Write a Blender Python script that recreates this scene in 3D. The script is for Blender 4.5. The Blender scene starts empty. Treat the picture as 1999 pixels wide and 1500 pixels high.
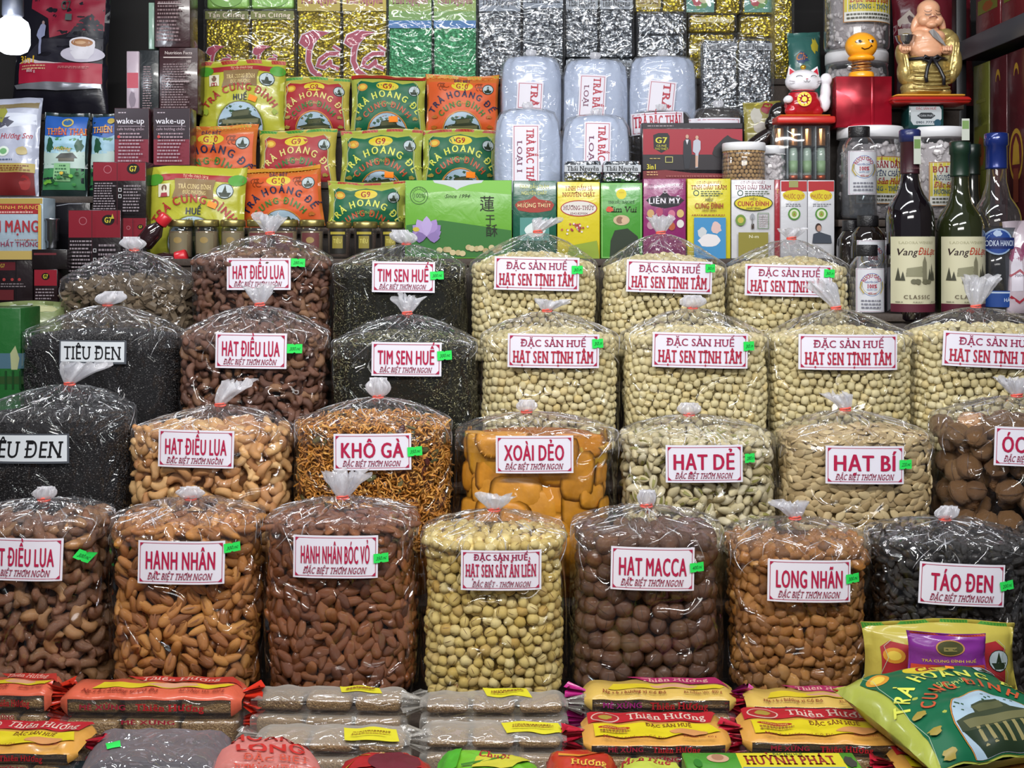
import bpy, bmesh, math, random
import numpy as np
from mathutils import Vector, Matrix, Euler, noise
from mathutils.geometry import delaunay_2d_cdt
random.seed(11); RS = np.random.RandomState(5)
PI = math.pi
SC = bpy.context.scene
COL = SC.collection
# ------------------------------------------------------------------ camera, world, lights
F, HZ, CAMZ, CX = 2300.0, 480.0, 1.62, 999.5
cam = bpy.data.cameras.new('camera'); camo = bpy.data.objects.new('camera', cam); COL.objects.link(camo)
camo.location = (0, 0, CAMZ); camo.rotation_euler = (PI/2, 0, 0)
cam.sensor_width = 36; cam.lens = 36*F/1999; cam.shift_y = -(750-HZ)/1999; cam.clip_start = .05
SC.camera = camo
SC.view_settings.view_transform = 'Standard'; SC.view_settings.look = 'None'
SC.view_settings.exposure = -0.08; SC.view_settings.gamma = 1; SC.view_settings.use_curve_mapping = False
w = bpy.data.worlds.new('market_air'); SC.world = w; w.use_nodes = True
w.node_tree.nodes['Background'].inputs[0].default_value = (.86, .89, 1, 1)
w.node_tree.nodes['Background'].inputs[1].default_value = .17
def area(name, loc, target, sx, sy, power, col=(1, 1, 1)):
    l = bpy.data.lights.new(name, 'AREA'); l.shape = 'RECTANGLE'; l.size = sx; l.size_y = sy; l.energy = power; l.color = col
    o = bpy.data.objects.new(name, l); COL.objects.link(o); o.location = loc
    o.rotation_euler = (Vector(target)-Vector(loc)).to_track_quat('-Z', 'Y').to_euler(); return o
area('tube_light', (-.75, 1.0, 2.75), (-.3, 3, 1.1), 1.3, .07, 49, (1, .98, .94))
area('tube_light', (.85, .9, 2.7), (.3, 3, 1.1), 1.3, .07, 49, (.97, .98, 1))
area('tube_light', (0, -.6, 2.5), (0, 3, 1.1), 2.0, .3, 22, (1, .98, .95))
area('tube_light', (0, 2.2, 3.1), (0, 3.2, 1.3), 2.4, .12, 20, (.93, .97, 1))

def hexc(h):
    h = h.lstrip('#'); h = h if len(h) == 6 else ''.join(c*2 for c in h); r = [int(h[i:i+2], 16)/255 for i in (0, 2, 4)]
    return tuple([c/12.92 if c <= .04045 else ((c+.055)/1.055)**2.4 for c in r]+[1])
# ------------------------------------------------------------------ materials
MC = {}
def pm(h, rough=.45, metal=0, spec=.5, coat=0, bump=0, bscale=60, emit=None, trans=0, sub=0, bdist=.004, detail=3):
    k = (h, rough, metal, spec, coat, bump, bscale, emit, trans, bdist)
    if k in MC: return MC[k]
    m = bpy.data.materials.new('paint_'+h.strip('#')); m.use_nodes = True; nt = m.node_tree; b = nt.nodes['Principled BSDF']
    b.inputs['Base Color'].default_value = hexc(h); b.inputs['Roughness'].default_value = rough
    b.inputs['Metallic'].default_value = metal; b.inputs['Specular IOR Level'].default_value = spec
    b.inputs['Coat Weight'].default_value = coat; b.inputs['Coat Roughness'].default_value = .08
    if emit: b.inputs['Emission Color'].default_value = hexc(h); b.inputs['Emission Strength'].default_value = emit
    if bump:
        tc = nt.nodes.new('ShaderNodeTexCoord'); n = nt.nodes.new('ShaderNodeTexNoise'); n.inputs['Scale'].default_value = bscale
        n.inputs['Detail'].default_value = detail; n.inputs['Distortion'].default_value = .6
        bp = nt.nodes.new('ShaderNodeBump'); bp.inputs['Strength'].default_value = bump; bp.inputs['Distance'].default_value = bdist
        nt.links.new(tc.outputs['Object'], n.inputs['Vector']); nt.links.new(n.outputs['Fac'], bp.inputs['Height'])
        nt.links.new(bp.outputs['Normal'], b.inputs['Normal'])
    MC[k] = m; return m
def dim(h, f=.90):
    h = h.lstrip('#'); h = h if len(h) == 6 else ''.join(c*2 for c in h); return '#'+''.join('%02x' % int(int(h[i:i+2], 16)*f) for i in (0, 2, 4))
def ink(h): return pm(dim(h, .86), .42, 0, .3, .0)
def paper(h): return pm(dim(h), .5, 0, .3, 0)
def gloss(h): return pm(dim(h, .86), .27, 0, .35, .2, .35, 22, None, 0, 0, .006)
def ramp_mat(key, cols, rough=.45, spec=.5, bump=.3, bscale=150, coat=0, bdist=.003, spots=None, sscale=60, sub=0):
    """several tones picked at random for each piece, a little mottling on top"""
    if key in MC: return MC[key]
    m = bpy.data.materials.new(key); m.use_nodes = True; nt = m.node_tree; L = nt.links; N = nt.nodes.new
    b = nt.nodes['Principled BSDF']; b.inputs['Roughness'].default_value = rough; b.inputs['Specular IOR Level'].default_value = spec
    b.inputs['Coat Weight'].default_value = coat; b.inputs['Coat Roughness'].default_value = .15
    oi = N('ShaderNodeObjectInfo'); ge = N('ShaderNodeNewGeometry'); ad = N('ShaderNodeMath'); ad.operation = 'ADD'
    fr = N('ShaderNodeMath'); fr.operation = 'FRACT'
    L.new(oi.outputs['Random'], ad.inputs[0]); L.new(ge.outputs['Random Per Island'], ad.inputs[1]); L.new(ad.outputs[0], fr.inputs[0])
    r = N('ShaderNodeValToRGB'); L.new(fr.outputs[0], r.inputs[0]); e = r.color_ramp.elements
    while len(e) < len(cols): e.new(.5)
    for i, c in enumerate(cols): e[i].position = i/(len(cols)-1) if len(cols) > 1 else 0; e[i].color = hexc(c)
    tc = N('ShaderNodeTexCoord'); n = N('ShaderNodeTexNoise'); n.inputs['Scale'].default_value = bscale; n.inputs['Detail'].default_value = 2
    L.new(tc.outputs['Object'], n.inputs['Vector'])
    bp = N('ShaderNodeBump'); bp.inputs['Strength'].default_value = bump; bp.inputs['Distance'].default_value = bdist
    L.new(n.outputs['Fac'], bp.inputs['Height']); L.new(bp.outputs['Normal'], b.inputs['Normal'])
    last = r.outputs[0]
    mx = N('ShaderNodeMix'); mx.data_type = 'RGBA'; mx.blend_type = 'MULTIPLY'
    mr = N('ShaderNodeMapRange'); mr.inputs[1].default_value = .3; mr.inputs[2].default_value = .7; mr.inputs[3].default_value = .45; mr.inputs[4].default_value = 0
    L.new(n.outputs['Fac'], mr.inputs[0]); L.new(mr.outputs[0], mx.inputs[0]); L.new(last, mx.inputs[6]); mx.inputs[7].default_value = (.55, .5, .45, 1)
    last = mx.outputs[2]
    if spots:
        n2 = N('ShaderNodeTexNoise'); n2.inputs['Scale'].default_value = sscale; L.new(tc.outputs['Object'], n2.inputs['Vector'])
        mr2 = N('ShaderNodeMapRange'); mr2.inputs[1].default_value = .60; mr2.inputs[2].default_value = .66; L.new(n2.outputs['Fac'], mr2.inputs[0])
        mx2 = N('ShaderNodeMix'); mx2.data_type = 'RGBA'; L.new(mr2.outputs[0], mx2.inputs[0]); L.new(last, mx2.inputs[6]); mx2.inputs[7].default_value = hexc(spots)
        last = mx2.outputs[2]
    L.new(last, b.inputs['Base Color'])
    MC[key] = m; return m
def film(key, milk=.04, base=.05, edge=.55, scale=(14, 14, 5), bump=.5, tint='#ffffff', rough=.07, dist=.02, milkc='#e8e8ee'):
    if key in MC: return MC[key]
    m = bpy.data.materials.new(key); m.use_nodes = True; nt = m.node_tree; nt.nodes.clear(); L = nt.links; N = nt.nodes.new
    out = N('ShaderNodeOutputMaterial'); tr = N('ShaderNodeBsdfTransparent'); gl = N('ShaderNodeBsdfGlossy'); df = N('ShaderNodeBsdfDiffuse')
    tr.inputs[0].default_value = hexc(tint); gl.inputs['Roughness'].default_value = rough; df.inputs[0].default_value = hexc(milkc)
    tl = N('ShaderNodeBsdfTranslucent'); tl.inputs[0].default_value = hexc(milkc); a2 = N('ShaderNodeMixShader'); a2.inputs[0].default_value = .35
    tc = N('ShaderNodeTexCoord'); mp = N('ShaderNodeMapping'); mp.inputs['Scale'].default_value = scale
    n = N('ShaderNodeTexNoise'); n.inputs['Scale'].default_value = 1; n.inputs['Detail'].default_value = 1.2; n.inputs['Distortion'].default_value = 1.6; n.inputs['Roughness'].default_value = .55
    oi = N('ShaderNodeObjectInfo'); av = N('ShaderNodeVectorMath'); av.operation = 'ADD'; sc = N('ShaderNodeMath'); sc.operation = 'MULTIPLY'; sc.inputs[1].default_value = 37
    L.new(oi.outputs['Random'], sc.inputs[0]); L.new(tc.outputs['Object'], av.inputs[0]); L.new(sc.outputs[0], av.inputs[1]); L.new(av.outputs[0], mp.inputs[0])
    L.new(mp.outputs[0], n.inputs['Vector'])
    # folded creases: |noise - .5| makes sharp ridges
    sb = N('ShaderNodeMath'); sb.operation = 'SUBTRACT'; sb.inputs[1].default_value = .5; ab = N('ShaderNodeMath'); ab.operation = 'ABSOLUTE'
    pw = N('ShaderNodeMath'); pw.operation = 'POWER'; pw.inputs[1].default_value = .6
    L.new(n.outputs['Fac'], sb.inputs[0]); L.new(sb.outputs[0], ab.inputs[0]); L.new(ab.outputs[0], pw.inputs[0])
    bp = N('ShaderNodeBump'); bp.inputs['Strength'].default_value = bump; bp.inputs['Distance'].default_value = dist
    L.new(pw.outputs[0], bp.inputs['Height']); L.new(bp.outputs[0], gl.inputs['Normal'])
    lw = N('ShaderNodeLayerWeight'); lw.inputs[0].default_value = .35; mr = N('ShaderNodeMapRange')
    mr.inputs[3].default_value = base; mr.inputs[4].default_value = edge; L.new(lw.outputs['Facing'], mr.inputs[0])
    m1 = N('ShaderNodeMixShader'); L.new(mr.outputs[0], m1.inputs[0]); L.new(tr.outputs[0], m1.inputs[1]); L.new(gl.outputs[0], m1.inputs[2])
    L.new(df.outputs[0], a2.inputs[1]); L.new(tl.outputs[0], a2.inputs[2])
    m2 = N('ShaderNodeMixShader'); mk_ = N('ShaderNodeMath'); mk_.operation = 'MULTIPLY_ADD'
    L.new(lw.outputs['Facing'], mk_.inputs[0]); mk_.inputs[1].default_value = milk*1.6; mk_.inputs[2].default_value = milk*.6
    L.new(mk_.outputs[0], m2.inputs[0]); L.new(m1.outputs[0], m2.inputs[1]); L.new(a2.outputs[0], m2.inputs[2])
    L.new(m2.outputs[0], out.inputs[0]); MC[key] = m; return m
def foil(key, c1, c2, scale=110, rough=.22, bump=1.0, metal=.9):
    if key in MC: return MC[key]
    m = bpy.data.materials.new(key); m.use_nodes = True; nt = m.node_tree; L = nt.links; N = nt.nodes.new; b = nt.nodes['Principled BSDF']
    b.inputs['Metallic'].default_value = metal; b.inputs['Roughness'].default_value = rough
    tc = N('ShaderNodeTexCoord'); v = N('ShaderNodeTexVoronoi'); v.inputs['Scale'].default_value = scale; n = N('ShaderNodeTexNoise'); n.inputs['Scale'].default_value = scale*.7
    n.inputs['Detail'].default_value = 3; L.new(tc.outputs['Object'], n.inputs['Vector']); L.new(tc.outputs['Object'], v.inputs['Vector'])
    ad = N('ShaderNodeMath'); ad.operation = 'ADD'; L.new(v.outputs['Distance'], ad.inputs[0]); L.new(n.outputs['Fac'], ad.inputs[1])
    bp = N('ShaderNodeBump'); bp.inputs['Strength'].default_value = bump; bp.inputs['Distance'].default_value = .006; L.new(ad.outputs[0], bp.inputs['Height']); L.new(bp.outputs[0], b.inputs['Normal'])
    r = N('ShaderNodeValToRGB'); r.color_ramp.elements[0].color = hexc(c1); r.color_ramp.elements[1].color = hexc(c2)
    r.color_ramp.elements[0].position = .42; r.color_ramp.elements[1].position = .58; L.new(n.outputs['Fac'], r.inputs[0]); L.new(r.outputs[0], b.inputs['Base Color'])
    MC[key] = m; return m
CLEAR = film('clear_bag_film', .0, .032, .28, (7, 7, 5), .9, dist=.06, rough=.05)
DOME = film('crumpled_bag_film', .02, .075, .42, (12, 12, 12), 1.0, dist=.05, rough=.05)
TUFT = film('gathered_film', .55, .25, .6, (60, 60, 30), .9, rough=.12)
WRAP = film('tight_wrap_film', .03, .06, .4, (9, 9, 16), .6)
MILKY = film('milky_wrap_film', .24, .16, .55, (12, 12, 26), .7, milkc='#d8d4cc')
GLASS = film('clear_glass', .02, .07, .75, (2, 2, 2), .05, rough=.03)
PET = film('clear_plastic_wall', .05, .08, .7, (5, 5, 5), .1, rough=.05)
BAND = pm('#d8584a', .5)
# ------------------------------------------------------------------ objects and meshes
def ob(name, me, parent=None):
    o = bpy.data.objects.new(name, me); COL.objects.link(o)
    if parent is not None: o.parent = parent
    return o
def thing(name, label, cat, loc=(0, 0, 0), rz=0, group=None, rx=0, ry=0):
    o = bpy.data.objects.new(name, None); COL.objects.link(o); o.empty_display_size = .02
    o.location = loc; o.rotation_euler = (math.radians(rx), math.radians(ry), math.radians(rz)); o['label'] = label; o['category'] = cat
    if group: o['group'] = group
    return o
def mesh(name, V, Fs, mats, smooth=True, fm=None):
    me = bpy.data.meshes.new(name); me.from_pydata([tuple(v) for v in V], [], Fs)
    for m in (mats if isinstance(mats, (list, tuple)) else [mats]): me.materials.append(m)
    if fm is not None: me.polygons.foreach_set('material_index', fm)
    me.polygons.foreach_set('use_smooth', [smooth]*len(me.polygons)); me.update(); return me
def mo(name, V, Fs, mats, parent=None, smooth=True, fm=None): return ob(name, mesh(name, V, Fs, mats, smooth, fm), parent)
def grid_faces(nu, nv, wrap=False):
    f = []
    for j in range(nv-1):
        for i in range(nu if wrap else nu-1):
            a = j*nu+i; b = j*nu+(i+1) % nu; f.append((a, b, b+nu, a+nu))
    return f
def bmo(name, bm, mats, parent=None, smooth=False):
    me = bpy.data.meshes.new(name); bm.to_mesh(me); bm.free()
    for m in (mats if isinstance(mats, (list, tuple)) else [mats]): me.materials.append(m)
    me.polygons.foreach_set('use_smooth', [smooth]*len(me.polygons)); me.update(); return ob(name, me, parent)
def rbox(name, x0, x1, y0, y1, z0, z1, m, parent=None, r=.002, seg=2, smooth=True, jit=0):
    bm = bmesh.new(); bmesh.ops.create_cube(bm, size=1)
    for v in bm.verts: v.co = Vector(((x0+x1)/2+v.co.x*(x1-x0), (y0+y1)/2+v.co.y*(y1-y0), (z0+z1)/2+v.co.z*(z1-z0)))
    if r > 0: bmesh.ops.bevel(bm, geom=bm.edges[:]+bm.verts[:], offset=r, segments=seg, profile=.5, affect='EDGES')
    if jit:
        for v in bm.verts: v.co += noise.noise_vector(v.co*60+Vector((x0*9, 0, 0)))*jit
    return bmo(name, bm, m, parent, smooth and r > 0)
def lathe(name, prof, m, parent=None, loc=(0, 0, 0), seg=28, sx=1, sy=1, mats=None, fm=None):
    V = []; n = len(prof)
    for r, z in prof:
        for i in range(seg):
            a = 2*PI*i/seg; V.append((loc[0]+r*math.cos(a)*sx, loc[1]+r*math.sin(a)*sy, loc[2]+z))
    Fs = grid_faces(seg, n, True)
    f2 = [fm[k//seg] for k in range(len(Fs))] if fm else None
    if prof[0][0] > 1e-5: Fs.append(tuple(reversed(range(seg)))); f2 = f2+[fm[0]] if f2 else None
    if prof[-1][0] > 1e-5: Fs.append(tuple(range((n-1)*seg, n*seg))); f2 = f2+[fm[-1]] if f2 else None
    return mo(name, V, Fs, mats or m, parent, True, f2)
def tube(name, pts, r, m, parent=None, seg=8, radii=None):
    V = []; P_ = [Vector(p) for p in pts]; n = len(P_)
    for i, p in enumerate(P_):
        t = (P_[min(i+1, n-1)]-P_[max(i-1, 0)]).normalized(); a = t.orthogonal().normalized() if i == 0 else (a-t*a.dot(t)).normalized(); b = t.cross(a)
        rr = radii[i] if radii else r
        for k in range(seg): V.append(p+(a*math.cos(2*PI*k/seg)+b*math.sin(2*PI*k/seg))*rr)
    Fs = grid_faces(seg, n, True)+[tuple(reversed(range(seg))), tuple(range((n-1)*seg, n*seg))]
    return mo(name, V, Fs, m, parent)
def PX(px, py, D): return Vector(((px-CX)*D/F, D, CAMZ-(py-HZ)*D/F))
def DT(py, z): return (CAMZ-z)*F/(py-HZ)
# ------------------------------------------------------------------ glyph cache (made while the scene is still empty)
CHARS = sorted(set("ABCDEFGHIJKLMNOPQRSTUVWXYZabcdefghijklmnopqrstuvwxyz0123456789%.,-·:/*+()& ĐẠẶẢẬÂÀÁÃĂẤẦẮẰÊẾỀỂỆÉÈẺÍÌỊÓÒÔỐỒỘƠỚỜỢỎÚÙƯỨỪỤỦỮÝỲỸỶđạặảậâàáãấầêếềểệéíịóôốồộơớợỏúưứụủữỬỎỞỠỔỖẨẪẮẲẴŨĨỈẺẼỲỴửởỡợổỗẩẫắẳũĩỉẻẽỳỵỷỹ蓮干酥"))
GL = {}
def build_glyphs():
    c = bpy.data.curves.new('glyph', 'FONT'); c.resolution_u = 3; c.fill_mode = 'NONE'; o = bpy.data.objects.new('glyph', c); COL.objects.link(o)
    def outline(s):
        c.body = s; bpy.context.view_layer.update(); me = bpy.data.meshes.new_from_object(o.evaluated_get(bpy.context.evaluated_depsgraph_get()))
        P = np.array([v.co[:2] for v in me.vertices]).reshape(-1, 2); E_ = np.array([e.vertices[:] for e in me.edges]).reshape(-1, 2); bpy.data.meshes.remove(me); return P, E_
    def fill(P, E_):
        V, _, T, *_r = delaunay_2d_cdt([Vector(p) for p in P], [tuple(map(int, e)) for e in E_], [], 0, 1e-5)
        V = np.array([tuple(v) for v in V]); T = np.array([t for t in T if len(t) == 3]); C = V[T].mean(1); A, B_ = P[E_[:, 0]], P[E_[:, 1]]
        up = (A[None, :, 1] <= C[:, None, 1]) & (B_[None, :, 1] > C[:, None, 1]); dn = (A[None, :, 1] > C[:, None, 1]) & (B_[None, :, 1] <= C[:, None, 1])
        dy = np.where(B_[:, 1] == A[:, 1], 1, B_[:, 1]-A[:, 1]); r = A[None, :, 0]+(C[:, None, 1]-A[None, :, 1])/dy[None]*(B_[:, 0]-A[:, 0])[None] > C[:, None, 0]
        T = T[((up & r).sum(1)-(dn & r).sum(1)) != 0]; q = V[T]; cr = (q[:, 1, 0]-q[:, 0, 0])*(q[:, 2, 1]-q[:, 0, 1])-(q[:, 2, 0]-q[:, 0, 0])*(q[:, 1, 1]-q[:, 0, 1])
        return np.concatenate([V, np.zeros((len(V), 1))], 1), [tuple(map(int, t if k > 0 else t[::-1])) for t, k in zip(T, cr)]
    bar = outline('|')[0][:, 0].max()
    for ch in CHARS:
        adv = outline(ch+'|')[0][:, 0].max()-bar; co, fs = fill(*outline(ch)) if ch != ' ' else (np.zeros((0, 3)), []); GL[(ch, 0)] = (co, fs, adv)
        for bold in (1, 2):
            d = (0, .012, .034)[bold]; offs = ((-d, 0), (d, 0), (0, .007)) if bold == 1 else ((-d, 0), (d, 0), (-d*.4, .010), (d*.4, -.010), (0, 0)); n = len(co)
            if n and ord(ch) < 0x3000: GL[(ch, bold)] = (np.concatenate([co+np.array((*o_, q*.00003)) for q, o_ in enumerate(offs)]), [tuple(i+n*q for i in f) for q in range(len(offs)) for f in fs], adv+d*1.7)
            else: GL[(ch, bold)] = (co, fs, adv)
    bpy.data.objects.remove(o); bpy.data.curves.remove(c)
build_glyphs()
def serifed(co, fs):
    co = list(map(tuple, co)); fs = list(fs); cnt = {}
    for f in fs:
        for i in range(len(f)): e = tuple(sorted((f[i], f[(i+1) % len(f)]))); cnt[e] = cnt.get(e, 0)+1
    for (a, b), k in list(cnt.items()):
        if k != 1: continue
        xa, ya = co[a][:2]; xb, yb = co[b][:2]
        if abs(ya-yb) > .004: continue
        L = abs(xa-xb)
        if not .03 < L < .22: continue
        if ya < .03 and ya > -.06: y0, y1 = ya, ya+.075
        elif .64 < ya < .74: y0, y1 = ya-.075, ya
        else: continue
        c = (xa+xb)/2; w_ = L/2+.075; n = len(co); co += [(c-w_, y0, .00018), (c+w_, y0, .00018), (c+w_, y1, .00018), (c-w_, y1, .00018)]; fs.append((n, n+1, n+2, n+3))
    return np.array(co), fs
GLS = {}
def glyph(ch, bold, serif):
    k = (ch, bold, serif)
    if k not in GLS:
        g = GL.get((ch, bold)) or GL.get((ch, 1)) or GL[('-', 0)]
        if serif and len(g[0]): c, f = serifed(g[0], g[1]); g = (c, f, g[2]+.03)
        GLS[k] = g
    return GLS[k]
class Art:
    """flat print laid on a surface: every call adds shapes given in photograph pixels of that surface"""
    def __init__(s, parent, mp, cell=1e9, step=.00018): s.p = parent; s.m = mp; s.d = {}; s.k = 1; s.cell = cell; s.step = step; s.rot = 0; s.c = (0, 0)
    def _add(s, name, m, pts, faces):
        V, Fs, M, fm = s.d.setdefault(name, ([], [], [], []))
        if m not in M: M.append(m)
        mi = M.index(m); o = len(V); l = s.k*s.step; s.k += 1 if name != 'lettering' else 2
        if s.rot:
            c_, s_ = math.cos(math.radians(s.rot)), math.sin(math.radians(s.rot)); cx, cy = s.c
            pts = [(cx+(x-cx)*c_-(y-cy)*s_, cy+(x-cx)*s_+(y-cy)*c_, *q) for x, y, *q in pts]
        for x, y, *q in pts: V.append(s.m(x, y, l+(q[0] if q else 0)))
        for f in faces: Fs.append(tuple(o+i for i in f)); fm.append(mi)
    def rect(s, x0, y0, x1, y1, col, name='print'):
        m = col if not isinstance(col, str) else ink(col)
        nx = max(1, int(abs(x1-x0)/s.cell+.99)); ny = max(1, int(abs(y1-y0)/s.cell+.99))
        s._add(name, m, [(x0+(x1-x0)*i/nx, y0+(y1-y0)*j/ny) for j in range(ny+1) for i in range(nx+1)], [tuple(reversed(f)) for f in grid_faces(nx+1, ny+1)])
    def poly(s, pts, col, name='print'):
        m = col if not isinstance(col, str) else ink(col); P_ = []
        n0 = len(pts)
        for i in range(n0):
            a, b = pts[i], pts[(i+1) % n0]; k = max(1, int(math.hypot(a[0]-b[0], a[1]-b[1])/s.cell+.99))
            for q in range(k): P_.append((a[0]+(b[0]-a[0])*q/k, a[1]+(b[1]-a[1])*q/k))
        cx = sum(p[0] for p in P_)/len(P_); cy = sum(p[1] for p in P_)/len(P_)
        R = max(math.hypot(p[0]-cx, p[1]-cy) for p in P_); rings = max(1, int(R/s.cell+.99)); n = len(P_)
        V = [(cx+(x-cx)*(r+1)/rings, cy+(y-cy)*(r+1)/rings) for r in range(rings) for x, y in P_]+[(cx, cy)]
        f = [((j+1)*n+i, (j+1)*n+(i+1) % n, j*n+(i+1) % n, j*n+i) for j in range(rings-1) for i in range(n)]+[(n*rings, i, (i+1) % n) for i in range(n)]
        s._add(name, m, V, f)
    def ell(s, cx, cy, rx, ry, col, name='print', n=24): s.poly([(cx+rx*math.cos(2*PI*i/n), cy+ry*math.sin(2*PI*i/n)) for i in range(n)], col, name)
    def wob(s, cx, cy, rx, ry, col, seed=0, name='print', n=14, amp=.3):
        R = random.Random(seed); s.poly([(cx+rx*(1-amp*R.random())*math.cos(2*PI*i/n), cy+ry*(1-amp*R.random())*math.sin(2*PI*i/n)) for i in range(n)], col, name)
    def line(s, pts, w_, col, name='print'):
        m = col if not isinstance(col, str) else ink(col); V = []; n = len(pts)
        for i, (x, y) in enumerate(pts):
            a = pts[max(i-1, 0)]; b = pts[min(i+1, n-1)]; dx, dy = b[0]-a[0], b[1]-a[1]; l = math.hypot(dx, dy) or 1
            V += [(x-dy/l*w_/2, y+dx/l*w_/2), (x+dy/l*w_/2, y-dx/l*w_/2)]
        s._add(name, m, V, [(2*i, 2*i+2, 2*i+3, 2*i+1) for i in range(n-1)])
    def ring(s, cx, cy, rx, ry, w_, col, a0=0, a1=360, name='print', n=28):
        s.line([(cx+rx*math.cos(math.radians(a0+(a1-a0)*i/n)), cy-ry*math.sin(math.radians(a0+(a1-a0)*i/n))) for i in range(n+1)], w_, col, name)
    def frame(s, x0, y0, x1, y1, w_, col, name='print'):
        for a in ((x0, y0, x1, y0+w_), (x0, y1-w_, x1, y1), (x0, y0+w_, x0+w_, y1-w_), (x1-w_, y0+w_, x1, y1-w_)): s.rect(*a, col, name); s.k -= 1
        s.k += 1
    def text(s, t, cx, cy, h, w_=None, col='#b0203c', bold=1, serif=False, shear=0, rot=0, name='lettering', gap=0):
        m = col if not isinstance(col, str) else ink(col); sy = h/.682; x = 0; V = []; Fs = []
        for ch in t:
            co, fs, adv = glyph(ch, bold, serif); o = len(V)
            for p in co: V.append((x+p[0], p[1], p[2]))
            for f in fs: Fs.append(tuple(o+i for i in f))
            x += adv+gap
        if not V: return
        W = x; sx = (w_/W) if w_ else sy*.9; c_, s_ = math.cos(math.radians(rot)), math.sin(math.radians(rot)); out = []
        for gx, gy, gl_ in V:
            a = (gx-W/2)*sx+shear*gy*sy; b = h/2-gy*sy; out.append((cx+a*c_-b*s_, cy+a*s_+b*c_, gl_))
        s._add(name, m, out, Fs)
    def arc(s, t, cx, cy, R, a0, a1, h, col, bold=1, cw=.8, name='lettering', ry=None):
        m = col if not isinstance(col, str) else ink(col); sy = h/.682; n = len(t); out = []; Fs = []; ry = ry or R
        adv = [glyph(ch, bold, False)[2]+.04 for ch in t]; tot = sum(adv); acc = 0
        for ch, ad in zip(t, adv):
            co, fs, _ = glyph(ch, bold, False); a = math.radians(a0+(a1-a0)*(acc+ad/2)/tot); acc += ad; th = PI/2-a; o = len(out)
            for p in co:
                lx = (p[0]-ad/2)*sy*cw; ly = -p[1]*sy; out.append((cx+R*math.cos(a)+lx*math.cos(th)-ly*math.sin(th), cy-ry*math.sin(a)+lx*math.sin(th)+ly*math.cos(th), p[2]))
            for f in fs: Fs.append(tuple(o+i for i in f))
        s._add(name, m, out, Fs)
    def small(s, x0, x1, y0, y1, rows, col='#cfcfcf', seed=1, h=None):
        """lines of fine print too small to read"""
        R = random.Random(seed); hh = h or (y1-y0)/rows*.45
        for r in range(rows):
            y = y0+(y1-y0)*(r+.5)/rows; x = x0; e = x1-(x1-x0)*R.random()*.25
            while x < e:
                l = R.uniform(2, 7); s.rect(x, y-hh/2, min(x+l, e), y+hh/2, col, 'lettering'); s.k -= 1; x += l+1.5
            s.k += 0
        s.k += 1
    def build(s, group_name=None):
        r = []
        for name, (V, Fs, M, fm) in s.d.items(): r.append(mo(name, V, Fs, M, s.p, True, fm))
        return r
def flatmap(D, base, y=None):
    """front plane at distance D, in the local frame of a thing based at 'base'"""
    return lambda x, yy, l: ((x-CX)*D/F-base[0], D-base[1]-l, CAMZ-(yy-HZ)*D/F-base[2])
# ------------------------------------------------------------------ blobs: several ellipsoids merged into one smooth surface
def blob(name, parts, m, vox=.003, smooth=6):
    bm = bmesh.new()
    for c, r, *rt in parts:
        M = Matrix.Translation(c) @ (Euler([math.radians(a) for a in rt[0]]).to_matrix().to_4x4() if rt else Matrix()) @ Matrix.Diagonal((*r, 1))
        bmesh.ops.create_icosphere(bm, subdivisions=3, radius=1, matrix=M)
    me = bpy.data.meshes.new(name); bm.to_mesh(me); bm.free(); o = bpy.data.objects.new(name, me); COL.objects.link(o)
    rm = o.modifiers.new('r', 'REMESH'); rm.mode = 'VOXEL'; rm.voxel_size = vox
    sm = o.modifiers.new('s', 'SMOOTH'); sm.factor = .6; sm.iterations = smooth
    bpy.context.view_layer.update(); r = bpy.data.meshes.new_from_object(o.evaluated_get(bpy.context.evaluated_depsgraph_get()))
    bpy.data.objects.remove(o); bpy.data.meshes.remove(me); r.name = name; r.materials.clear(); r.materials.append(m)
    r.polygons.foreach_set('use_smooth', [True]*len(r.polygons)); return r
# ------------------------------------------------------------------ nut shapes (unit length about 1 along x, z points out of the bag)
def t_ell(ax, ay, az, nu=8, nv=6, fn=None, pole='x'):
    V = []
    for j in range(1, nv):
        a = PI*j/nv
        for i in range(nu):
            b = 2*PI*i/nu; V.append([-math.cos(a)*ax, math.sin(a)*math.cos(b)*ay, math.sin(a)*math.sin(b)*az])
    Fs = [(j*nu+i, (j+1)*nu+i, (j+1)*nu+(i+1) % nu, j*nu+(i+1) % nu) for j in range(nv-2) for i in range(nu)]
    s = len(V); V += [[-ax, 0, 0], [ax, 0, 0]]
    Fs += [(s, i, (i+1) % nu) for i in range(nu)]+[(s+1, (nv-2)*nu+(i+1) % nu, (nv-2)*nu+i) for i in range(nu)]
    V = np.array(V)
    if fn: V = np.array([fn(*v) for v in V])
    return V, [tuple(reversed(f)) for f in Fs]
def t_cashew(k=0):
    R = random.Random(k); n = 8; m = 6; V = []; span = 82+R.random()*22; Rr = .31+R.random()*.05
    for j in range(n):
        t = j/(n-1); a = math.radians(-span+2*span*t); rad = (.25-.06*t)*max(.28, math.sin(PI*(.09+.82*t)))**.6
        for i in range(m):
            b = 2*PI*i/m; q = Rr+rad*math.cos(b); V.append((math.sin(a)*q, math.cos(a)*q-.16, rad*math.sin(b)))
    Fs = [(j*m+i, (j+1)*m+i, (j+1)*m+(i+1) % m, j*m+(i+1) % m) for j in range(n-1) for i in range(m)]
    Fs += [tuple(range(m)), tuple(reversed(range((n-1)*m, n*m)))]; return np.array(V), [tuple(reversed(f)) for f in Fs]
def almond(x, y, z):
    k = 1-.35*(x+.5)*.9; return (x, y*k, z*k)
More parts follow.
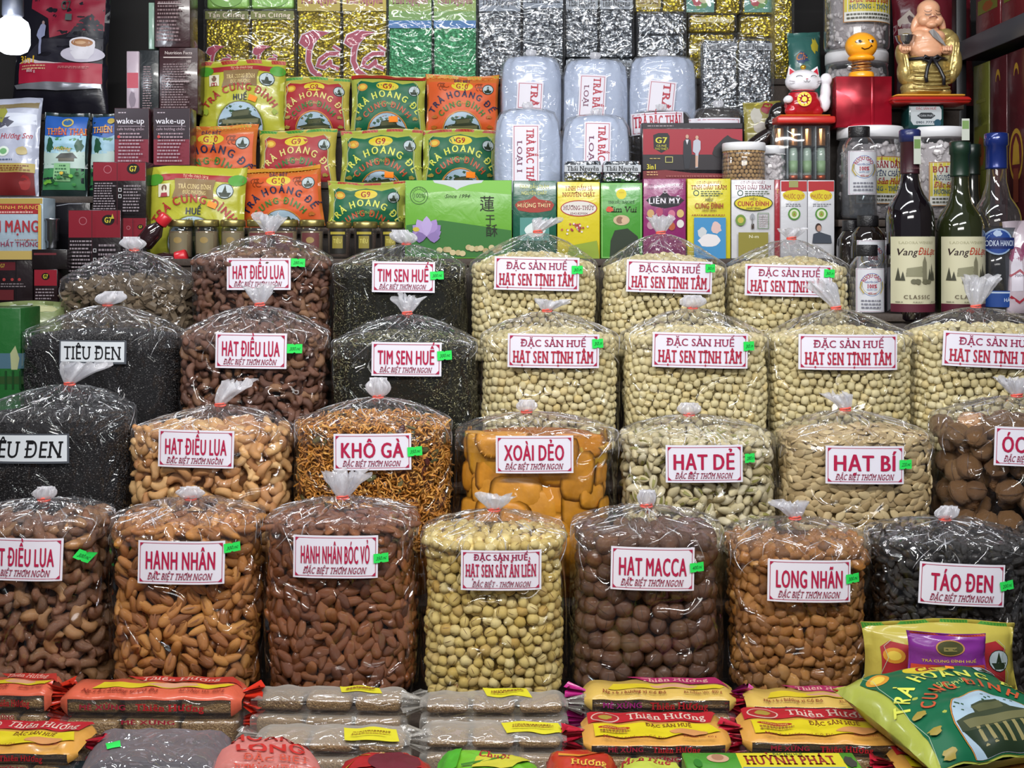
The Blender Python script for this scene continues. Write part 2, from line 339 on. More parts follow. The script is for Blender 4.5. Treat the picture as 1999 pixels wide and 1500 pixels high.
def splitshell(x, y, z):
    k = 1-.3*(x+.5); return (x, y*k*(1 if abs(y) > .06 or z < 0 else .8), z*k-(.10 if abs(y) < .07 and z > .1 and x > -.1 else 0))
def squarish(e):
    def f(x, y, z):
        return tuple(math.copysign((abs(c)/.5)**e*.5, c) for c in (x, y, z))
    return f
def lumpy(seed, amp=.22):
    def f(x, y, z):
        v = Vector((x, y, z)); n = noise.noise(v*2.4+Vector((seed*7.3, 0, 0))); return tuple(v*(1+amp*2*n))
    return f
def pumpkin(x, y, z):
    k = max(0.0, 1-abs(x*2)**3)**.4; return (x*1.04, y*k, z*(.6+.4*k))
def walnut(x, y, z):
    a = math.atan2(y, z); r = 1+.05*math.sin(a*9+x*8)+.05*math.cos(x*17+a*3); s = 1.06 if abs(y) < .08 else 1; return (x*r, y*r, z*r*s)
def t_cyl(l, r, n=7):
    V = [(s_*l+.08*math.sin(i*2)*s_, r*math.cos(2*PI*i/n), r*math.sin(2*PI*i/n)*.8) for s_ in (-1, 1) for i in range(n)]
    return np.array(V), [(i, (i+1) % n, n+(i+1) % n, n+i)[::-1] for i in range(n)]+[tuple(range(n)), tuple(reversed(range(n, 2*n)))]
TEMPL = {
 'cashew': [t_cashew(k) for k in range(5)],
 'almond': [t_ell(.5, .33, .19, 8, 7, almond), t_ell(.46, .34, .17, 8, 7, almond), t_ell(.5, .29, .2, 7, 7, almond)],
 'shell_almond': [t_ell(.5, .30, .25, 8, 7, splitshell), t_ell(.5, .26, .22, 8, 7, almond), t_ell(.46, .27, .3, 8, 7, splitshell)],
 'lotus_seed': [t_ell(.5, .44, .44, 8, 6, squarish(.72)), t_ell(.46, .45, .44, 8, 6, squarish(.78))],
 'dried_lotus_seed': [t_ell(.5, .45, .44, 9, 6, squarish(.86)), t_ell(.46, .46, .42, 9, 6, lumpy(3, .1)), t_ell(.52, .43, .42, 9, 6)],
 'macadamia': [t_ell(.5, .5, .49, 14, 10)],
 'longan': [t_ell(.5, .42, .34, 8, 6, lumpy(k, .32)) for k in range(5)],
 'jujube': [t_ell(.5, .38, .3, 7, 6, lumpy(k+9, .35)) for k in range(3)],
 'pistachio': [t_ell(.5, .31, .27, 8, 7, splitshell), t_ell(.5, .33, .24, 8, 7, almond), t_ell(.48, .3, .3, 8, 7, splitshell)],
 'pumpkin_seed': [t_ell(.5, .29, .10, 10, 8, pumpkin), t_ell(.5, .26, .12, 10, 8, pumpkin)],
 'walnut': [t_ell(.5, .44, .44, 16, 12, walnut), t_ell(.48, .46, .45, 16, 12, walnut)],
 'root_piece': [t_cyl(.5, .2), t_cyl(.42, .26), t_cyl(.5, .15), t_cyl(.3, .24)],
 'grain': [(np.array([(.5, 0, 0), (-.5, 0, 0), (0, .5, 0), (0, -.5, 0), (0, 0, .5), (0, 0, -.5)]), [(0, 2, 4), (2, 1, 4), (1, 3, 4), (3, 0, 4), (2, 0, 5), (1, 2, 5), (3, 1, 5), (0, 3, 5)])],
}
def strand(k):
    R = random.Random(k); V = []; a = R.uniform(.5, 2.2); n = 6; w0 = R.uniform(.10, .22)
    for j in range(n):
        t = j/(n-1)-.5; c = Vector((t, .25*math.sin(a*t*3+k), .12*math.cos(t*4+k*2))); w_ = w0*(1-1.6*abs(t)**1.5)
        V += [c+Vector((0, w_, 0)), c+Vector((0, -w_, .3*w_)), c+Vector((0, 0, w_))]
    Fs = [(j*3+i, (j+1)*3+i, (j+1)*3+(i+1) % 3, j*3+(i+1) % 3) for j in range(n-1) for i in range(3)]+[(2, 1, 0), (n*3-3, n*3-2, n*3-1)]
    return np.array([tuple(v) for v in V]), Fs
TEMPL['strand'] = [strand(k) for k in range(7)]
def inst_mesh(name, tmpl, Ms, m, smooth=True):
    """many transformed copies joined (4x4 matrices)"""
    Vs = []; Fs = []; o = 0
    for k, M in enumerate(Ms):
        v, f = tmpl[k % len(tmpl)]; Vs.append(v @ M[:3, :3].T+M[:3, 3])
        Fs.append((f, o)); o += len(v)
    if not Vs: return None
    V = np.concatenate(Vs); loops = []; starts = []; n = 0
    for f, o_ in Fs:
        for q in f: starts.append(n); loops.extend([i+o_ for i in q]); n += len(q)
    me = bpy.data.meshes.new(name); me.vertices.add(len(V)); me.vertices.foreach_set('co', V.astype(np.float32).ravel())
    me.loops.add(n); me.loops.foreach_set('vertex_index', loops); me.polygons.add(len(starts)); me.polygons.foreach_set('loop_start', starts)
    me.polygons.foreach_set('use_smooth', [smooth]*len(starts)); me.update(calc_edges=True); me.materials.append(m); return me
class Body:
    """rounded-square sack: half width a, half depth b, straight sides up to h, then a dome dh high"""
    def __init__(s, a, b, h, dh, n=2.9, pw=2.6, seed=0, tx=0, amp=.004):
        s.a, s.b, s.h, s.dh, s.n, s.pw, s.seed, s.tx, s.amp = a, b, h, dh, n, pw, seed, tx, amp
        K = 360; th = np.linspace(-PI, PI, K+1); x = a*np.sign(np.sin(th))*np.abs(np.sin(th))**(2/n); y = -b*np.sign(np.cos(th))*np.abs(np.cos(th))**(2/n)
        s.px, s.py = x, y; s.cum = np.concatenate([[0], np.cumsum(np.hypot(np.diff(x), np.diff(y)))]); s.L = s.cum[-1]
        g = [(r, z) for r, z in ((.90, 0), (.96, .012), (1, .04))]+[(1+.012*math.sin(PI*i/9), .04+(h-.04)*i/9) for i in range(1, 10)]
        g += [(1-q, h+dh*(1-(1-q)**pw)) for q in (.01, .03, .06, .1, .15, .21, .28, .36, .45, .55, .65, .75, .84, .91)]
        s.g = np.array(g); d = np.hypot(np.diff(s.g[:, 0])*(a+b)/2, np.diff(s.g[:, 1])); s.gc = np.concatenate([[0], np.cumsum(d)]); s.G = s.gc[-1]
    def perim(s, u): u = (u+.5) % 1*s.L; return np.interp(u, s.cum, s.px), np.interp(u, s.cum, s.py)
    def pos(s, u, t, out=0):
        """u 0..1 round the sack (0 = front), t = length up the side"""
        r = np.interp(t, s.gc, s.g[:, 0]); z = np.interp(t, s.gc, s.g[:, 1]); x, y = s.perim(u)
        k = 1-r if r < 1 else 0; p = Vector((x*r+s.tx*k, y*r, z))
        d = noise.noise(Vector((x*9, y*9, z*7+s.seed*3.7)))*s.amp*2; e = Vector((x/s.a**2, y/s.b**2, .0)).normalized(); p += e*(d+out)*min(1, r*1.5)
        if out and z > s.h: p.z += out
        return p
    def nrm(s, u, t):
        e = .004; p = s.pos(u, t); du = s.pos(u+e/s.L*2, t)-p; t2 = min(t+e, s.G-1e-6); dt = (s.pos(u, t2)-p) if t2 > t+1e-5 else (p-s.pos(u, t-e))
        n = du.cross(dt); return n.normalized() if n.length > 1e-12 else Vector((0, 0, 1))
    def front(s, x):
        q = min(abs(x)/s.a, .995); return -s.b*(1-q**s.n)**(1/s.n)
def shell_mesh(body, out, nu, nt, t0=0, t1=None, pleat=0):
    t1 = t1 or body.G; V = []; cap = body.gc[11]
    for j in range(nt):
        t = t0+(t1-t0)*(j/(nt-1)); k = max(0, (t-cap)/(body.G-cap)) if pleat else 0
        for i in range(nu):
            p = body.pos(i/nu, t, out)
            if pleat and k > 0:
                a = 2*PI*i/nu; q = abs(math.sin(a*6+body.seed+2*noise.noise(Vector((a*1.5, body.seed, 0)))*3))
                f = (math.sin(PI*min(1, k*1.02))**.8); p.z += pleat*(q-.55)*f+noise.noise(p*40+Vector((body.seed, 0, 0)))*.004*f
            V.append(p)
    return V, grid_faces(nu, nt, True)
def tuft(parent, base, H, R, style, lean, seed, band=True):
    rr = random.Random(seed); N = 56; J = 9; V = []; nf = rr.choice([6, 7, 8])
    lx, ly = lean
    for j in range(J):
        t = j/(J-1)
        if style == 'knob': r = .010+(R-.010)*math.sin(PI*min(t*1.06, .94))**.7
        else: r = .009+(R-.009)*t**.8
        for i in range(N):
            a = 2*PI*i/N; pl = 1+(.32*t+.1)*math.sin(nf*a+seed)+(.18*t)*noise.noise(Vector((a*2.3, t*3, seed)))*2
            rim = (.22*noise.noise(Vector((math.cos(a)*2.2, math.sin(a)*2.2, seed*1.3)))*2 if style != 'knob' else .05)*t
            z = H*t*(1+rim); V.append((base[0]+r*pl*math.cos(a)+lx*t**1.3*H, base[1]+r*pl*math.sin(a)*.62+ly*t*H, base[2]+z))
    f = grid_faces(N, J, True)
    if style == 'knob': f.append(tuple(range((J-1)*N, J*N)))
    mo('tied_end', V, f, TUFT, parent)
    # loose inner sheet of the gathered mouth
    if style != 'knob':
        V2 = [(base[0]+(x-base[0])*.55+.004, base[1]+(y-base[1])*.5, base[2]+(z-base[2])*.9) for x, y, z in V]; mo('tied_end', V2, f[:], TUFT, parent)
    if band:
        V = []
        for k in range(2):
            for i in range(18):
                a = 2*PI*i/18
                for q in range(6): b = 2*PI*q/6; rad = .0115+.0022*math.cos(b); V.append((base[0]+rad*math.cos(a), base[1]+rad*math.sin(a)*.8, base[2]+.0022*math.sin(b)+k*.0035+.0015*math.sin(a+k*2)))
        fs = [(k*108+i*6+q, k*108+((i+1) % 18)*6+q, k*108+((i+1) % 18)*6+(q+1) % 6, k*108+i*6+(q+1) % 6) for k in range(2) for i in range(18) for q in range(6)]
        mo('rubber_band', V, fs, BAND, parent)
def frame4(p, n, phi, sz, tilt=0, rnd=None):
    t = Vector((0, 0, 1)).cross(n); t = t.normalized() if t.length > 1e-3 else Vector((1, 0, 0)); b = n.cross(t)
    e1 = t*math.cos(phi)+b*math.sin(phi); e2 = n.cross(e1)
    R3 = Matrix((e1, e2, n)).transposed()
    if tilt: R3 = R3 @ Euler((rnd.uniform(-tilt, tilt), rnd.uniform(-tilt, tilt), 0)).to_matrix()
    M = np.eye(4); M[:3, :3] = np.array(R3)*sz; M[:3, 3] = p; return M
#            template        size  gapu gapv tilt phi  colours / roughness
KIND = {
 'cashew_light': dict(t='cashew', s=0.052, gu=0.66, gv=0.46, tilt=.9, cols=['#b88450', '#cf9f66', '#dbb27a', '#c08a58', '#a97444'], rough=.42, core='#6b4526', name='cashew'),
 'cashew_dark': dict(t='cashew', s=0.054, gu=0.64, gv=0.46, tilt=.9, cols=['#543424', '#6d4532', '#7a4f39', '#623d2c', '#9a7048', '#4c3022'], rough=.33, core='#2c1a14', name='cashew', spots='#b48a5c'),
 'cashew_dark2': dict(t='cashew', s=0.046, gu=0.66, gv=0.46, tilt=.9, cols=['#4f3226', '#664232', '#734c3a', '#5c3b2e', '#8a6446'], rough=.33, core='#2a1914', name='cashew'),
 'shell_almond': dict(t='shell_almond', s=0.048, gu=0.6, gv=0.44, tilt=.6, cols=['#8f5a2a', '#ad7336', '#c08742', '#a3652c', '#7d4a24', '#b97b3e'], rough=.42, core='#4a2a12', name='almond', spots='#7a4a24'),
 'almond': dict(t='almond', s=0.044, gu=0.6, gv=0.38, tilt=.5, cols=['#5a3018', '#703e20', '#7e4a28', '#64361a', '#8a542c'], rough=.32, core='#2e1a12', name='almond'),
 'sen': dict(t='lotus_seed', s=.0205, gu=.98, gv=.96, tilt=.12, cols=['#cdbf8e', '#d9cd9f', '#c6b683', '#d3c795', '#ddd2a8', '#d2bd80'], rough=.55, core='#5a4f30', name='lotus_seed', gridlike=True),
 'sen_dry': dict(t='dried_lotus_seed', s=.0255, gu=0.9, gv=0.8, tilt=.8, cols=['#cbb164', '#d8c37c', '#c0a452', '#dccb8e', '#b8964a'], rough=.45, core='#5e4a20', name='dried_lotus_seed', spots='#8a6430'),
 'macca': dict(t='macadamia', s=.041, gu=0.92, gv=0.8, tilt=.5, cols=['#50341f', '#62402b', '#583826', '#4a2f20', '#6a462e'], rough=.28, core='#1c120e', name='macadamia_nut'),
 'longan': dict(t='longan', s=0.036, gu=0.64, gv=0.56, tilt=.9, cols=['#93602c', '#b07a3c', '#82501f', '#a56d30', '#6f4622', '#bd8a4a'], rough=.4, core='#4a2c12', name='dried_longan', spots='#6a4a2c'),
 'jujube': dict(t='jujube', s=.030, gu=0.7, gv=0.6, tilt=.9, cols=['#14110f', '#1d1816', '#100d0c', '#231c18'], rough=.35, core='#0b0908', name='black_jujube'),
 'pistachio': dict(t='pistachio', s=0.038, gu=0.68, gv=0.54, tilt=.8, cols=['#c9bf9c', '#d8cfb0', '#bfb38c', '#d0c49c', '#b8a878', '#dcd6bd'], rough=.5, core='#6b5d3c', name='pistachio'),
 'pumpkin': dict(t='pumpkin_seed', s=.034, gu=.60, gv=.42, tilt=.34, cols=['#b8a074', '#cab68a', '#a89064', '#c0aa7e', '#987f54'], rough=.5, core='#6e5a36', name='pumpkin_seed', flat=.5),
 'walnut': dict(t='walnut', s=.058, gu=1.04, gv=.96, tilt=.7, cols=['#9a704c', '#b08458', '#a4784e', '#bb9062'], rough=.5, core='#24170f', name='walnut'),
 'roots': dict(t='root_piece', s=.045, gu=0.55, gv=0.42, tilt=.9, cols=['#5c4d3a', '#6d5d48', '#4e4132', '#7a6850'], rough=.7, core='#2c241a', name='dried_root'),
 'pepper': dict(t='grain', s=.0048, gu=1.0, gv=.95, tilt=1.5, cols=['#1c1b1e', '#2a282a', '#141315', '#3a3838'], rough=.5, core='#141315', name='peppercorns', fine=True),
 'timsen': dict(t='grain', s=.0075, gu=.72, gv=.62, tilt=.7, cols=['#1c1e16', '#2e3024', '#151610', '#3c3d2a', '#8a8760', '#20221a', '#a8a47c', '#24261c', '#55553a'], rough=.55, core='#15150f', name='lotus_plumules', fine=True),
}
def bag(kind, x0, x1, ys, tie, D, ybot, label, sign=None, tag=None, style='fan', H=.05, R=.032, lean=(0, -.15), zmin=None, b=.112, dhc=.46, drop=.0, seed=1, group=None, ymax=None, name=None, clutter=None):
    rnd = random.Random(seed*31+7); x0m = (x0-CX)*D/F; x1m = (x1-CX)*D/F; cx = (x0m+x1m)/2; a = (x1m-x0m)/2-.005; zb = CAMZ-(ybot-HZ)*D/F
    h = CAMZ-(ys-HZ)*D/F-zb; ztie = CAMZ-(tie[1]-HZ)*D/F-zb; tx = (tie[0]-CX)*D/F-cx; dh = max(.02, ztie-h)
    root = thing(name or 'nut_bag', label, 'bag', (cx, D, zb), 0, group)
    bf = Body(a, b, h, dh, seed=seed, tx=tx, pw=1.45, amp=.0035); bc = Body(a-.004, b-.004, h-drop, dh*dhc, seed=seed, tx=tx*.5, pw=2.1, amp=.004)
    k = KIND.get(kind); zlo = (CAMZ-(ymax-HZ)*(D-b)/F-zb-.02) if ymax else 0; zlo = max(0, zlo)
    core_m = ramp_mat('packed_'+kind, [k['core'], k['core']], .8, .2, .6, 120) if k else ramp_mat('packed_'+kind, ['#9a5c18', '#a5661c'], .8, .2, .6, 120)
    inner = (k['s']*((.8 if kind in ('walnut', 'macca') else .45)+max(T_[0][:, 2].max() for T_ in TEMPL[k['t']])) if k and not k.get('fine') else .004) if k else .034
    bi = Body(a-inner, b-inner, h-drop-inner*.3, dh*dhc*.8, seed=seed, tx=tx*.4, pw=2.1, amp=.003)
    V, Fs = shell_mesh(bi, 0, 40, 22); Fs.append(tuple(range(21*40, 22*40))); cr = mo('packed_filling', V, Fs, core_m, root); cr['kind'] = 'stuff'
    if kind == 'mango': mango(root, bc, zlo, rnd)
    elif kind == 'jerky': jerky(root, bc, zlo, rnd)
    elif k:
        m = ramp_mat('nut_'+kind, k['cols'], k['rough'], .5, 1.0 if kind == 'walnut' else .5, 70 if kind == 'walnut' else 110, .12 if not k.get('fine') else 0, .012 if kind == 'walnut' else .003, k.get('spots'), 90)
        s = k['s']; zt = .1 if k.get('fine') else max(T_[0][:, 2].max() for T_ in TEMPL[k['t']]); du, dv = s*k['gu'], s*k['gv']; out = []; row = 0; t = 0; T = TEMPL[k['t']]
        while bc.pos(0, t).z < zlo: t += .01
        for layer in ((0, 1) if not k.get('fine') else (0,)):
            tt = t+(dv*.5 if layer else 0)
            while tt < bc.G-.002:
                r = float(np.interp(tt, bc.gc, bc.g[:, 0])); n = max(3, int(bc.L*r/du)); off = rnd.random() if not k.get('gridlike') else (row % 2)*.5+.35*math.sin(row*.55+seed)
                for i in range(n):
                    u = ((i+off)/n) % 1; x, y = bc.perim(u)
                    if tt < bc.gc[11] and y > bc.b*.35: continue
                    if y > bc.b*.8: continue
                    j = .11 if k.get('gridlike') else .55 if k.get('fine') else .22
                    uu = u+rnd.uniform(-j, j)*du/bc.L; t2 = min(max(tt+rnd.uniform(-j, j)*dv+(.007*math.sin(u*31+seed*2)+.004*math.sin(u*70+seed) if k.get('gridlike') else 0), 0), bc.G-.001)
                    N_ = bc.nrm(uu, t2); p = bc.pos(uu, t2)-N_*(s*zt*1.03+layer*s*(.8 if kind in ('walnut', 'macca') else .45)+rnd.random()*s*(.06 if kind == 'walnut' else .16))
                    phi = rnd.uniform(0, PI*2) if not k.get('gridlike') else rnd.choice([0, PI/2])+rnd.uniform(-.15, .15)
                    if k.get('flat'): phi = rnd.gauss(.15, .55)
                    if kind == 'timsen': sc = np.array([1.5, .3, .35]); phi = rnd.gauss(0, .9)
                    else: sc = 1
                    M = frame4(p, N_, phi, s*rnd.uniform(.88, 1.1), k['tilt'], rnd); M[:3, :3] = M[:3, :3]*sc
                    out.append((layer*2-(-N_.y)*.9-N_.z*.3+rnd.random()*.15, M))
                tt += dv; row += 1
        out.sort(key=lambda q: q[0]); Ms = [q[1] for q in out]
        if not k.get('fine'):
            key = k['t']+kind
            if key not in MESHES: MESHES[key] = [cracked(k['name'], v, f, m, kind, q) for q, (v, f) in enumerate(T)]
            first = [q for q in out if q[0] < 1.2][:300]; rest = out[len(first):]
            for q, (sc_, M) in enumerate(first):
                o = ob(k['name'], MESHES[key][q % len(T)], root); o.matrix_local = Matrix(M.tolist())
            if rest:
                me = inst_mesh('packed_'+k['name'], T, [q[1] for q in rest], m, kind != 'roots'); o = ob('packed_'+k['name'], me, root); o['kind'] = 'stuff'
        else:
            me = inst_mesh(k['name'], T, Ms, m, False); o = ob(k['name'], me, root); o['kind'] = 'stuff'
    # film
    bo = Body(a, b, h, dh, seed=seed, tx=tx, pw=1.45, amp=.0035); cut = bo.gc[10]
    V, Fs = shell_mesh(bo, .003, 64, 16, 0, cut); mo('clear_film', V, Fs, CLEAR, root)
    V, Fs = shell_mesh(bo, .003, 96, 22, cut, bo.G, .009)
    n = 96
    for rad, z in ((.011, dh+h), (.010, dh+h+.004)):
        for i in range(n): aa = 2*PI*i/n; x, y = bo.perim(i/n); q = math.hypot(x, y); V.append((tx+x/q*rad, y/q*rad, z))
    Fs = grid_faces(n, 24, True); mo('gathered_top', V, Fs, DOME, root)
    creases(root, bo, cut, rnd)
    tuft(root, (tx, 0, h+dh+.002), H*1.0, R, style, lean, seed)
    Df = D-b
    if sign: hang_sign(root, bo, (cx, D, zb), Df, *sign)
    if tag: price_tag(root, bo, (cx, D, zb), Df, *tag)
    return root
CREASE_GLINT = film('glint_crease_film', .30, .45, .9, (40, 40, 40), .3, rough=.16)  # milky white put into the fold ridges stands in for highlight streaks
def creases(root, bo, cut, rnd):
    """sharp folds up from the gathered film, whitened to imitate highlight streaks"""
    V = []; Fs = []
    for q in range(34):
        u = rnd.gauss(0, .17); t = cut+(bo.G-cut)*rnd.uniform(.05, .9)-rnd.choice([0, 0, .03]); L = rnd.uniform(.015, .06); n = 7; du = rnd.uniform(-.06, .06); w_ = rnd.uniform(.0006, .0015); o = len(V); bend = rnd.uniform(-.03, .03)
        for i in range(n):
            k = i/(n-1); tt = min(max(t+L*(k-.5), .02), bo.G-.001); uu = u+du*(k-.5)+bend*(k*(1-k)); p = bo.pos(uu, tt, .0035); N_ = bo.nrm(uu, tt); f = math.sin(PI*(k*.9+.05)); sd = Vector((0, 0, 1)).cross(N_); sd = sd.normalized() if sd.length > .01 else Vector((1, 0, 0))
            V += [p-sd*w_*f, p+N_*.0016*f, p+sd*w_*f]
        Fs += [(o+i*3+c, o+i*3+c+1, o+i*3+c+4, o+i*3+c+3) for i in range(n-1) for c in (0, 1)]
    mo('crease_glint', V, Fs, CREASE_GLINT, root)['kind'] = 'stuff'
MESHES = {}
CRK = dict(macca=('#1a0e0a', .012, 50, 1), pistachio=('#7d7a3c', .085, 62, 1), shell_almond=('#7a4a24', .026, 55, 1), walnut=('#4a3220', .016, 80, 1), sen_dry=('#6a4a24', .022, 40, 1))
def cracked(name, v, f, m, kind, q):
    c = CRK.get(kind)
    if not c or (kind in ('pistachio', 'shell_almond', 'sen_dry') and q == 1): return mesh(name, v, f, m, kind != 'roots')
    V = [tuple(p) for p in v]; n0 = len(V); ax, az = max(p[0] for p in V), max(p[2] for p in V); sp = math.radians(c[2]); n = 9
    for i in range(n):
        a = sp*(2*i/(n-1)-1); w_ = c[1]*math.cos(a/sp*PI/2)+.002; V += [(math.sin(a)*(ax+.006), -w_, math.cos(a)*(az+.006)-w_*.3), (math.sin(a)*(ax+.006), w_, math.cos(a)*(az+.006)-w_*.3)]
    g = [(n0+2*i, n0+2*i+2, n0+2*i+3, n0+2*i+1) for i in range(n-1)]
    return mesh(name, V, list(f)+g, [m, pm(c[0], .6)], True, [0]*len(f)+[1]*len(g))
def bodymap(bo, base, Df, l0):
    def f(x, y, l):
        X = (x-CX)*Df/F-base[0]; return (X, bo.front(X)-l0-l, CAMZ-(y-HZ)*Df/F-base[2])
    return f
def hang_sign(root, bo, base, Df, x0, y0, x1, y1, text, sub='ĐẶC BIỆT THƠM NGON', st='A', rot=0, tw=.82):
    cx, cy, W, Hh = (x0+x1)/2, (y0+y1)/2, x1-x0, y1-y0
    mp = bodymap(bo, base, Df, .009); A = Art(None, mp, 14); A.rot = rot; A.c = (cx, cy)
    edge = '#5c5f68' if st == 'B' else '#e3dfe6'
    A.rect(x0, y0, x1, y1, paper('#4c5058' if st == 'B' else '#e2dfea'), 'label_card'); A.k = 3
    card = A.build()[0]; card.parent = root; A.d = {}; A.p = card; red = '#b32a50'
    if st == 'B':
        A.rect(x0+3, y0+3, x1-4, y1-4, paper('#d3d8de'), 'label_border')
        A.text(text, cx, cy+2, Hh*.55, W*.86, '#17171a', 1, True, .12 if rot == 0.01 else 0)
    else:
        A.frame(x0+4, y0+4, x1-4, y1-4, 1.1, red, 'label_border')
        for sx in (0, 1):
            for sy in (0, 1):
                ex = x1-4 if sx else x0+4; ey = y1-4 if sy else y0+4; dx = -1 if sx else 1; dy = -1 if sy else 1
                A.poly([(ex, ey), (ex+dx*8, ey), (ex, ey+dy*8)], red, 'label_border')
        if st == 'S':
            A.text('ĐẶC SẢN HUẾ', cx, y0+Hh*.27, Hh*.20, W*.72, '#a02a52', 1, True)
            A.text(text, cx, y0+Hh*.68, Hh*.34, W*.88, '#b52a44', 2, True)
            if sub != '': A.text(sub, cx, y1-9, Hh*.11, W*.7, '#93324e', 0, True, .25)
        elif st == 'S3':
            A.text('ĐẶC SẢN HUẾ', cx, y0+Hh*.17, Hh*.14, W*.68, '#a02a52', 2, True)
            A.text(text, cx, y0+Hh*.5, Hh*.30, W*.88, '#b52a50', 2, True)
            A.text('ĐẶC BIỆT - THƠM NGON', cx, y0+Hh*.84, Hh*.13, W*.72, '#93324e', 1, True, .25)
        else:
            A.text(text, cx, y0+Hh*.45, Hh*.40, W*tw, '#b8204a', 2)
            A.text(sub, cx-2, y0+Hh*.815, Hh*.145, W*.74, '#9c3450', 1, True, .25)
    A.build(); return card
def price_tag(root, bo, base, Df, cx, cy, txt='350.nc', rot=0, w_=28, h_=18):
    A = Art(None, bodymap(bo, base, Df, .012), 40); A.rot = rot; A.c = (cx, cy)
    P_ = [(cx-w_/2, cy-h_/2), (cx-2, cy-h_/2), (cx, cy-h_/2+2), (cx+2, cy-h_/2), (cx+w_/2, cy-h_/2), (cx+w_/2, cy+h_/2), (cx+3, cy+h_/2), (cx, cy+h_/2-2), (cx-3, cy+h_/2), (cx-w_/2, cy+h_/2)]
    A.poly(P_, paper('#2ee05a'), 'price_sticker'); c = A.build()[0]; c.parent = root; A.d = {}; A.p = c; A.k = 4
    A.text(txt, cx, cy, h_*.36, w_*.72, '#1c5c30', 0, False, .35, -4); A.build()
def slab(parent, name, p, n, phi, L, W, T, m, seed, body=None):
    R = random.Random(seed); V = []; N = 16; J = 5; M = frame4(p, n, phi, 1)
    e = 3.6 if L > .05 else 2.3
    for side in (1, -1):
        for j in range(J):
            q = (j+1)/J if side == 1 else (J-j)/J
            for i in range(N):
                a = 2*PI*i/N; c, s_ = math.cos(a), math.sin(a); x = L/2*q*math.copysign(abs(c)**(2/e), c); y = W/2*q*math.copysign(abs(s_)**(2/e), s_)
                z = side*T/2*(1-q**4)-(x*x*1.2+y*y*.8)+.004*noise.noise(Vector((x*16, y*16, seed*3.1)))+.004*noise.noise(Vector((x*50, y*50, seed)))*q; V.append((x, y, z))
    V = [tuple(M[:3, :3] @ np.array(v)+M[:3, 3]) for v in V]
    if body:
        def cl(v):
            x, y, z = v; r = (abs(x/(body.a-.004))**body.n+abs(y/(body.b-.004))**body.n)**(1/body.n); k = 1/r if r > 1 else 1; r = min(r, 1)
            return (x*k, y*k, min(z, body.h+body.dh*(1-r**body.pw)-.002+.002*(v[2] > body.h)))
        V = [cl(v) for v in V]
    Fs = [tuple(reversed(range(N)))]+grid_faces(N, 2*J, True)+[tuple(range((2*J-1)*N, 2*J*N))]
    return mo(name, V, Fs, m, parent)
def mango(root, bc, zlo, rnd):
    m = ramp_mat('mango_flesh', ['#c07c20', '#d09030', '#b47a22', '#cf8a28', '#b8902c'], .35, .5, .35, 45, .15, .004, None, 90, .1)
    t = max(0, zlo); row = 0; q = 0
    while t < bc.gc[17]:
        n = 11; off = (row % 2)*.5+rnd.uniform(-.12, .12)
        for i in range(n):
            u = ((i+off)/n) % 1; x, y = bc.perim(u)
            if y > bc.b*.45: continue
            t2 = t+rnd.uniform(-.012, .012); N_ = bc.nrm(u, t2); cor = abs(x) > bc.a*.72 or t2 > bc.gc[11]; p = bc.pos(u, t2)-N_*(.013+.005*(q % 3)+(.006 if cor else 0))
            slab(root, 'mango_slice', p, N_, rnd.choice([0, PI/2, PI/2])+rnd.uniform(-.14, .14), rnd.uniform(.10, .13)*(.62 if cor else 1), rnd.uniform(.075, .095)*(.75 if cor else 1), .010, m, q, bc); q += 1
        t += .041; row += 1
def jerky(root, bc, zlo, rnd):
    m = ramp_mat('shredded_chicken', ['#bd7a28', '#cf9040', '#a86a24', '#dba552', '#8f5a20', '#c98634'], .5, .4, .3, 150)
    Ms = []
    for i in range(8500):
        u = rnd.random(); x, y = bc.perim(u)
        if y > bc.b*.5: continue
        t = rnd.uniform(zlo, bc.G-.002); N_ = bc.nrm(u, t); d = max(0, noise.noise(Vector((x*22, t*22, y*22)))); p = bc.pos(u, t)-N_*(.002+.012*rnd.random()+d*.02)
        Ms.append(frame4(p, N_, rnd.uniform(0, 6.3), rnd.uniform(.011, .026), .9, rnd))
    o = ob('shredded_meat', inst_mesh('shredded_meat', TEMPL['strand'], Ms, m), root); o['kind'] = 'stuff'
    for i in range(46):
        u = rnd.uniform(-.25, .25); t = rnd.uniform(zlo, bc.G-.02); N_ = bc.nrm(u, t); p = bc.pos(u, t)-N_*.003
        leaf = i % 3
        slab(root, 'dried_chilli' if leaf == 0 else 'lime_leaf', p, N_, rnd.uniform(0, 6), rnd.uniform(.022, .036), rnd.uniform(.009, .014), .003, ramp_mat('lime_leaf', ['#3d3f22', '#55532e', '#6d6842'], .5) if leaf else pm('#4a1c16', .3), i)
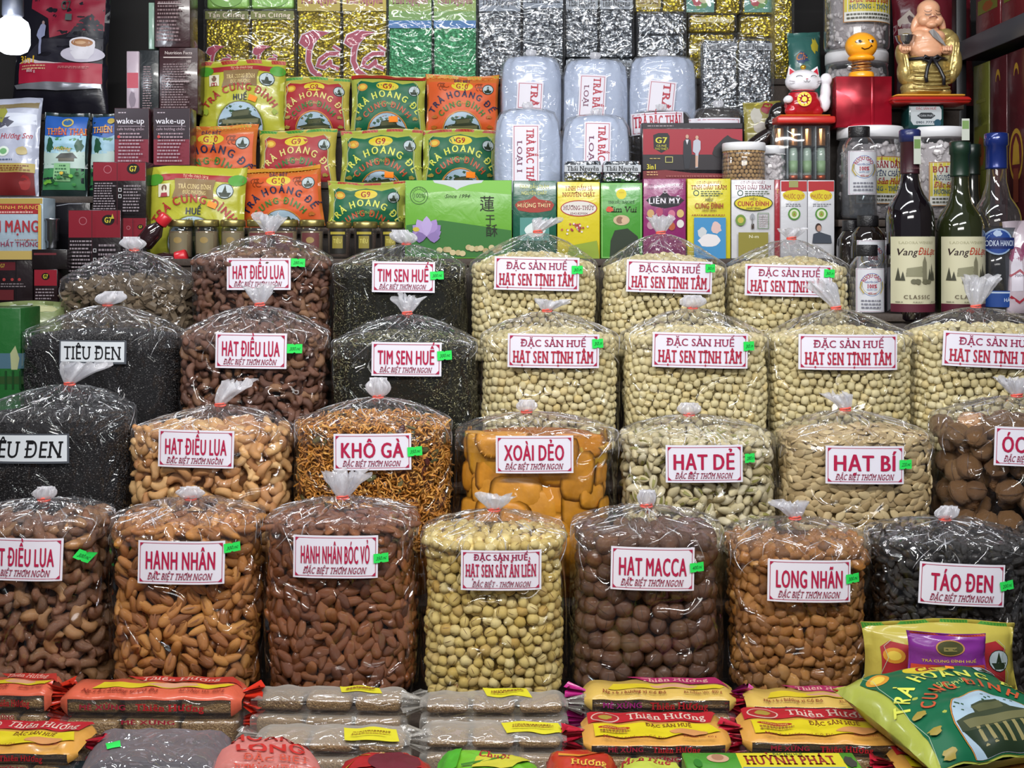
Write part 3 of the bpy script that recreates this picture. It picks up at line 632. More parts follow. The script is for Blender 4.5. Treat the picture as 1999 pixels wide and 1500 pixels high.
# ------------------------------------------------------------------ setting: booth, table, stepped stand
dark = pm('#1c1a1c', .8); wood = ramp_mat('stand_board', ['#3a2e26', '#2f2620'], .7)
def struct(o): o['kind'] = 'structure'; return o
struct(rbox('floor', -2.2, 2.2, -.9, 4.1, -.05, 0, pm('#6a6660', .5), None, 0))
struct(rbox('wall_back', -2.2, 2.2, 3.98, 4.08, 0, 3.3, pm('#151314', .8), None, 0))
struct(rbox('wall_left', -2.3, -2.2, 1.2, 4.1, 0, 3.3, pm('#2a2830', .8), None, 0))
struct(rbox('wall_right', 2.2, 2.3, 1.2, 4.1, 0, 3.3, pm('#3a3530', .8), None, 0))
def step(x0, x1, d0, d1, z, z0=0, what='lower shelf'):
    st = thing('display_riser', 'dark wooden riser carrying '+what, 'riser', ((x0+x1)/2, (d0+d1)/2, z0), 0, 'stepped risers'); c = (x0+x1)/2; d = (d0+d1)/2
    rbox('board', x0-c, x1-c, d0-d, d1-d, z-z0-.02, z-z0, wood, st, .002)
    rbox('riser_box', x0-c+.01, x1-c-.01, d0-d+.01, d1-d-.004, 0, z-z0-.02, wood, st, .002)
ZT = {1: CAMZ-(1365-HZ)*2.42/F, 2: CAMZ-(1150-HZ)*2.66/F, 3: CAMZ-(930-HZ)*2.90/F, 4: CAMZ-(740-HZ)*3.14/F}
step(-1.7, 1.7, 1.55, 2.54, ZT[1], what='the front row of bags and the sweets'); step(-1.7, 1.7, 2.54, 2.78, ZT[2], what='the second row of bags'); step(-1.7, 1.7, 2.78, 3.02, ZT[3], what='the third row of bags'); step(-1.7, .893, 3.02, 3.262, ZT[4], what='the fourth row of bags')
ZB = 1.445; step(.897, 1.9, 3.02, 3.262, ZB, what='the wine and liquor bottles')
# ------------------------------------------------------------------ the rows of bags
G1, G2, G3, G4 = 'bags in the front row', 'bags in the second row', 'bags in the third row', 'bags in the fourth row'
DA = 'HẠT ĐIỀU LỤA'
R1 = dict(D=2.42, ybot=1365, group=G1, ymax=1345)
bag('cashew_dark', -72, 218, 1005, (86, 978), label='tall bag of dark-skinned cashews beside the orange unshelled almonds, front row', sign=(-40, 1049, 122, 1132, DA, 'ĐẶC BIỆT THƠM NGON', 'A', 2), tag=(155, 1092, '300.nc', 38), style='knob', H=.026, R=.020, lean=(.2, -.1), seed=1, **R1)
bag('shell_almond', 221, 518, 1005, (372, 976), label='tall bag of orange-brown almonds in split shells with a sign on a white card', sign=(271, 1055, 438, 1139, 'HẠNH NHÂN', 'ĐẶC BIỆT THƠM NGON', 'A', 1.2), tag=(451, 1071, '300.nc', -3), style='knob', H=.024, R=.024, lean=(0, -.2), seed=2, **R1)
bag('almond', 521, 820, 1005, (669, 974), label='tall bag of shelled dark brown almonds between orange almonds and yellow lotus seeds', sign=(573, 1044, 738, 1127, 'HẠNH NHÂN BÓC VỎ', 'ĐẶC BIỆT THƠM NGON', 'A', .6), tag=(744, 1089, '350.nc', -2), style='fan', H=.054, R=.040, lean=(.12, -.1), seed=3, **R1)
bag('sen_dry', 822, 1107, 1032, (965, 998), label='tall bag of large yellow dried lotus seeds, shortest of the front row', sign=(900, 1073, 1057, 1151, 'HẠT SEN SẤY ĂN LIỀN', '', 'S3', .4), style='fan', H=.032, R=.034, lean=(0, -.2), seed=4, **R1)
bag('macca', 1110, 1409, 1022, (1262, 990), label='tall bag of round dark brown macadamia nuts', sign=(1192, 1067, 1355, 1151, 'HẠT MACCA', 'ĐẶC BIỆT THƠM NGON', 'A', 1.2), tag=(1360, 1107, '400.nc', -3), style='knob', H=.032, R=.017, lean=(0, -.2), seed=5, **R1)
bag('longan', 1411, 1692, 1045, (1552, 1014), label='tall bag of amber dried longan flesh beside the black jujubes', sign=(1498, 1092, 1660, 1174, 'LONG NHÃN', 'ĐẶC BIỆT THƠM NGON', 'A', .8), tag=(1664, 1129, '300.nc', -4), style='fan', H=.034, R=.030, lean=(-.4, -.2), seed=6, **R1)
bag('jujube', 1694, 1996, 1042, (1845, 1016), label='tall bag of glossy black jujubes behind the green tea packet', sign=(1794, 1099, 1959, 1181, 'TÁO ĐEN', 'ĐẶC BIỆT THƠM NGON', 'A', 2.4, .74), tag=(1963, 1142, '200.nc', -8), style='knob', H=.026, R=.022, lean=(.3, -.1), seed=7, **R1)
bag('jujube', 1999, 2280, 1040, (2120, 1010), label='bag of black jujubes cut off by the frame edge, next to the labelled one', seed=8, **R1)
R2 = dict(D=2.66, ybot=1150, group=G2, ymax=1060)
bag('pepper', -42, 259, 800, (136, 752), label='bag of black peppercorns with a big puffed plastic top, above the dark cashews', sign=(-50, 846, 137, 904, 'TIÊU ĐEN', '', 'B', .01), style='fan', H=.045, R=.042, lean=(.9, -.1), dhc=.25, drop=.012, seed=11, name='spice_bag', **R2)
bag('cashew_light', 262, 573, 835, (430, 793), label='bag of pale golden roasted cashews', sign=(310, 839, 458, 912, DA, 'ĐẶC BIỆT THƠM NGON', 'A', 1.5), style='fan', H=.052, R=.032, lean=(.8, -.1), seed=12, **R2)
bag('jerky', 575, 885, 822, (738, 777), label='bag of orange shredded dried chicken with lime leaves', sign=(652, 846, 803, 917, 'KHÔ GÀ', 'ĐẶC BIỆT THƠM NGON', 'A', -.3), tag=(810, 881, '350.nc', -3), style='knob', H=.042, R=.024, lean=(0, -.1), seed=13, name='dried_meat_bag', **R2)
bag('mango', 887, 1205, 840, (1028, 806), label='bag of flat orange soft dried mango slices', sign=(968, 850, 1119, 923, 'XOÀI DẺO', 'ĐẶC BIỆT THƠM NGON', 'A', -.3, .78), style='knob', H=.026, R=.020, lean=(0, -.1), seed=14, name='fruit_bag', **R2)
bag('pistachio', 1208, 1512, 846, (1345, 812), label='bag of cream coloured pistachios in split shells', sign=(1299, 868, 1449, 941, 'HẠT DẺ', 'ĐẶC BIỆT THƠM NGON', 'A', -.4), tag=(1463, 894, '280.n', -2, 20, 18), style='knob', H=.026, R=.022, lean=(0, -.1), seed=15, **R2)
bag('pumpkin', 1513, 1813, 845, (1650, 802), label='bag of flat beige pumpkin seeds', sign=(1611, 870, 1763, 944, 'HẠT BÍ', 'ĐẶC BIỆT THƠM NGON', 'A', .3), tag=(1766, 906, '220.nc', 0, 25), style='fan', H=.036, R=.026, lean=(-.6, -.1), seed=16, **R2)
bag('walnut', 1815, 2118, 815, (1985, 775), label='bag of whole brown walnuts at the edge of the second row', sign=(1939, 834, 2090, 910, 'ÓC CHÓ', 'ĐẶC BIỆT THƠM NGON', 'A', 2), style='fan', H=.040, R=.032, lean=(-.2, -.1), seed=17, **R2)
R3 = dict(D=2.90, ybot=930, group=G3, ymax=860)
bag('pepper', 55, 357, 648, (210, 597), label='bag of black peppercorns with an upright black and white sign, third row', sign=(118, 664, 248, 710, 'TIÊU ĐEN', '', 'B', .8), style='knob', H=.032, R=.032, lean=(.5, 0), dhc=.3, drop=.010, seed=21, name='spice_bag', **R3)
bag('cashew_dark2', 355, 645, 650, (507, 597), label='bag of dark-skinned cashews between peppercorns and dark lotus plumules, third row', sign=(422, 650, 560, 719, DA, 'ĐẶC BIỆT THƠM NGON', 'A', 1), tag=(575, 681, '300.nc', 2), style='fan', H=.046, R=.034, seed=22, **R3)
bag('timsen', 649, 937, 668, (795, 614), label='bag of fine dark green lotus plumules, third row', sign=(726, 668, 862, 734, 'TIM SEN HUẾ', 'ĐẶC BIỆT THƠM NGON', 'A', .7), tag=(868, 694, '300.nc', -3), style='fan', H=.042, R=.032, lean=(.1, 0), seed=23, name='tea_bag', **R3)
SEN = 'HẠT SEN TỊNH TÂM'
bag('sen', 935, 1208, 655, (1068, 609), label='bag of white lotus seeds beside the dark lotus plumules, third row', sign=(991, 652, 1170, 718, SEN, '', 'S', .8), tag=(1167, 671, '30.n', -2, 22), style='fan', H=.026, R=.036, lean=(.6, 0), seed=24, **R3)
bag('sen', 1212, 1498, 655, (1352, 603), label='bag of white lotus seeds standing above the pistachios, third row', sign=(1274, 650, 1460, 718, SEN, '', 'S', 1.2), tag=(1462, 676, '30.n', -2, 22), style='knob', H=.030, R=.028, seed=25, **R3)
bag('sen', 1493, 1777, 655, (1632, 604), label='bag of white lotus seeds above the pumpkin seeds, its sign without a price sticker', sign=(1560, 653, 1752, 722, SEN, '', 'S', .3), style='fan', H=.064, R=.030, lean=(-.7, -.1), seed=26, **R3)
bag('sen', 1768, 2062, 645, (1905, 601), label='bag of white lotus seeds in front of the wine bottles, above the walnuts', sign=(1843, 650, 2040, 718, SEN, '', 'S', 2.4), style='fan', H=.070, R=.036, lean=(.15, -.1), seed=27, **R3)
R4 = dict(D=3.14, ybot=740, group=G4, ymax=690)
bag('roots', 126, 380, 545, (262, 490), label='bag of cut brown dried root pieces without a sign', style='knob', H=.034, R=.028, lean=(-.2, 0), seed=31, name='herb_bag', dhc=.45, drop=.02, **R4)
bag('cashew_dark2', 379, 651, 505, (527, 458), label='bag of dark-skinned cashews in front of the small gold-lidded jars', sign=(444, 504, 568, 566, DA, 'ĐẶC BIỆT THƠM NGON', 'A', 0), tag=(582, 513, '280.nc', 2, 26, 16), style='fan', H=.050, R=.036, seed=32, **R4)
bag('timsen', 651, 914, 520, (793, 478), label='bag of fine dark green lotus plumules in front of the lotus gift box', sign=(727, 511, 849, 571, 'TIM SEN HUẾ', 'ĐẶC BIỆT THƠM NGON', 'A', .8), tag=(853, 538, '300.nc', -2, 26, 16), style='knob', H=.036, R=.030, lean=(-.5, 0), seed=33, name='tea_bag', **R4)
bag('sen', 915, 1168, 515, (1050, 455), label='bag of white lotus seeds below the green and yellow oil boxes', sign=(965, 502, 1131, 567, SEN, '', 'S', 1.2), tag=(1127, 527, '30.n', 0, 22, 16), style='fan', H=.036, R=.030, lean=(.8, 0), seed=34, **R4)
bag('sen', 1169, 1417, 520, (1290, 457), label='bag of white lotus seeds below the magenta oil box', sign=(1223, 509, 1391, 572, SEN, '', 'S', 1.8), tag=(1387, 524, '30.n', 0, 20, 16), style='fan', H=.040, R=.028, seed=35, **R4)
bag('sen', 1416, 1656, 522, (1545, 468), label='bag of white lotus seeds beside the bottles of clear rice liquor', sign=(1457, 517, 1624, 579, SEN, '', 'S', 1.2), tag=(1618, 534, '30.n', 3, 22, 16), style='fan', H=.028, R=.032, lean=(.2, 0), seed=36, **R4)
# ------------------------------------------------------------------ risers behind the bags
def riser(p0, p1, d0, d1, z, what): step((p0-CX)*d0/F, (p1-CX)*d0/F, d0, d1, z, what=what)
ZY = lambda y, D: CAMZ-(y-HZ)*D/F
Z5 = ZY(505, 3.32); Z6 = ZY(445, 3.47); Z7 = ZY(357, 3.58); Z8 = ZY(258, 3.70); Z9 = ZY(160, 3.85)
ZL1 = ZY(590, 3.35); ZL2 = ZY(385, 3.5); ZL3 = ZY(222, 3.6); ZR1 = ZY(430, 3.38); ZR2 = ZY(207, 3.65)
step(-1.9, -1.03, 3.27, 3.44, ZL1, what='the small coffee cartons'); step(-1.9, -.96, 3.445, 3.60, ZL2, what='the coffee bags'); step(-1.9, -1.0, 3.605, 3.95, ZL3, what='the large coffee packets')
step(-1.025, .912, 3.27, 3.415, Z5, what='the jars and oil cartons'); step(-.92, .34, 3.42, 3.52, Z6, what='the lower tea packets'); step(.345, .912, 3.42, 3.52, Z7, what='the red coffee carton')
step(-.955, .765, 3.53, 3.64, Z7, what='the middle tea packets'); step(-.99, .765, 3.65, 3.76, Z8, what='the upper tea packets'); step(-.99, .90, 3.77, 3.95, Z9, what='the foil bricks')
step(.917, 1.37, 3.31, 3.56, ZR1, what='the plastic jars'); step(.77, 1.37, 3.57, 3.765, ZR2, what='the big starch jars'); step(.905, 1.37, 3.77, 3.95, ZR2, what='the maroon gift bag')
# ------------------------------------------------------------------ cartons
def carton(name, label, x0, y0, x1, y1, D, depth, col, group=None, cat='box', rz=0, mat=None, r=.0015):
    """front face at distance D; returns (root, art map in photo pixels on the front)"""
    xa, xb = (x0-CX)*D/F, (x1-CX)*D/F; za, zb = ZY(y1, D), ZY(y0, D); base = ((xa+xb)/2, D+depth/2, za)
    root = thing(name, label, cat, base, rz, group); w_ = (xb-xa)/2
    rbox('carton', -w_, w_, -depth/2, depth/2, 0, zb-za, mat or gloss(col), root, r)
    return root, Art(root, flatmap(D, base)), base
def done(t): t[1].build(); return t[0]
OILG = 'essential oil cartons in a line'
YB = 505
t = carton('oil_carton', 'dark green essential oil carton with a red oval badge, next to the lotus gift box', 1001, 353, 1086, YB, 3.32, .09, '#1d5b46', OILG); A = t[1]
A.text('TINH DẦU TRÀM', 1043, 365, 7, 58, '#d8d67a', 1, True); A.text('NGUYÊN CHẤT', 1043, 377, 7, 50, '#d8d67a', 1, True)
A.poly([(1005, 400), (1012, 393), (1035, 389), (1043, 382), (1051, 389), (1076, 393), (1082, 400), (1076, 411), (1051, 415), (1035, 415), (1012, 411)], '#a53a2e'); A.text('HƯƠNG THỦY', 1043, 401, 9, 66, '#ead9a0', 1, True)
A.rect(1015, 425, 1072, 470, '#4f8f86'); A.wob(1043, 450, 24, 16, '#dbe6e4', 3); done(t)
t = carton('oil_carton', 'yellow essential oil carton with a white oval badge and a red flower spray', 1088, 355, 1171, YB, 3.32, .09, '#d9c92e', OILG); A = t[1]
A.text('TINH DẦU SẢ', 1130, 368, 8, 54, '#a8401e', 1, True); A.text('NGUYÊN CHẤT', 1130, 380, 8, 64, '#a8401e', 1, True)
A.ell(1130, 407, 36, 16, '#b03a30'); A.ell(1130, 407, 34, 14, '#ddd9d2'); A.text('HƯƠNG-THỦY', 1130, 406, 8, 60, '#7a1f3a', 1, True); A.text('0543.829304', 1130, 417, 4, 34, '#6a2238', 0)
for i in range(26): A.ell(1130+random.gauss(0, 12), 445+random.gauss(0, 7), 2, 2, random.choice(['#a3243a', '#b8484e', '#e6d9cf']))
A.poly([(1105, 505), (1112, 480), (1165, 470), (1170, 505)], '#8aa02e'); done(t)
t = carton('oil_carton', 'fresh green essential oil carton with a yellow round sun and a baby portrait', 1173, 357, 1254, YB, 3.32, .09, '#4f9b3c', OILG); A = t[1]
A.frame(1175, 359, 1252, 503, 1, '#9ccf7a'); A.ell(1213, 379, 10, 10, '#e2d23a'); A.text('TTTT', 1213, 377, 4, 10, '#b8862a', 0); A.text('TINH DẦU TRÀM HUẾ', 1213, 395, 5, 52, '#1c4a22', 1, True)
A.text('Kim Vui', 1214, 409, 11, 58, '#2a2a18', 1, True, .15); A.wob(1190, 409, 9, 6, '#d8543a', 2); A.ell(1213, 430, 16, 10, '#c9b08c'); A.ell(1210, 430, 7, 7, '#8d6e54'); A.ell(1219, 431, 6, 6, '#d3b090')
A.poly([(1192, 470), (1200, 450), (1225, 446), (1245, 462), (1250, 505), (1190, 505)], '#22301e'); done(t)
t = carton('oil_carton', 'magenta essential oil carton with a black oval badge', 1256, 349, 1339, YB, 3.32, .09, '#8d2a68', OILG); A = t[1]
A.text('TINH DẦU TỔNG HỢP HUẾ', 1298, 365, 8, 72, '#dcc6d4', 1, True); A.poly([(1261, 391), (1272, 384), (1288, 383), (1298, 373), (1308, 383), (1324, 384), (1336, 391), (1324, 402), (1308, 405), (1298, 407), (1288, 405), (1272, 402)], '#1d1820')
A.text('LIÊN MỸ', 1298, 392, 12, 64, '#e8e2ea', 2, True); A.ring(1298, 374, 4, 3, 1.2, '#d8d0d8')
for x, y, c in ((1270, 417, '#c9a06a'), (1287, 414, '#b24a6a'), (1311, 418, '#c9708a'), (1328, 417, '#d0b06a'), (1328, 437, '#dcd6d2'), (1270, 440, '#b8849a'), (1290, 440, '#cfa9a0'), (1311, 442, '#b0522e')): A.ell(x, y, 7, 8, c)
done(t)
for i, (x0, col, fr, lab, ytop) in enumerate(((1342, '#d9cd34', '#a33a2a', 'yellow essential oil carton with a blue sky picture', 349), (1428, '#d4d3d6', '#8a1f3c', 'white essential oil carton with a yellow oval badge and a trophy', 351))):
    t = carton('oil_carton', lab, x0, ytop, x0+84, YB, 3.32, .09, col, OILG); A = t[1]; cx = x0+42
    A.text('CƠ SỞ SẢN XUẤT', cx, 357, 5, 48, fr, 0, True); A.text('TINH DẦU TRÀM', cx, 366, 8, 70, fr, 1, True); A.ring(x0+17, 377, 5, 5, 1.6, '#3a5a4e'); A.small(x0+26, x0+74, 372, 384, 3, '#5c6a52', i)
    if i == 0: A.text('HIỆU', cx, 390, 6, 15, '#3a2a5a', 1); A.text('CUNG ĐÌNH', cx, 402, 10, 56, fr, 2); A.text('"NHẤT BÌNH"', cx, 411, 5, 30, '#7a3a2a', 0)
    else: A.ell(cx, 397, 38, 15, '#3f4a20'); A.ell(cx, 397, 36, 13.5, '#dccb2e'); A.text('HIỆU', cx, 389, 5, 15, '#223', 1); A.text('CUNG ĐÌNH', cx, 398, 9, 62, '#a82a2a', 2); A.text('"NHẤT BÌNH"', cx, 407, 4, 30, '#223', 0)
    if i == 0: A.small(x0+8, x0+76, 418, 422, 1, '#a0422e', 4); A.rect(x0+12, 425, x0+74, 505, '#3f8cc0'); A.wob(x0+55, 445, 12, 13, '#d9b8b4', 2); A.wob(x0+28, 455, 10, 12, '#c9ccd0', 5); A.wob(x0+42, 470, 24, 14, '#e4dfe0', 7)
    else:
        A.ell(x0+17, 430, 10, 11, '#6f8f3a'); A.ell(x0+17, 430, 6, 6, '#c2b34a'); A.ell(cx-2, 423, 4, 6, '#9a9ca2'); A.rect(cx-4, 437, cx+1, 447, '#3c2a1e'); A.line([(cx-2, 425), (cx-2, 440)], 1.5, '#777'); A.frame(x0+50, 416, x0+72, 447, 1.2, '#5a7a4a'); A.small(x0+53, x0+70, 420, 444, 6, '#9a8a8a', 7)
        A.rect(x0+12, 454, x0+70, 505, '#8d8434'); A.text('Năm', cx, 462, 6, 20, '#e3dfc0', 1)
    done(t)
for i, x0 in enumerate((1524, 1577)):
    t = carton('oil_carton', ('narrow white and red oil carton with a yellow cloud badge, next to the trophy carton', 'narrow white and red oil carton showing a person in a dark jacket')[i], x0, 352, x0+52, YB, 3.30, .08, '#d0cfd4', OILG); A = t[1]; cx = x0+26
    A.rect(x0+1, 354, x0+51, 374, '#b02a2e'); A.wob(cx, 382, 24, 12, '#dbc92c', 6, amp=.12); A.text('PHƯỚC QUÝ', cx, 384, 8, 40, '#a8442a', 1); A.rect(x0+16, 353, x0+34, 366, '#9c9a5c') if i == 0 else None
    A.small(x0+10, x0+46, 397, 404, 2, '#7a7a82', i); A.ell(cx, 418, 12, 12, '#4f8a34'); A.ell(cx, 418, 9, 9, '#d9dbc0'); A.ell(cx, 418, 5, 6, '#8fae4a'); A.text('Â', cx, 419, 5, 5, '#a33', 0)
    if i: A.ell(cx-6, 444, 6, 8, '#3a2620'); A.ell(cx-5, 446, 4.5, 6, '#b8907c'); A.poly([(cx-18, 475), (cx-16, 457), (cx-4, 453), (cx+18, 460), (cx+20, 475)], '#3d4450')
    done(t)
rbx = carton('oil_carton', 'plain red carton edge between the trophy carton and the narrow white cartons', 1513, 351, 1523, YB, 3.31, .08, '#9c2430'); rbx[1].text('T', 1518, 374, 8, 6, '#d8b060', 1, True); done(rbx)
# lotus gift box
t = carton('gift_box', 'green gift box with a purple lotus flower and black brush characters', 791, 352, 999, YB, 3.30, .06, '#6fae3f', cat='box'); A = t[1]
A.poly([(793, 353), (998, 353), (998, 380), (900, 372), (793, 378)], '#7fbf4e'); A.poly([(793, 440), (860, 430), (998, 450), (998, 503), (793, 503)], '#2f6f2c')
A.poly([(845, 352), (944, 352), (940, 357), (925, 359), (915, 361), (898, 367), (892, 371), (886, 367), (868, 361), (858, 359), (848, 357)], '#c9cfd4')
A.ring(818, 382, 17, 17, 1.2, '#2f5c22'); A.ring(818, 382, 12, 12, .8, '#2f5c22'); A.text('100%', 818, 382, 8, 22, '#2f5c22', 0); A.arc('THIÊN NHIÊN', 818, 382, 13.5, 160, 20, 3, '#2f5c22', 0)
A.text('·Since 1994·', 892, 383, 7, 54, '#2c4a1e', 0, False, .4)
A.text('蓮', 951, 399, 22, 30, '#15180f', 0); A.text('干', 957, 429, 14, 20, '#15180f', 0); A.text('酥', 960, 451, 18, 24, '#15180f', 0)
for i in range(14): A.ell(860+i*9+random.uniform(-3, 3), 488+random.uniform(-6, 7), 6, 5.5, random.choice(['#b9a878', '#a89868', '#c9ba8c']))
A.build(); root = t[0]
fl = thing('lotus_flower_print', 'purple lotus', 'flower')
bpy.data.objects.remove(fl)
A2 = Art(root, flatmap(3.296, t[2]))
for k, (a, L_, c) in enumerate(((-70, 30, '#8c73b0'), (70, 30, '#9a80bc'), (-50, 36, '#a58cc4'), (50, 36, '#9078b4'), (-28, 40, '#b49ccf'), (28, 40, '#a48ac4'), (0, 42, '#b7a2d4'), (-95, 26, '#7d669f'), (95, 26, '#8b72ad'))):
    r_ = math.radians(a); dx, dy = math.sin(r_), -math.cos(r_); cx, cy = 833, 462
    A2.poly([(cx+dx*L_*q+(-dy)*w_*11, cy+dy*L_*q*.95+dx*w_*11) for q, w_ in ((0, 0), (.3, .7), (.6, 1), (.85, .5), (1, 0), (.85, -.5), (.6, -1), (.3, -.7))], c, 'lotus_flower_print')
A2.wob(812, 448, 8, 5, '#c9b23a', 3, 'lotus_flower_print'); A2.build()
# ------------------------------------------------------------------ pillow packets of tea
ALU = pm('#8d8f96', .3, .6)
def pillow(name, label, x0, y0, x1, y1, D, col, group=None, d=.030, rz=0, ry=0, seal='#a3291f', seed=0, tilt=-6, sealh=9, side=None):
    w_ = (x1-x0)*D/F; h = (y1-y0)*D/F; base = ((x0+x1)/2, D, ZY(y1, D)); loc = (((x0+x1)/2-CX)*D/F, D, ZY(y1, D)); cxp = (x0+x1)/2
    root = thing(name, label, 'tea packet', loc, rz, group, tilt, ry); sh = sealh*D/F
    def front(u, v, sgn=-1):
        a = min(1, abs(2*u/w_)); b = (v/h)*2-1; vv = min(1, abs(b)); bb = d*max(0, 1-a**2.6)**.55*max(0, 1-vv**3.2)**.7 if v < h-sh else 0
        nz = noise.noise(Vector((u*26, v*26, seed*5.1)))*.006*(1-vv**4)+noise.noise(Vector((u*9, v*60, seed)))*.0025
        edge = .0035*math.sin(u*80+seed*2)*(max(0, abs(b)-.7)/.3)
        x = u*(1-.05*(1-vv*vv)); return (x, sgn*bb+(nz+edge)*(1 if sgn < 0 else -.3)-.001*(sgn < 0), v+.004*math.sin(u*22+seed)*(v/h))
    N, M = 22, 20; V = []; Fs = []
    for sgn in (-1, 1):
        o = len(V)
        for j in range(M):
            for i in range(N): V.append(front(-w_/2+w_*i/(N-1), h*j/(M-1), sgn))
        g = grid_faces(N, M); Fs += [tuple(o+q for q in f) for f in g] if sgn < 0 else [tuple(o+q for q in reversed(f)) for f in g]
    o = N*M
    for j in range(M-1):
        for c in (0, N-1): q = (j*N+c, (j+1)*N+c, (j+1)*N+c+o, j*N+c+o); Fs.append(q if c == 0 else q[::-1])
    mo('pouch', V, Fs, gloss(col), root)
    def mp(x, y, l):
        p = front((x-cxp)*D/F, (y1-y)*D/F); return (p[0], p[1]-l-.0006, p[2])
    A = Art(root, mp, 9)
    if seal:
        A.rect(x0+1, y0+1, x1-1, y0+sealh, seal, 'top_seal')
        for i in range(int((x1-x0)/6)): A.line([(x0+4+i*6, y0+2), (x0+7+i*6, y0+sealh-2)], 1, '#c9622e' if seal == '#a3291f' else '#7fae3a', 'top_seal'); A.k -= 1
        A.k += 1
    return root, A
def palace(A, cx, cy, r, yclip, ringc='#c98a3a'):
    def cl(pts):
        out = []
        for x, y in pts:
            dx, dy = x-cx, y-cy; q = math.hypot(dx, dy); k = min(1, r*.97/q) if q else 1; out.append((cx+dx*k, min(cy+dy*k, yclip)))
        return out
    ys = [(cx+(r+3)*math.cos(PI*2*i/28), min(cy-(r+3)*math.sin(PI*2*i/28), yclip)) for i in range(28)]; A.poly(ys, ringc)
    A.poly([(cx+(r+1)*math.cos(PI*2*i/28), min(cy-(r+1)*math.sin(PI*2*i/28), yclip)) for i in range(28)], '#6a2418')
    A.poly([(cx+r*math.cos(PI*2*i/28), min(cy-r*math.sin(PI*2*i/28), yclip)) for i in range(28)], '#a4bccc')
    R = random.Random(int(cx))
    for i in range(16): x = cx+R.uniform(-.75, .75)*r; y = cy-r*R.uniform(.45, .85); A.poly(cl([(x-4, y), (x-1, y-3), (x+4, y-1), (x+1, y+3)]), '#35553c'); A.k -= 1
    A.k += 1
    o_cl = cl; cl = lambda p: o_cl([(x, y-.3*r) for x, y in p])
    A.poly(cl([(cx-r, cy+2), (cx-.4*r, cy-.05*r), (cx-.3*r, cy-.3*r), (cx+.4*r, cy-.38*r), (cx+.55*r, cy-.1*r), (cx+r, cy+.0), (cx+r, cy+r*.3), (cx-r, cy+r*.3)]), '#39422e')
    A.poly(cl([(cx-.35*r, cy-.25*r), (cx+.45*r, cy-.33*r), (cx+.4*r, cy-.12*r), (cx-.3*r, cy-.05*r)]), '#56593c'); A.poly(cl([(cx-.8*r, cy+.08*r), (cx+.85*r, cy+.02*r), (cx+.8*r, cy+.2*r), (cx-.75*r, cy+.25*r)]), '#6c6a48')
    A.poly(cl([(cx-.95*r, cy+.3*r), (cx+.95*r, cy+.25*r), (cx+.9*r, cy+1.3*r), (cx-.9*r, cy+1.3*r)]), '#20301e')
    for i in range(6): x = cx-.6*r+i*.22*r; A.poly(cl([(x, cy+.25*r), (x+.09*r, cy+.25*r), (x+.09*r, cy+.6*r), (x, cy+.6*r)]), '#8d8455')
def badge(A, x, y, r, c1='#b9c7cc'):
    A.ell(x, y, r+1.5, r*.9+1.5, '#1e3328', n=16); A.ell(x, y, r, r*.9, c1, n=16); A.poly([(x-r*.3, y+r*.2), (x, y-r*.8), (x+r*.3, y+r*.2)], '#26331e'); A.poly([(x-r*.8, y+r*.2), (x+r*.8, y+r*.2), (x+r*.5, y+r*.75), (x-r*.5, y+r*.75)], '#24301f')
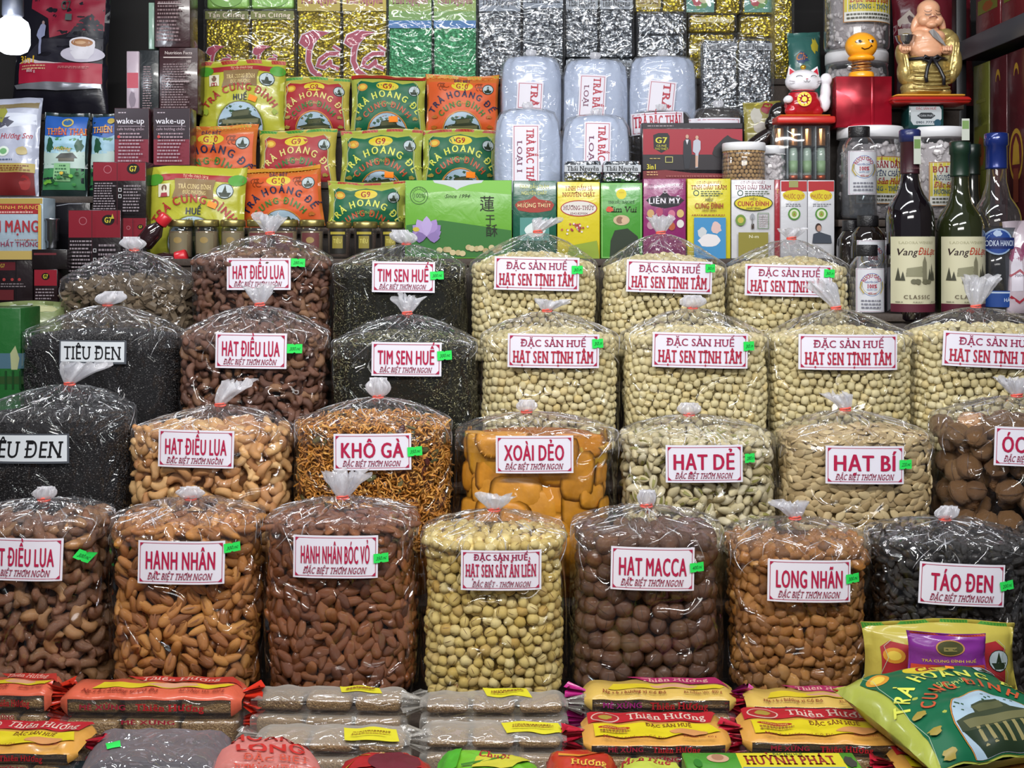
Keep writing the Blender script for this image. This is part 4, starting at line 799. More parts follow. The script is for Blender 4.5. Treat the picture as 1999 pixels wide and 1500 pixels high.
def tea(kind, label, x0, y0, x1, y1, D, vis, seed=0, sticker=None, rz=0, ry=0, group='pillow packets of royal tea', name='tea_packet', sc=1, tilt=-6):
    """design laid out in a 0..100 wide, 0..90 high field"""
    base = dict(Y='#b6b53a', R='#bdae4c', G='#aab34c', O='#cd7030', U='#b4522e')[kind]; y1b = y0+(y1-y0)
    root, A = pillow(name, label, x0, y0, x1, y1, D, base, group, rz=rz, ry=ry, seed=seed, seal={'O': '#d0912e', 'R': '#a8b43a' if seed % 2 else '#3f8a34'}.get(kind, '#a3291f'), d=.033*sc, sealh=9*sc, tilt=tilt)
    W = x1-x0; k = W/100; X = lambda a: x0+a*k; Y = lambda b: y0+b*k; cx = X(50); yc = y1-1
    def P(*pts): return [(X(a), min(Y(b), yc)) for a, b in pts]
    if kind in 'RGO':
        f = dict(R='#a62a30', G='#12613f', O='#d55a26')[kind]; tc = dict(R='#dfd07a', G='#d9dc5a', O='#1d2448')[kind]; cc = dict(R='#2f7a34', G='#c25430', O='#2f7a2c')[kind]
        if kind == 'O': A.poly(P((3, 12), (97, 12), (97, 99), (3, 99)), f)
        else: A.poly(P((8, 14), (14, 10), (30, 13), (50, 9), (70, 13), (84, 10), (91, 15), (90, 40), (94, 99), (6, 99), (9, 40)), f)
        A.ell(cx, Y(17), 15*k, 6.2*k, '#d8c22e'); A.text('G10' if kind == 'O' else 'G9', cx, Y(17), 7*k, (17 if kind == 'O' else 13)*k, '#9c2420', 2)
        if kind == 'O':
            A.text('ĐẶC BIỆT', cx, Y(9.5), 4*k, 22*k, '#2a2a55', 1)
            for sx in (24, 76):
                for i in range(5): A.ring(X(sx+(i-2)*2), Y(17+(i % 2)*4), 4*k, 3*k, 1.1*k, '#8a3a14', 30*i, 30*i+220, n=10); A.k -= 1
                A.k += 1
            for i in range(22): A.ell(X(6+i*4), Y(6+(i % 2)), 1, 1, '#e0b04a', n=6); A.k -= 1
            A.k += 1
        else:
            A.ell(X(16), Y(19), 7*k, 5*k, '#cf8f2e', n=16); A.ell(X(16), Y(19), 4.5*k, 3*k, '#dfc04a', n=12)
        badge(A, X(86), Y(22), 7*k)
        A.arc('TRÀ HOÀNG ĐẾ', cx, Y(75), 45*k, 153, 27, 8.5*k, tc, 2, .85, ry=43*k)
        A.text('SẢN PHẨM', cx, Y(40.5), 3.6*k, 22*k, '#d8a03a' if kind == 'O' else '#b9c46a', 0)
        A.arc('CUNG ĐÌNH', cx, Y(78), 33*k, 148, 32, 7.5*k, cc, 2, .85)
        palace(A, cx, Y(78), 25*k, yc)
        for i in range(4):
            for sx in (12, 88):
                if Y(60+i*13) < yc-3: A.wob(X(sx), Y(60+i*13), 5*k, 3*k, '#9c8a3a' if kind != 'O' else '#b0661e', i+sx, amp=.5)
        if kind != 'O':
            for sx in (1, -1): A.line([(cx+sx*k*q[0], min(Y(q[1]), yc)) for q in ((35, 9), (40, 13), (38, 20), (42, 30), (41, 45), (44, 60), (43, 75), (45, 95))], 1.0, '#a9b9a0')
    else:
        A.poly(P((2, 9), (98, 9), (98, 16), (60, 15), (40, 15), (2, 16)), '#a12a30'); A.text('Tư vấn khách hàng', cx, Y(11), 3*k, 26*k, '#e3c8a0', 0); A.text('0983.04.04.04', cx, Y(15), 3*k, 22*k, '#e3c8a0', 0)
        for sx in (8, 92): A.ell(X(sx), Y(14), 9*k, 6*k, '#4f9a2e', n=16)
        A.poly(P((29, 14), (71, 14), (69, 24), (70, 34), (55, 32), (45, 32), (27, 34), (30, 24)), '#8a6f48'); A.text('TRÀ CUNG ĐÌNH', cx, Y(22), 4.5*k, 34*k, '#e0c88a', 1, True); A.text('ĐỨC PHƯỢNG', cx, Y(28), 3.6*k, 24*k, '#e0c88a', 1, True)
        A.rect(X(12), Y(19), X(24), Y(32), '#e2ddc4'); A.ell(X(18), Y(23.5), 3*k, 3.6*k, '#7a5a48', n=12); A.poly(P((14, 32), (15, 28), (21, 28), (22, 32)), '#a8404a'); badge(A, X(81), Y(25), 8*k)
        A.arc('TRÀ CUNG ĐÌNH', cx, Y(82), 46*k, 148, 32, 8*k, '#a8302a', 2, .9, ry=44*k); A.text('HUẾ', cx, Y(46.5), 6.5*k, 17*k, '#1c2440', 2)
        palace(A, cx, Y(78), 26*k, yc, '#7a8a24')
        for sx in (9, 91): A.wob(X(sx), Y(62), 4*k, 5*k, '#8fa22a', sx, amp=.5)
    if sticker:
        sx, sy, sr = sticker; A.rot = sr; A.c = (sx, sy); A.rect(sx-9, sy-5.5, sx+9, sy+5.5, paper('#ff8a22'), 'price_sticker')
    A.build(); return root
tea('Y', 'yellow royal tea packet at the top of the tea pile beside the brown cartons', 387, 115, 557, 265, 3.70, 0, 1, (498, 197, 20))
tea('R', 'red tea packet between the yellow one and the green one in the top tea row', 546, 150, 684, 258, 3.72, 0, 2)
tea('G', 'green tea packet in the top tea row between the red and the orange packet', 683, 146, 832, 262, 3.70, 0, 3, (770, 237, -2))
tea('O', 'orange tea packet at the end of the top tea row beside the white bundles', 830, 145, 975, 262, 3.70, 0, 4)
tea('O', 'orange tea packet in the middle row above the yellow one', 326, 243, 503, 360, 3.58, 0, 5, rz=0)
tea('R', 'red tea packet in the middle row, half covered by its neighbours', 503, 252, 658, 362, 3.60, 0, 6)
tea('G', 'green tea packet in the middle tea row beside the red one', 663, 252, 826, 362, 3.58, 0, 7, (762, 345, 3))
tea('G', 'green tea packet in the middle tea row right above the lotus gift box', 822, 252, 977, 362, 3.59, 0, 8, (920, 345, 3))
tea('Y', 'yellow royal tea packet in the lowest row above the small jars', 284, 324, 480, 504, 3.40, 0, 9, (420, 402, 20))
tea('O', 'orange tea packet in the lowest row beside the yellow one', 472, 326, 636, 448, 3.47, 0, 10, ry=-5)
tea('G', 'green tea packet in the lowest row next to the lotus gift box', 638, 354, 794, 448, 3.46, 0, 11)
# ------------------------------------------------------------------ foil bricks
GOLD = foil('gold_foil', '#94801a', '#cdb936', 105, .28, 1.0, .85); SILV = foil('silver_foil', '#5f656c', '#d5d9de', 105, .26, 1.0, .9); GRNF = foil('green_foil', '#2f7a4c', '#4fa070', 130, .4, .8, .45)
def bricks(label, cells, D, mat, heads=None, wrap=True, art=None, group='foil bricks of tea at the top'):
    xs = [c[0] for c in cells]+[c[2] for c in cells]; y1 = max(c[3] for c in cells); base = (((min(xs)+max(xs))/2-CX)*D/F, D+.035, ZY(y1, D))
    root = thing('foil_tea_pack', label, 'tea pack', base, 0, group)
    for x0, y0, x1, y1_ in cells:
        xa, xb = (x0-CX)*D/F-base[0], (x1-CX)*D/F-base[0]; rbox('foil_brick', xa+.002, xb-.002, -.033, .033, ZY(y1_, D)-base[2], ZY(y0, D)-base[2], mat, root, .008, 3, True, .0025)
    A = Art(root, flatmap(D-.0035, base), 40)
    if art: art(A)
    for h in heads or []:
        x0, y0, x1, y1_, c, txt, tc = h; A.rect(x0, y0, x1, y1_, c, 'header_band')
        if txt: A.text(txt, (x0+x1)/2, (y0+y1_)/2, min(13, (y1_-y0)*.62), (x1-x0)*.86, tc, 2, True)
    A.build()
    if wrap:
        xa, xb = (min(xs)-CX)*D/F-base[0]-.004, (max(xs)-CX)*D/F-base[0]+.004; zt = ZY(min(c[1] for c in cells), D)-base[2]+.004
        rbox('clear_wrap', xa, xb, -.043, .039, 0, zt, WRAP, root, .006, 3, True, .003)
    return root
def calli(dx, dy, k=1):
    def f(A):
        for ex in dx:
            P = lambda pts: [(ex+a*k, dy+b*k) for a, b in pts]
            for c, e in (('#d8c9cf', 1.5), ('#a32a4c', 0)):
                A.poly(P([(0-e, 8), (4-e, -2-e), (18, -8-e), (40+e, -6), (28, 0), (20, 8+e), (8, 14+e)]), c)
                A.line(P([(18, 2), (13, 18), (12, 32), (17, 44), (28, 52)]), (6+2*e)*k, c); A.line(P([(52+e, 22), (38, 22), (27, 30), (24, 38), (32, 40), (42, 32)]), (5+2*e)*k, c); A.line(P([(40, 30), (42, 38), (52, 42)]), (4+2*e)*k, c); A.line(P([(44, 12), (54, 18)]), (3+2*e)*k, c)
    return f
TN = 'Thái Nguyên'
bricks('pair of gold foil tea bricks with an olive header, first of the top row', [(400, 20, 486, 160), (489, 20, 575, 160)], 3.85, GOLD, [(401, 22, 485, 38, '#6f7434', 'Tân Cương', '#d9c9b4'), (490, 22, 574, 38, '#6f7434', 'Tân Cương', '#d9c9b4')], art=calli((403, 493), 96, .9))
bricks('pair of green wrapped tea bricks above the olive-headed gold ones', [(402, -60, 486, 16), (489, -60, 574, 16)], 3.86, pm('#7fae52', .4, .1, .5, .5, .5, 60), art=lambda A: [A.ell(x, -6, 32, 20, '#8fc463') for x in (442, 532)])
bricks('pair of gold foil tea bricks with large crimson brush lettering', [(580, -70, 665, 160), (668, -70, 755, 160)], 3.85, GOLD, [(581, -20, 664, 22, '#b9a63a', 'Thái Nguyên', '#a8486a'), (669, -20, 754, 22, '#b9a63a', 'Thái Nguyên', '#a8486a')], art=calli((584, 672), 72, 1.5))
bricks('pair of green foil tea bricks with a blue band', [(758, -70, 843, 160), (846, -70, 930, 160)], 3.85, GRNF, [(759, -20, 842, 22, '#8aa64a', TN, '#a04a6c'), (847, -20, 929, 22, '#8aa64a', TN, '#a04a6c'), (759, 22, 842, 40, '#6f9c4a', '', ''), (847, 22, 929, 40, '#6f9c4a', '', ''), (759, 40, 842, 55, '#2a6fae', '', ''), (847, 40, 929, 55, '#2a6fae', '', '')])
bricks('pair of silver foil tea bricks under glossy film above the white bundles', [(934, -70, 1017, 160), (1020, -70, 1100, 160)], 3.85, SILV, [(935, -14, 1016, 22, '#7d8896', TN, '#23262e'), (1021, -18, 1099, 16, '#7d8896', TN, '#23262e')])
bricks('tall pair of silver foil tea bricks with black lettering at the top', [(1104, -60, 1168, 111), (1170, -60, 1236, 111)], 3.85, SILV, [(1105, -6, 1167, 18, '#8a929c', TN, '#1c1e24'), (1171, -6, 1235, 18, '#8a929c', TN, '#1c1e24')])
bricks('low pair of silver foil bricks beneath the tall silver pair', [(1104, 113, 1168, 160), (1170, 113, 1236, 160)], 3.85, SILV, [(1105, 118, 1167, 130, '#8a929c', TN, '#1c1e24'), (1171, 118, 1235, 130, '#8a929c', TN, '#1c1e24')], wrap=False)
bricks('stack of small silver foil bricks between the tall silver pair and the gold ones', [(1246, 25, 1338, 66), (1246, 68, 1337, 110), (1246, 112, 1337, 160)], 3.84, SILV)
bricks('olive and gold foil packs above the small silver stack', [(1240, -50, 1291, 23), (1293, -50, 1337, 23)], 3.86, GOLD, [(1241, -12, 1290, 14, '#a89632', 'Tân Cương', '#6a4a1c')])
def swirl(cx):
    def f(A):
        A.rect(cx-27, -30, cx+27, 24, '#4c8a7c', 'header_band'); A.wob(cx, 2, 20, 18, '#5a8f42', 3); A.wob(cx-4, 4, 15, 12, '#a83a44', 5, amp=.6); A.wob(cx+6, 0, 9, 8, '#c9c9a0', 8, amp=.5)
    return f
bricks('gold foil pack with a green and red swirl print, nearer the silver stack', [(1340, -50, 1395, 26), (1397, -50, 1446, 26)], 3.86, GOLD, art=swirl(1367))
bricks('gold foil pack with a green and red swirl print, nearer the starch jar', [(1450, -50, 1512, 28)], 3.86, GOLD, art=swirl(1480))
bricks('wide gold foil brick with pale lettering', [(1345, 28, 1436, 62)], 3.86, GOLD, [(1350, 34, 1430, 44, '#c2ae34', 'Tân Cương', '#dcd8c0')])
bricks('plain yellow gold foil brick beside the lettered one', [(1445, 31, 1524, 72)], 3.86, GOLD)
bricks('gold foil bricks behind the big silver pair', [(1345, 66, 1436, 160), (1440, 75, 1526, 160)], 3.87, GOLD)
bricks('big pair of silver foil tea bricks standing in front of the gold ones', [(1372, 78, 1440, 258), (1442, 78, 1508, 258)], 3.68, SILV, [(1373, 84, 1439, 98, '#70767e', TN, '#15171c'), (1443, 84, 1507, 98, '#8a9098', TN, '#15171c')])
for i, x0 in enumerate((1101, 1177)):
    bricks(('small silver foil brick above the yellow oil carton', 'small silver foil brick above the fresh green oil carton')[i], [(x0, 314, x0+75, 353 if i == 0 else 355)], 3.325, SILV, [(x0+1, 322, x0+74, 336, '#b9bec4', TN, '#15171c')], wrap=False, group='small silver bricks')
t = bricks('tall narrow gold foil pack leaning beside the blue printed one', [(1512, -60, 1548, 207)], 3.80, GOLD)
root, A = pillow('tea_packet', 'crumpled blue and green printed pouch beside the starch jars', 1540, 60, 1608, 207, 3.74, '#3a6a64', None, rz=8, seal=None, seed=31); A.wob(1562, 115, 16, 14, '#2a3f6a', 2, amp=.5); A.text('Chè', 1560, 112, 14, 24, '#c9762e', 1, False, .3); A.wob(1590, 90, 10, 22, '#c2b23a', 4, amp=.6); A.wob(1580, 160, 14, 24, '#8fae8a', 6, amp=.6); A.build()
# ------------------------------------------------------------------ white paper tea bundles
def bundle(label, x0, y0, x1, y1, D, sign, rot=0, seed=0, dark_=False, name='tea_bundle'):
    w_ = (x1-x0)*D/F/2; h = (y1-y0)*D/F; base = (((x0+x1)/2-CX)*D/F, D, ZY(y1, D)); root = thing(name, label, 'tea bundle', base, 0, 'white tea bundles')
    prof = [(.86, 0), (.97, .02), (1, .06), (1, .5), (.985, .74), (.93, .86), (.80, .93), (.55, .97), (.2, .985)]; seg = 48; V = []; dy = .5
    for r, z in prof:
        for i in range(seg):
            a = 2*PI*i/seg; k = r*(1+.018*math.sin(a*9+seed)+.03*noise.noise(Vector((math.cos(a)*2, math.sin(a)*2, z*4+seed)))*(1+z)); V.append((w_*k*math.cos(a), w_*dy*k*math.sin(a), h*z+(.006*math.sin(a*11+seed) if .8 < z < .96 else 0)))
    Fs = grid_faces(seg, len(prof), True)+[tuple(range((len(prof)-1)*seg, len(prof)*seg))]; mo('paper_wrap', V, Fs, pm('#26211f', .5, 0, .4, 0, .8, 60) if dark_ else pm('#a3adc2', .55, 0, .4, .3, .5, 16, None, 0, 0, .012), root)
    V2 = [(x*1.05, y*1.05, z*1.012+.001) for x, y, z in V]; mo('clear_film', V2, Fs, WRAP, root)
    tuft(root, (0, 0, h*.985), .02, .014, 'knob', (0, 0), seed, False)
    if sign:
        sx0, sy0, sx1, sy1 = sign[:4]; rd = w_*dy*1.06
        def mp(x, y, l): X = (x-CX)*(D-rd)/F-base[0]; q = min(.97, abs(X)/(w_*1.05)); return (X, -rd*math.sqrt(1-q*q)-.004-l, ZY(y, D-rd)-base[2])
        A = Art(None, mp, 10); A.rot = rot; A.c = ((sx0+sx1)/2, (sy0+sy1)/2); A.rect(sx0, sy0, sx1, sy1, paper('#dcd8e2'), 'label_card'); c = A.build()[0]; c.parent = root; A.d = {}; A.p = c
        A.frame(sx0+3, sy0+3, sx1-3, sy1+20 if False else sy1-3, 1, '#b02a46', 'label_border')
        hgt = sy1-sy0
        if sign[4] == 'v':
            W = sx1-sx0; A.text(sign[5], sx0+W*.66, sy0+hgt*.5, W*.27, hgt*.86, '#b5283e', 2, True, 0, 90)
            if sign[6]: A.text(sign[6], sx0+W*.27, sy0+hgt*.5, W*.18, hgt*.5, '#7a3a5c', 1, True, 0, 90)
        else: A.text(sign[5], (sx0+sx1)/2, sy0+hgt*.42, hgt*.5, (sx1-sx0)*.9, '#b5283e', 2, True)
        A.build()
    return root
bundle('white paper tea bundle in the back row above the other one, beside the orange packet', 978, 108, 1095, 258, 3.70, (1009, 160, 1060, 214, 'v', 'TRÀ', ''), 3, 1)
bundle('white paper tea bundle in the back row with an upright sign reading downwards', 1100, 114, 1224, 258, 3.70, (1130, 146, 1182, 230, 'v', 'TRÀ BẮC', 'LOẠI'), 3, 2)
bundle('white paper tea bundle in the back row behind the small round tea sign', 1229, 108, 1357, 258, 3.70, (1265, 158, 1318, 222, 'v', 'TRÀ', ''), 6, 3)
bundle('white paper tea bundle in the front row with the longest upright sign', 966, 210, 1094, 445, 3.47, (1000, 243, 1053, 372, 'v', 'TRÀ BẮC THÁI', 'LOẠI 1'), 0, 4)
bundle('white paper tea bundle in the front row above the two small silver bricks', 1098, 222, 1230, 445, 3.47, (1140, 238, 1192, 350, 'v', 'TRÀ BẮC TH', 'LOẠI'), 1, 5)
bundle('dark tea bag with a curved sign behind the red coffee carton', 1232, 215, 1350, 357, 3.585, (1234, 219, 1335, 262, 'h', 'TRÀ BẮC THÁI'), -2, 6, True, 'tea_bag')
bundle('dark tea bag with a rounded top and white sign beside the silver bricks', 1352, 208, 1452, 357, 3.585, (1342, 230, 1446, 250, 'h', ''), 0, 7, True, 'tea_bag')
# ------------------------------------------------------------------ coffee cartons and bags
def g7(x0, y0, x1, y1, D, label, depth=.08, back=True, seed=1, group='black and red coffee cartons'):
    t = carton('coffee_carton', label, x0, y0, x1, y1, D, depth, '#1d1518', group); A = t[1]; W = x1-x0; H_ = y1-y0; m_ = x0+W*.52
    A.rect(x0+1, y0+1, x1-1, y0+H_*.30, '#7d1626'); A.ring(x0+W*.28, y0+H_*.12, W*.07, W*.07, 1, '#b0707a'); A.ell(x0+W*.76, y0+H_*.11, W*.12, W*.10, '#15100f'); A.text('G7', x0+W*.76, y0+H_*.11, W*.10, W*.14, '#cfc23a', 2)
    A.small(x0+4, m_-4, y0+H_*.32, y0+H_*.8, 12, '#8d8288', seed); A.small(m_+10, x1-4, y0+H_*.36, y0+H_*.8, 9, '#8d8288', seed+5); A.rect(m_-1, y0+2, m_, y1-2, '#3a1a20')
    for q in (.42, .52): A.frame(m_+2, y0+H_*q, m_+8, y0+H_*q+7, 1, '#cfcfd2')
    A.poly([(x0+W*.4, y0+H_*.9), (x0+W*.43, y0+H_*.82), (x0+W*.46, y0+H_*.9)], '#b5a83a'); return done(t)
g7(181, 316, 285, 440, 3.36, 'black and red coffee carton, topmost of its stack beside the yellow tea packet', seed=2)
g7(133, 410, 236, 590, 3.34, 'black and red coffee carton under and in front of the topmost one', .07, seed=4)
g7(237, 425, 286, 590, 3.36, 'dark coffee carton behind the red bottle caps', .06, seed=7)
t = carton('coffee_carton', 'small black and red coffee carton beside the roots bag', 66, 526, 112, 590, 3.30, .04, '#221418', 'black and red coffee cartons'); A = t[1]; A.rect(67, 527, 111, 558, '#8c1a2a'); A.ell(89, 540, 8, 7, '#17110f'); A.text('G7', 89, 540, 8, 10, '#cfc23a', 2); A.small(70, 108, 562, 586, 4, '#8d8288', 3); done(t)
t = carton('coffee_carton', 'pair of dark brown coffee cartons under the pale red-lettered carton', -40, 508, 64, 590, 3.31, .09, '#20171a'); A = t[1]; A.rect(-40, 512, 30, 528, '#5a1a22'); A.text('G7', 5, 519, 7, 9, '#b0a03a', 1)
for x in (8, 24, 38): A.ell(x, 546, 3, 3, '#a03a3a')
A.rect(31, 509, 32, 588, '#0f0c0e'); A.small(2, 60, 552, 562, 2, '#7a7074', 2); A.rect(0, 566, 28, 586, '#5c1f24'); done(t)
t = carton('tea_carton', 'pale blue and yellow carton with large red lettering', -60, 386, 84, 508, 3.31, .09, '#9fb0bd'); A = t[1]
A.rect(-60, 387, 83, 398, '#a8914a'); A.rect(-60, 398, 78, 418, '#9c2a30'); A.text('MINH MẠNG', 36, 405, 9, 84, '#c99a4a', 1, True); A.small(0, 70, 411, 418, 1, '#d8a8a0', 4); A.text('MINH MẠNG', 12, 442, 22, 132, '#a33038', 2); A.text('THẤT THỐNG', 36, 477, 9, 84, '#8c2540', 1); A.small(30, 76, 466, 471, 1, '#a06a5a', 4); A.rect(-60, 490, 83, 507, '#b8a05c'); A.rect(76, 400, 82, 506, '#c2a04a'); done(t)
cr = thing('metal_cup', 'stack of steel filter cups on black boxes beside the coffee cartons', 'cup', ((101-CX)*3.33/F, 3.33, ZY(486, 3.33)), 0)
rr = 13*3.33/F
lathe('cup_body', [(rr*.6, 0), (rr*.72, .004), (rr*.74, .02), (rr*.95, .024), (rr*.95, .078), (rr*1.12, .082), (rr*1.12, .086), (rr*.9, .086), (rr*.9, .03)], pm('#9a9ca2', .22, .95), cr)
t = carton('coffee_carton', 'low black box under the steel cup', 62, 487, 131, 526, 3.30, .06, '#1a1416'); t[1].rect(66, 494, 110, 498, '#6a2a30'); done(t)
t = carton('coffee_carton', 'black box with a pale edge behind the steel cup', 108, 396, 176, 487, 3.44, .03, '#17161a'); t[1].line([(110, 402), (135, 398), (160, 398)], 1.4, '#8a8c94'); done(t)
for i, (x0, x1) in enumerate(((223, 291), (299, 371))):
    t = carton('coffee_carton', ('dark red coffee carton with a white lowercase title beside the blue sky bag', 'dark red coffee carton with a white lowercase title half behind the orange tea packet')[i], x0, 211, x1, 385, 3.46, .07, '#3a1a22', 'dark red coffee cartons'); A = t[1]; cx = (x0+x1)/2
    A.rect(x0+1, 212, x1-1, 272, '#2a1d26'); A.rect(x0+1, 272, x1-1, 322, '#7a2234'); A.small(x0+8, x0+24, 218, 222, 1, '#b8a8b0', 3); A.text('wake-up', cx-2, 236, 11, (x1-x0)*.8, '#dcd6de', 1); A.rect(x0+8, 246, x1-8, 247, '#9c8a94'); A.text('cafe hương chồn', cx-2, 252, 5, (x1-x0)*.78, '#b09aa4', 0); A.small(x0+10, x1-8, 258, 318, 9, '#a08890', 6+i); A.ell(cx-22, 268, 3, 3, '#b33a3a'); done(t)
def brown(label, x0, y0, x1, y1, D, title=None, seed=1, col='#3a2024'):
    t = carton('coffee_carton', label, x0, y0, x1, y1, D, .09, col, 'brown nutrition cartons'); A = t[1]; cx = (x0+x1)/2
    if title: A.text(title, cx, y0+10, 6, (x1-x0)*.72, '#c9b8b4', 1); A.rect(x0+8, y0+18, x1-12, y0+20, '#c9b8b4'); A.text('100', x1-18, y0+27, 5, 9, '#c9b8b4', 0)
    A.small(x0+8, x1-12, y0+30, y1-8, 18, '#80686a', seed); A.rect(x0+10, y0+(y1-y0)*.52, x1-12, y0+(y1-y0)*.52+1.5, '#b8a8a8'); return done(t)
brown('brown carton printed with a nutrition table', 311, 93, 386, 222, 3.62, 'Nutrition Facts', 3)
brown('dark grey-green carton beside the nutrition carton', 272, 98, 310, 222, 3.63, None, 5, '#2a2e30')
t = carton('coffee_carton', 'slim carton with a pale red side beside the grey-green carton', 247, 100, 271, 222, 3.62, .08, '#b9a8b4'); t[1].rect(248, 142, 270, 172, '#b8384c'); t[1].wob(258, 195, 8, 18, '#7c6a78', 3); done(t)
brown('brown fine-printed carton on top with a glossy wrapped edge', 302, -80, 371, 92, 3.64, None, 8)
t = carton('coffee_carton', 'thin pale green carton edge behind the brown stack', 290, 5, 301, 96, 3.66, .05, '#8fae9c'); done(t)
# large coffee bag, blue sky bag, landscape bag
root, A = pillow('coffee_bag', 'large red and black coffee bag with a white cup picture beside the bright lamp', 22, -60, 212, 222, 3.70, '#17151f', None, seal=None, seed=41, d=.04)
A.poly([(60, -40), (205, -40), (205, 60), (150, 62), (100, 78), (96, 40), (60, 20)], '#8c1c34'); A.poly([(132, 75), (160, 40), (182, 27), (204, 50), (204, 75)], '#2b2a34'); A.poly([(85, 80), (205, 76), (205, 126), (40, 126)], '#23222e')
A.rect(36, 126, 204, 166, '#b01e3c'); A.poly([(36, 126), (60, 118), (80, 124), (130, 127), (36, 130)], '#d8c8cc'); A.text('3in1', 56, 120, 14, 34, '#e2b52e', 2); A.small(44, 98, 130, 142, 2, '#e0b48a', 4); A.small(120, 194, 133, 139, 2, '#d88a8a', 5); A.text('800 g', 66, 144, 5, 18, '#e3c8cc', 1)
A.ell(168, 110, 42, 16, '#c9c4d4'); A.ell(168, 92, 25, 17, '#d9d6e2'); A.poly([(143, 88), (193, 88), (190, 108), (180, 120), (155, 120), (146, 108)], '#e0dde8'); A.ell(168, 86, 25, 10, '#e8e6ee'); A.ell(168, 87, 21, 8, '#a8744c'); A.wob(165, 87, 12, 4, '#caa078', 5)
A.poly([(78, 66), (82, 54), (88, 50), (94, 56), (93, 76), (86, 80), (85, 110), (80, 112), (81, 84), (76, 76)], '#8d93b4'); A.ell(88, 50, 3, 4, '#a58a8a')
A.text('G7', 132, 12, 18, 20, '#3a4a44', 1); A.rect(133, 30, 146, 43, '#4a5a58'); A.poly([(30, 170), (100, 165), (204, 168), (204, 176), (120, 182), (36, 178)], ALU); A.build()
root, A = pillow('tea_bag_pouch', 'blue and green pouch with a landscape picture and red title', 80, 217, 171, 385, 3.50, '#1b2a2a', 'sky blue landscape pouches', seal=None, seed=42, d=.025)
def thien(A, x0, x1, full):
    A.rect(x0, 224, x1, 372, '#3a7a4a'); A.rect(x0, 224, x1, 268, '#2554a0'); A.poly([(x0, 262), (x0+30, 270), (x1, 258), (x1, 300), (x0, 300)], '#8fb4c4'); A.rect(x0, 296, x1, 330, '#a9bcb4'); A.wob(x0+14, 285, 12, 18, '#1f4a34', 2, amp=.5)
    if full: A.wob(x1-12, 285, 12, 16, '#1f4a34', 3, amp=.5); A.ell(132, 238, 12, 9, '#b8a24a'); A.ell(132, 238, 9, 6, '#2a5a8a'); A.text('THIÊN THAI', 130, 257, 13, 80, '#a02a2e', 2, True); A.text('THIÊN THAI', 129.4, 256.4, 12, 79, '#d88a3a', 0, True); A.poly([(112, 310), (122, 300), (146, 299), (156, 310)], '#3a3a34'); A.rect(118, 310, 150, 316, '#5a5648'); A.rect(109, 320, 142, 356, '#7fae7c'); A.small(112, 140, 322, 354, 5, '#2c5a38', 2); A.text('Hương', 125, 291, 7, 34, '#c9a03a', 1, False, .3)
    for i in range(12): A.wob(x0+8+i*(x1-x0-14)/12, 352+random.uniform(-14, 12), 5, 4, random.choice(['#2f7a34', '#6fae3c', '#c9a83a', '#24502a']), i)
thien(A, 84, 168, True); A.build()
root, A = pillow('tea_bag_pouch', 'second blue and green landscape pouch half behind the dark red coffee carton', 173, 218, 240, 385, 3.53, '#1b2a2a', 'sky blue landscape pouches', seal=None, seed=43, d=.02); thien(A, 176, 238, False); A.text('THIÊN', 200, 252, 13, 42, '#a02a2e', 2, True); A.text('THIÊN', 199.5, 251.5, 12, 41, '#e0b05a', 0, True); A.ell(216, 235, 7, 6, '#b8a24a'); A.build()
root, A = pillow('tea_bag_pouch', 'pale grey pouch with a misty river painting and a red base', -60, 190, 76, 385, 3.50, '#a8acbc', None, seal=None, seed=44, d=.03)
A.poly([(-50, 218), (70, 225), (72, 245), (-50, 260)], '#c9ccd8'); A.wob(8, 240, 26, 14, '#4a4a58', 3, amp=.6); A.wob(4, 225, 12, 22, '#8a8a3a', 5, amp=.5); A.rect(-55, 196, 72, 212, '#7a6a4a'); A.text('Hương Sen', 35, 268, 10, 62, '#a02a3a', 1, False, .3); A.ell(12, 298, 11, 10, '#cfd8cc'); A.ell(12, 298, 7, 6, '#6aa06a'); A.wob(48, 298, 14, 10, '#b8a878', 6); A.small(0, 34, 312, 317, 1, '#4a5a7a', 3); A.rect(-58, 322, 72, 340, '#a8944c'); A.small(2, 66, 325, 337, 3, '#7a3a24', 3); A.rect(-58, 340, 72, 383, '#6a1c1e'); A.wob(55, 360, 12, 16, '#8f2424', 7); A.build()
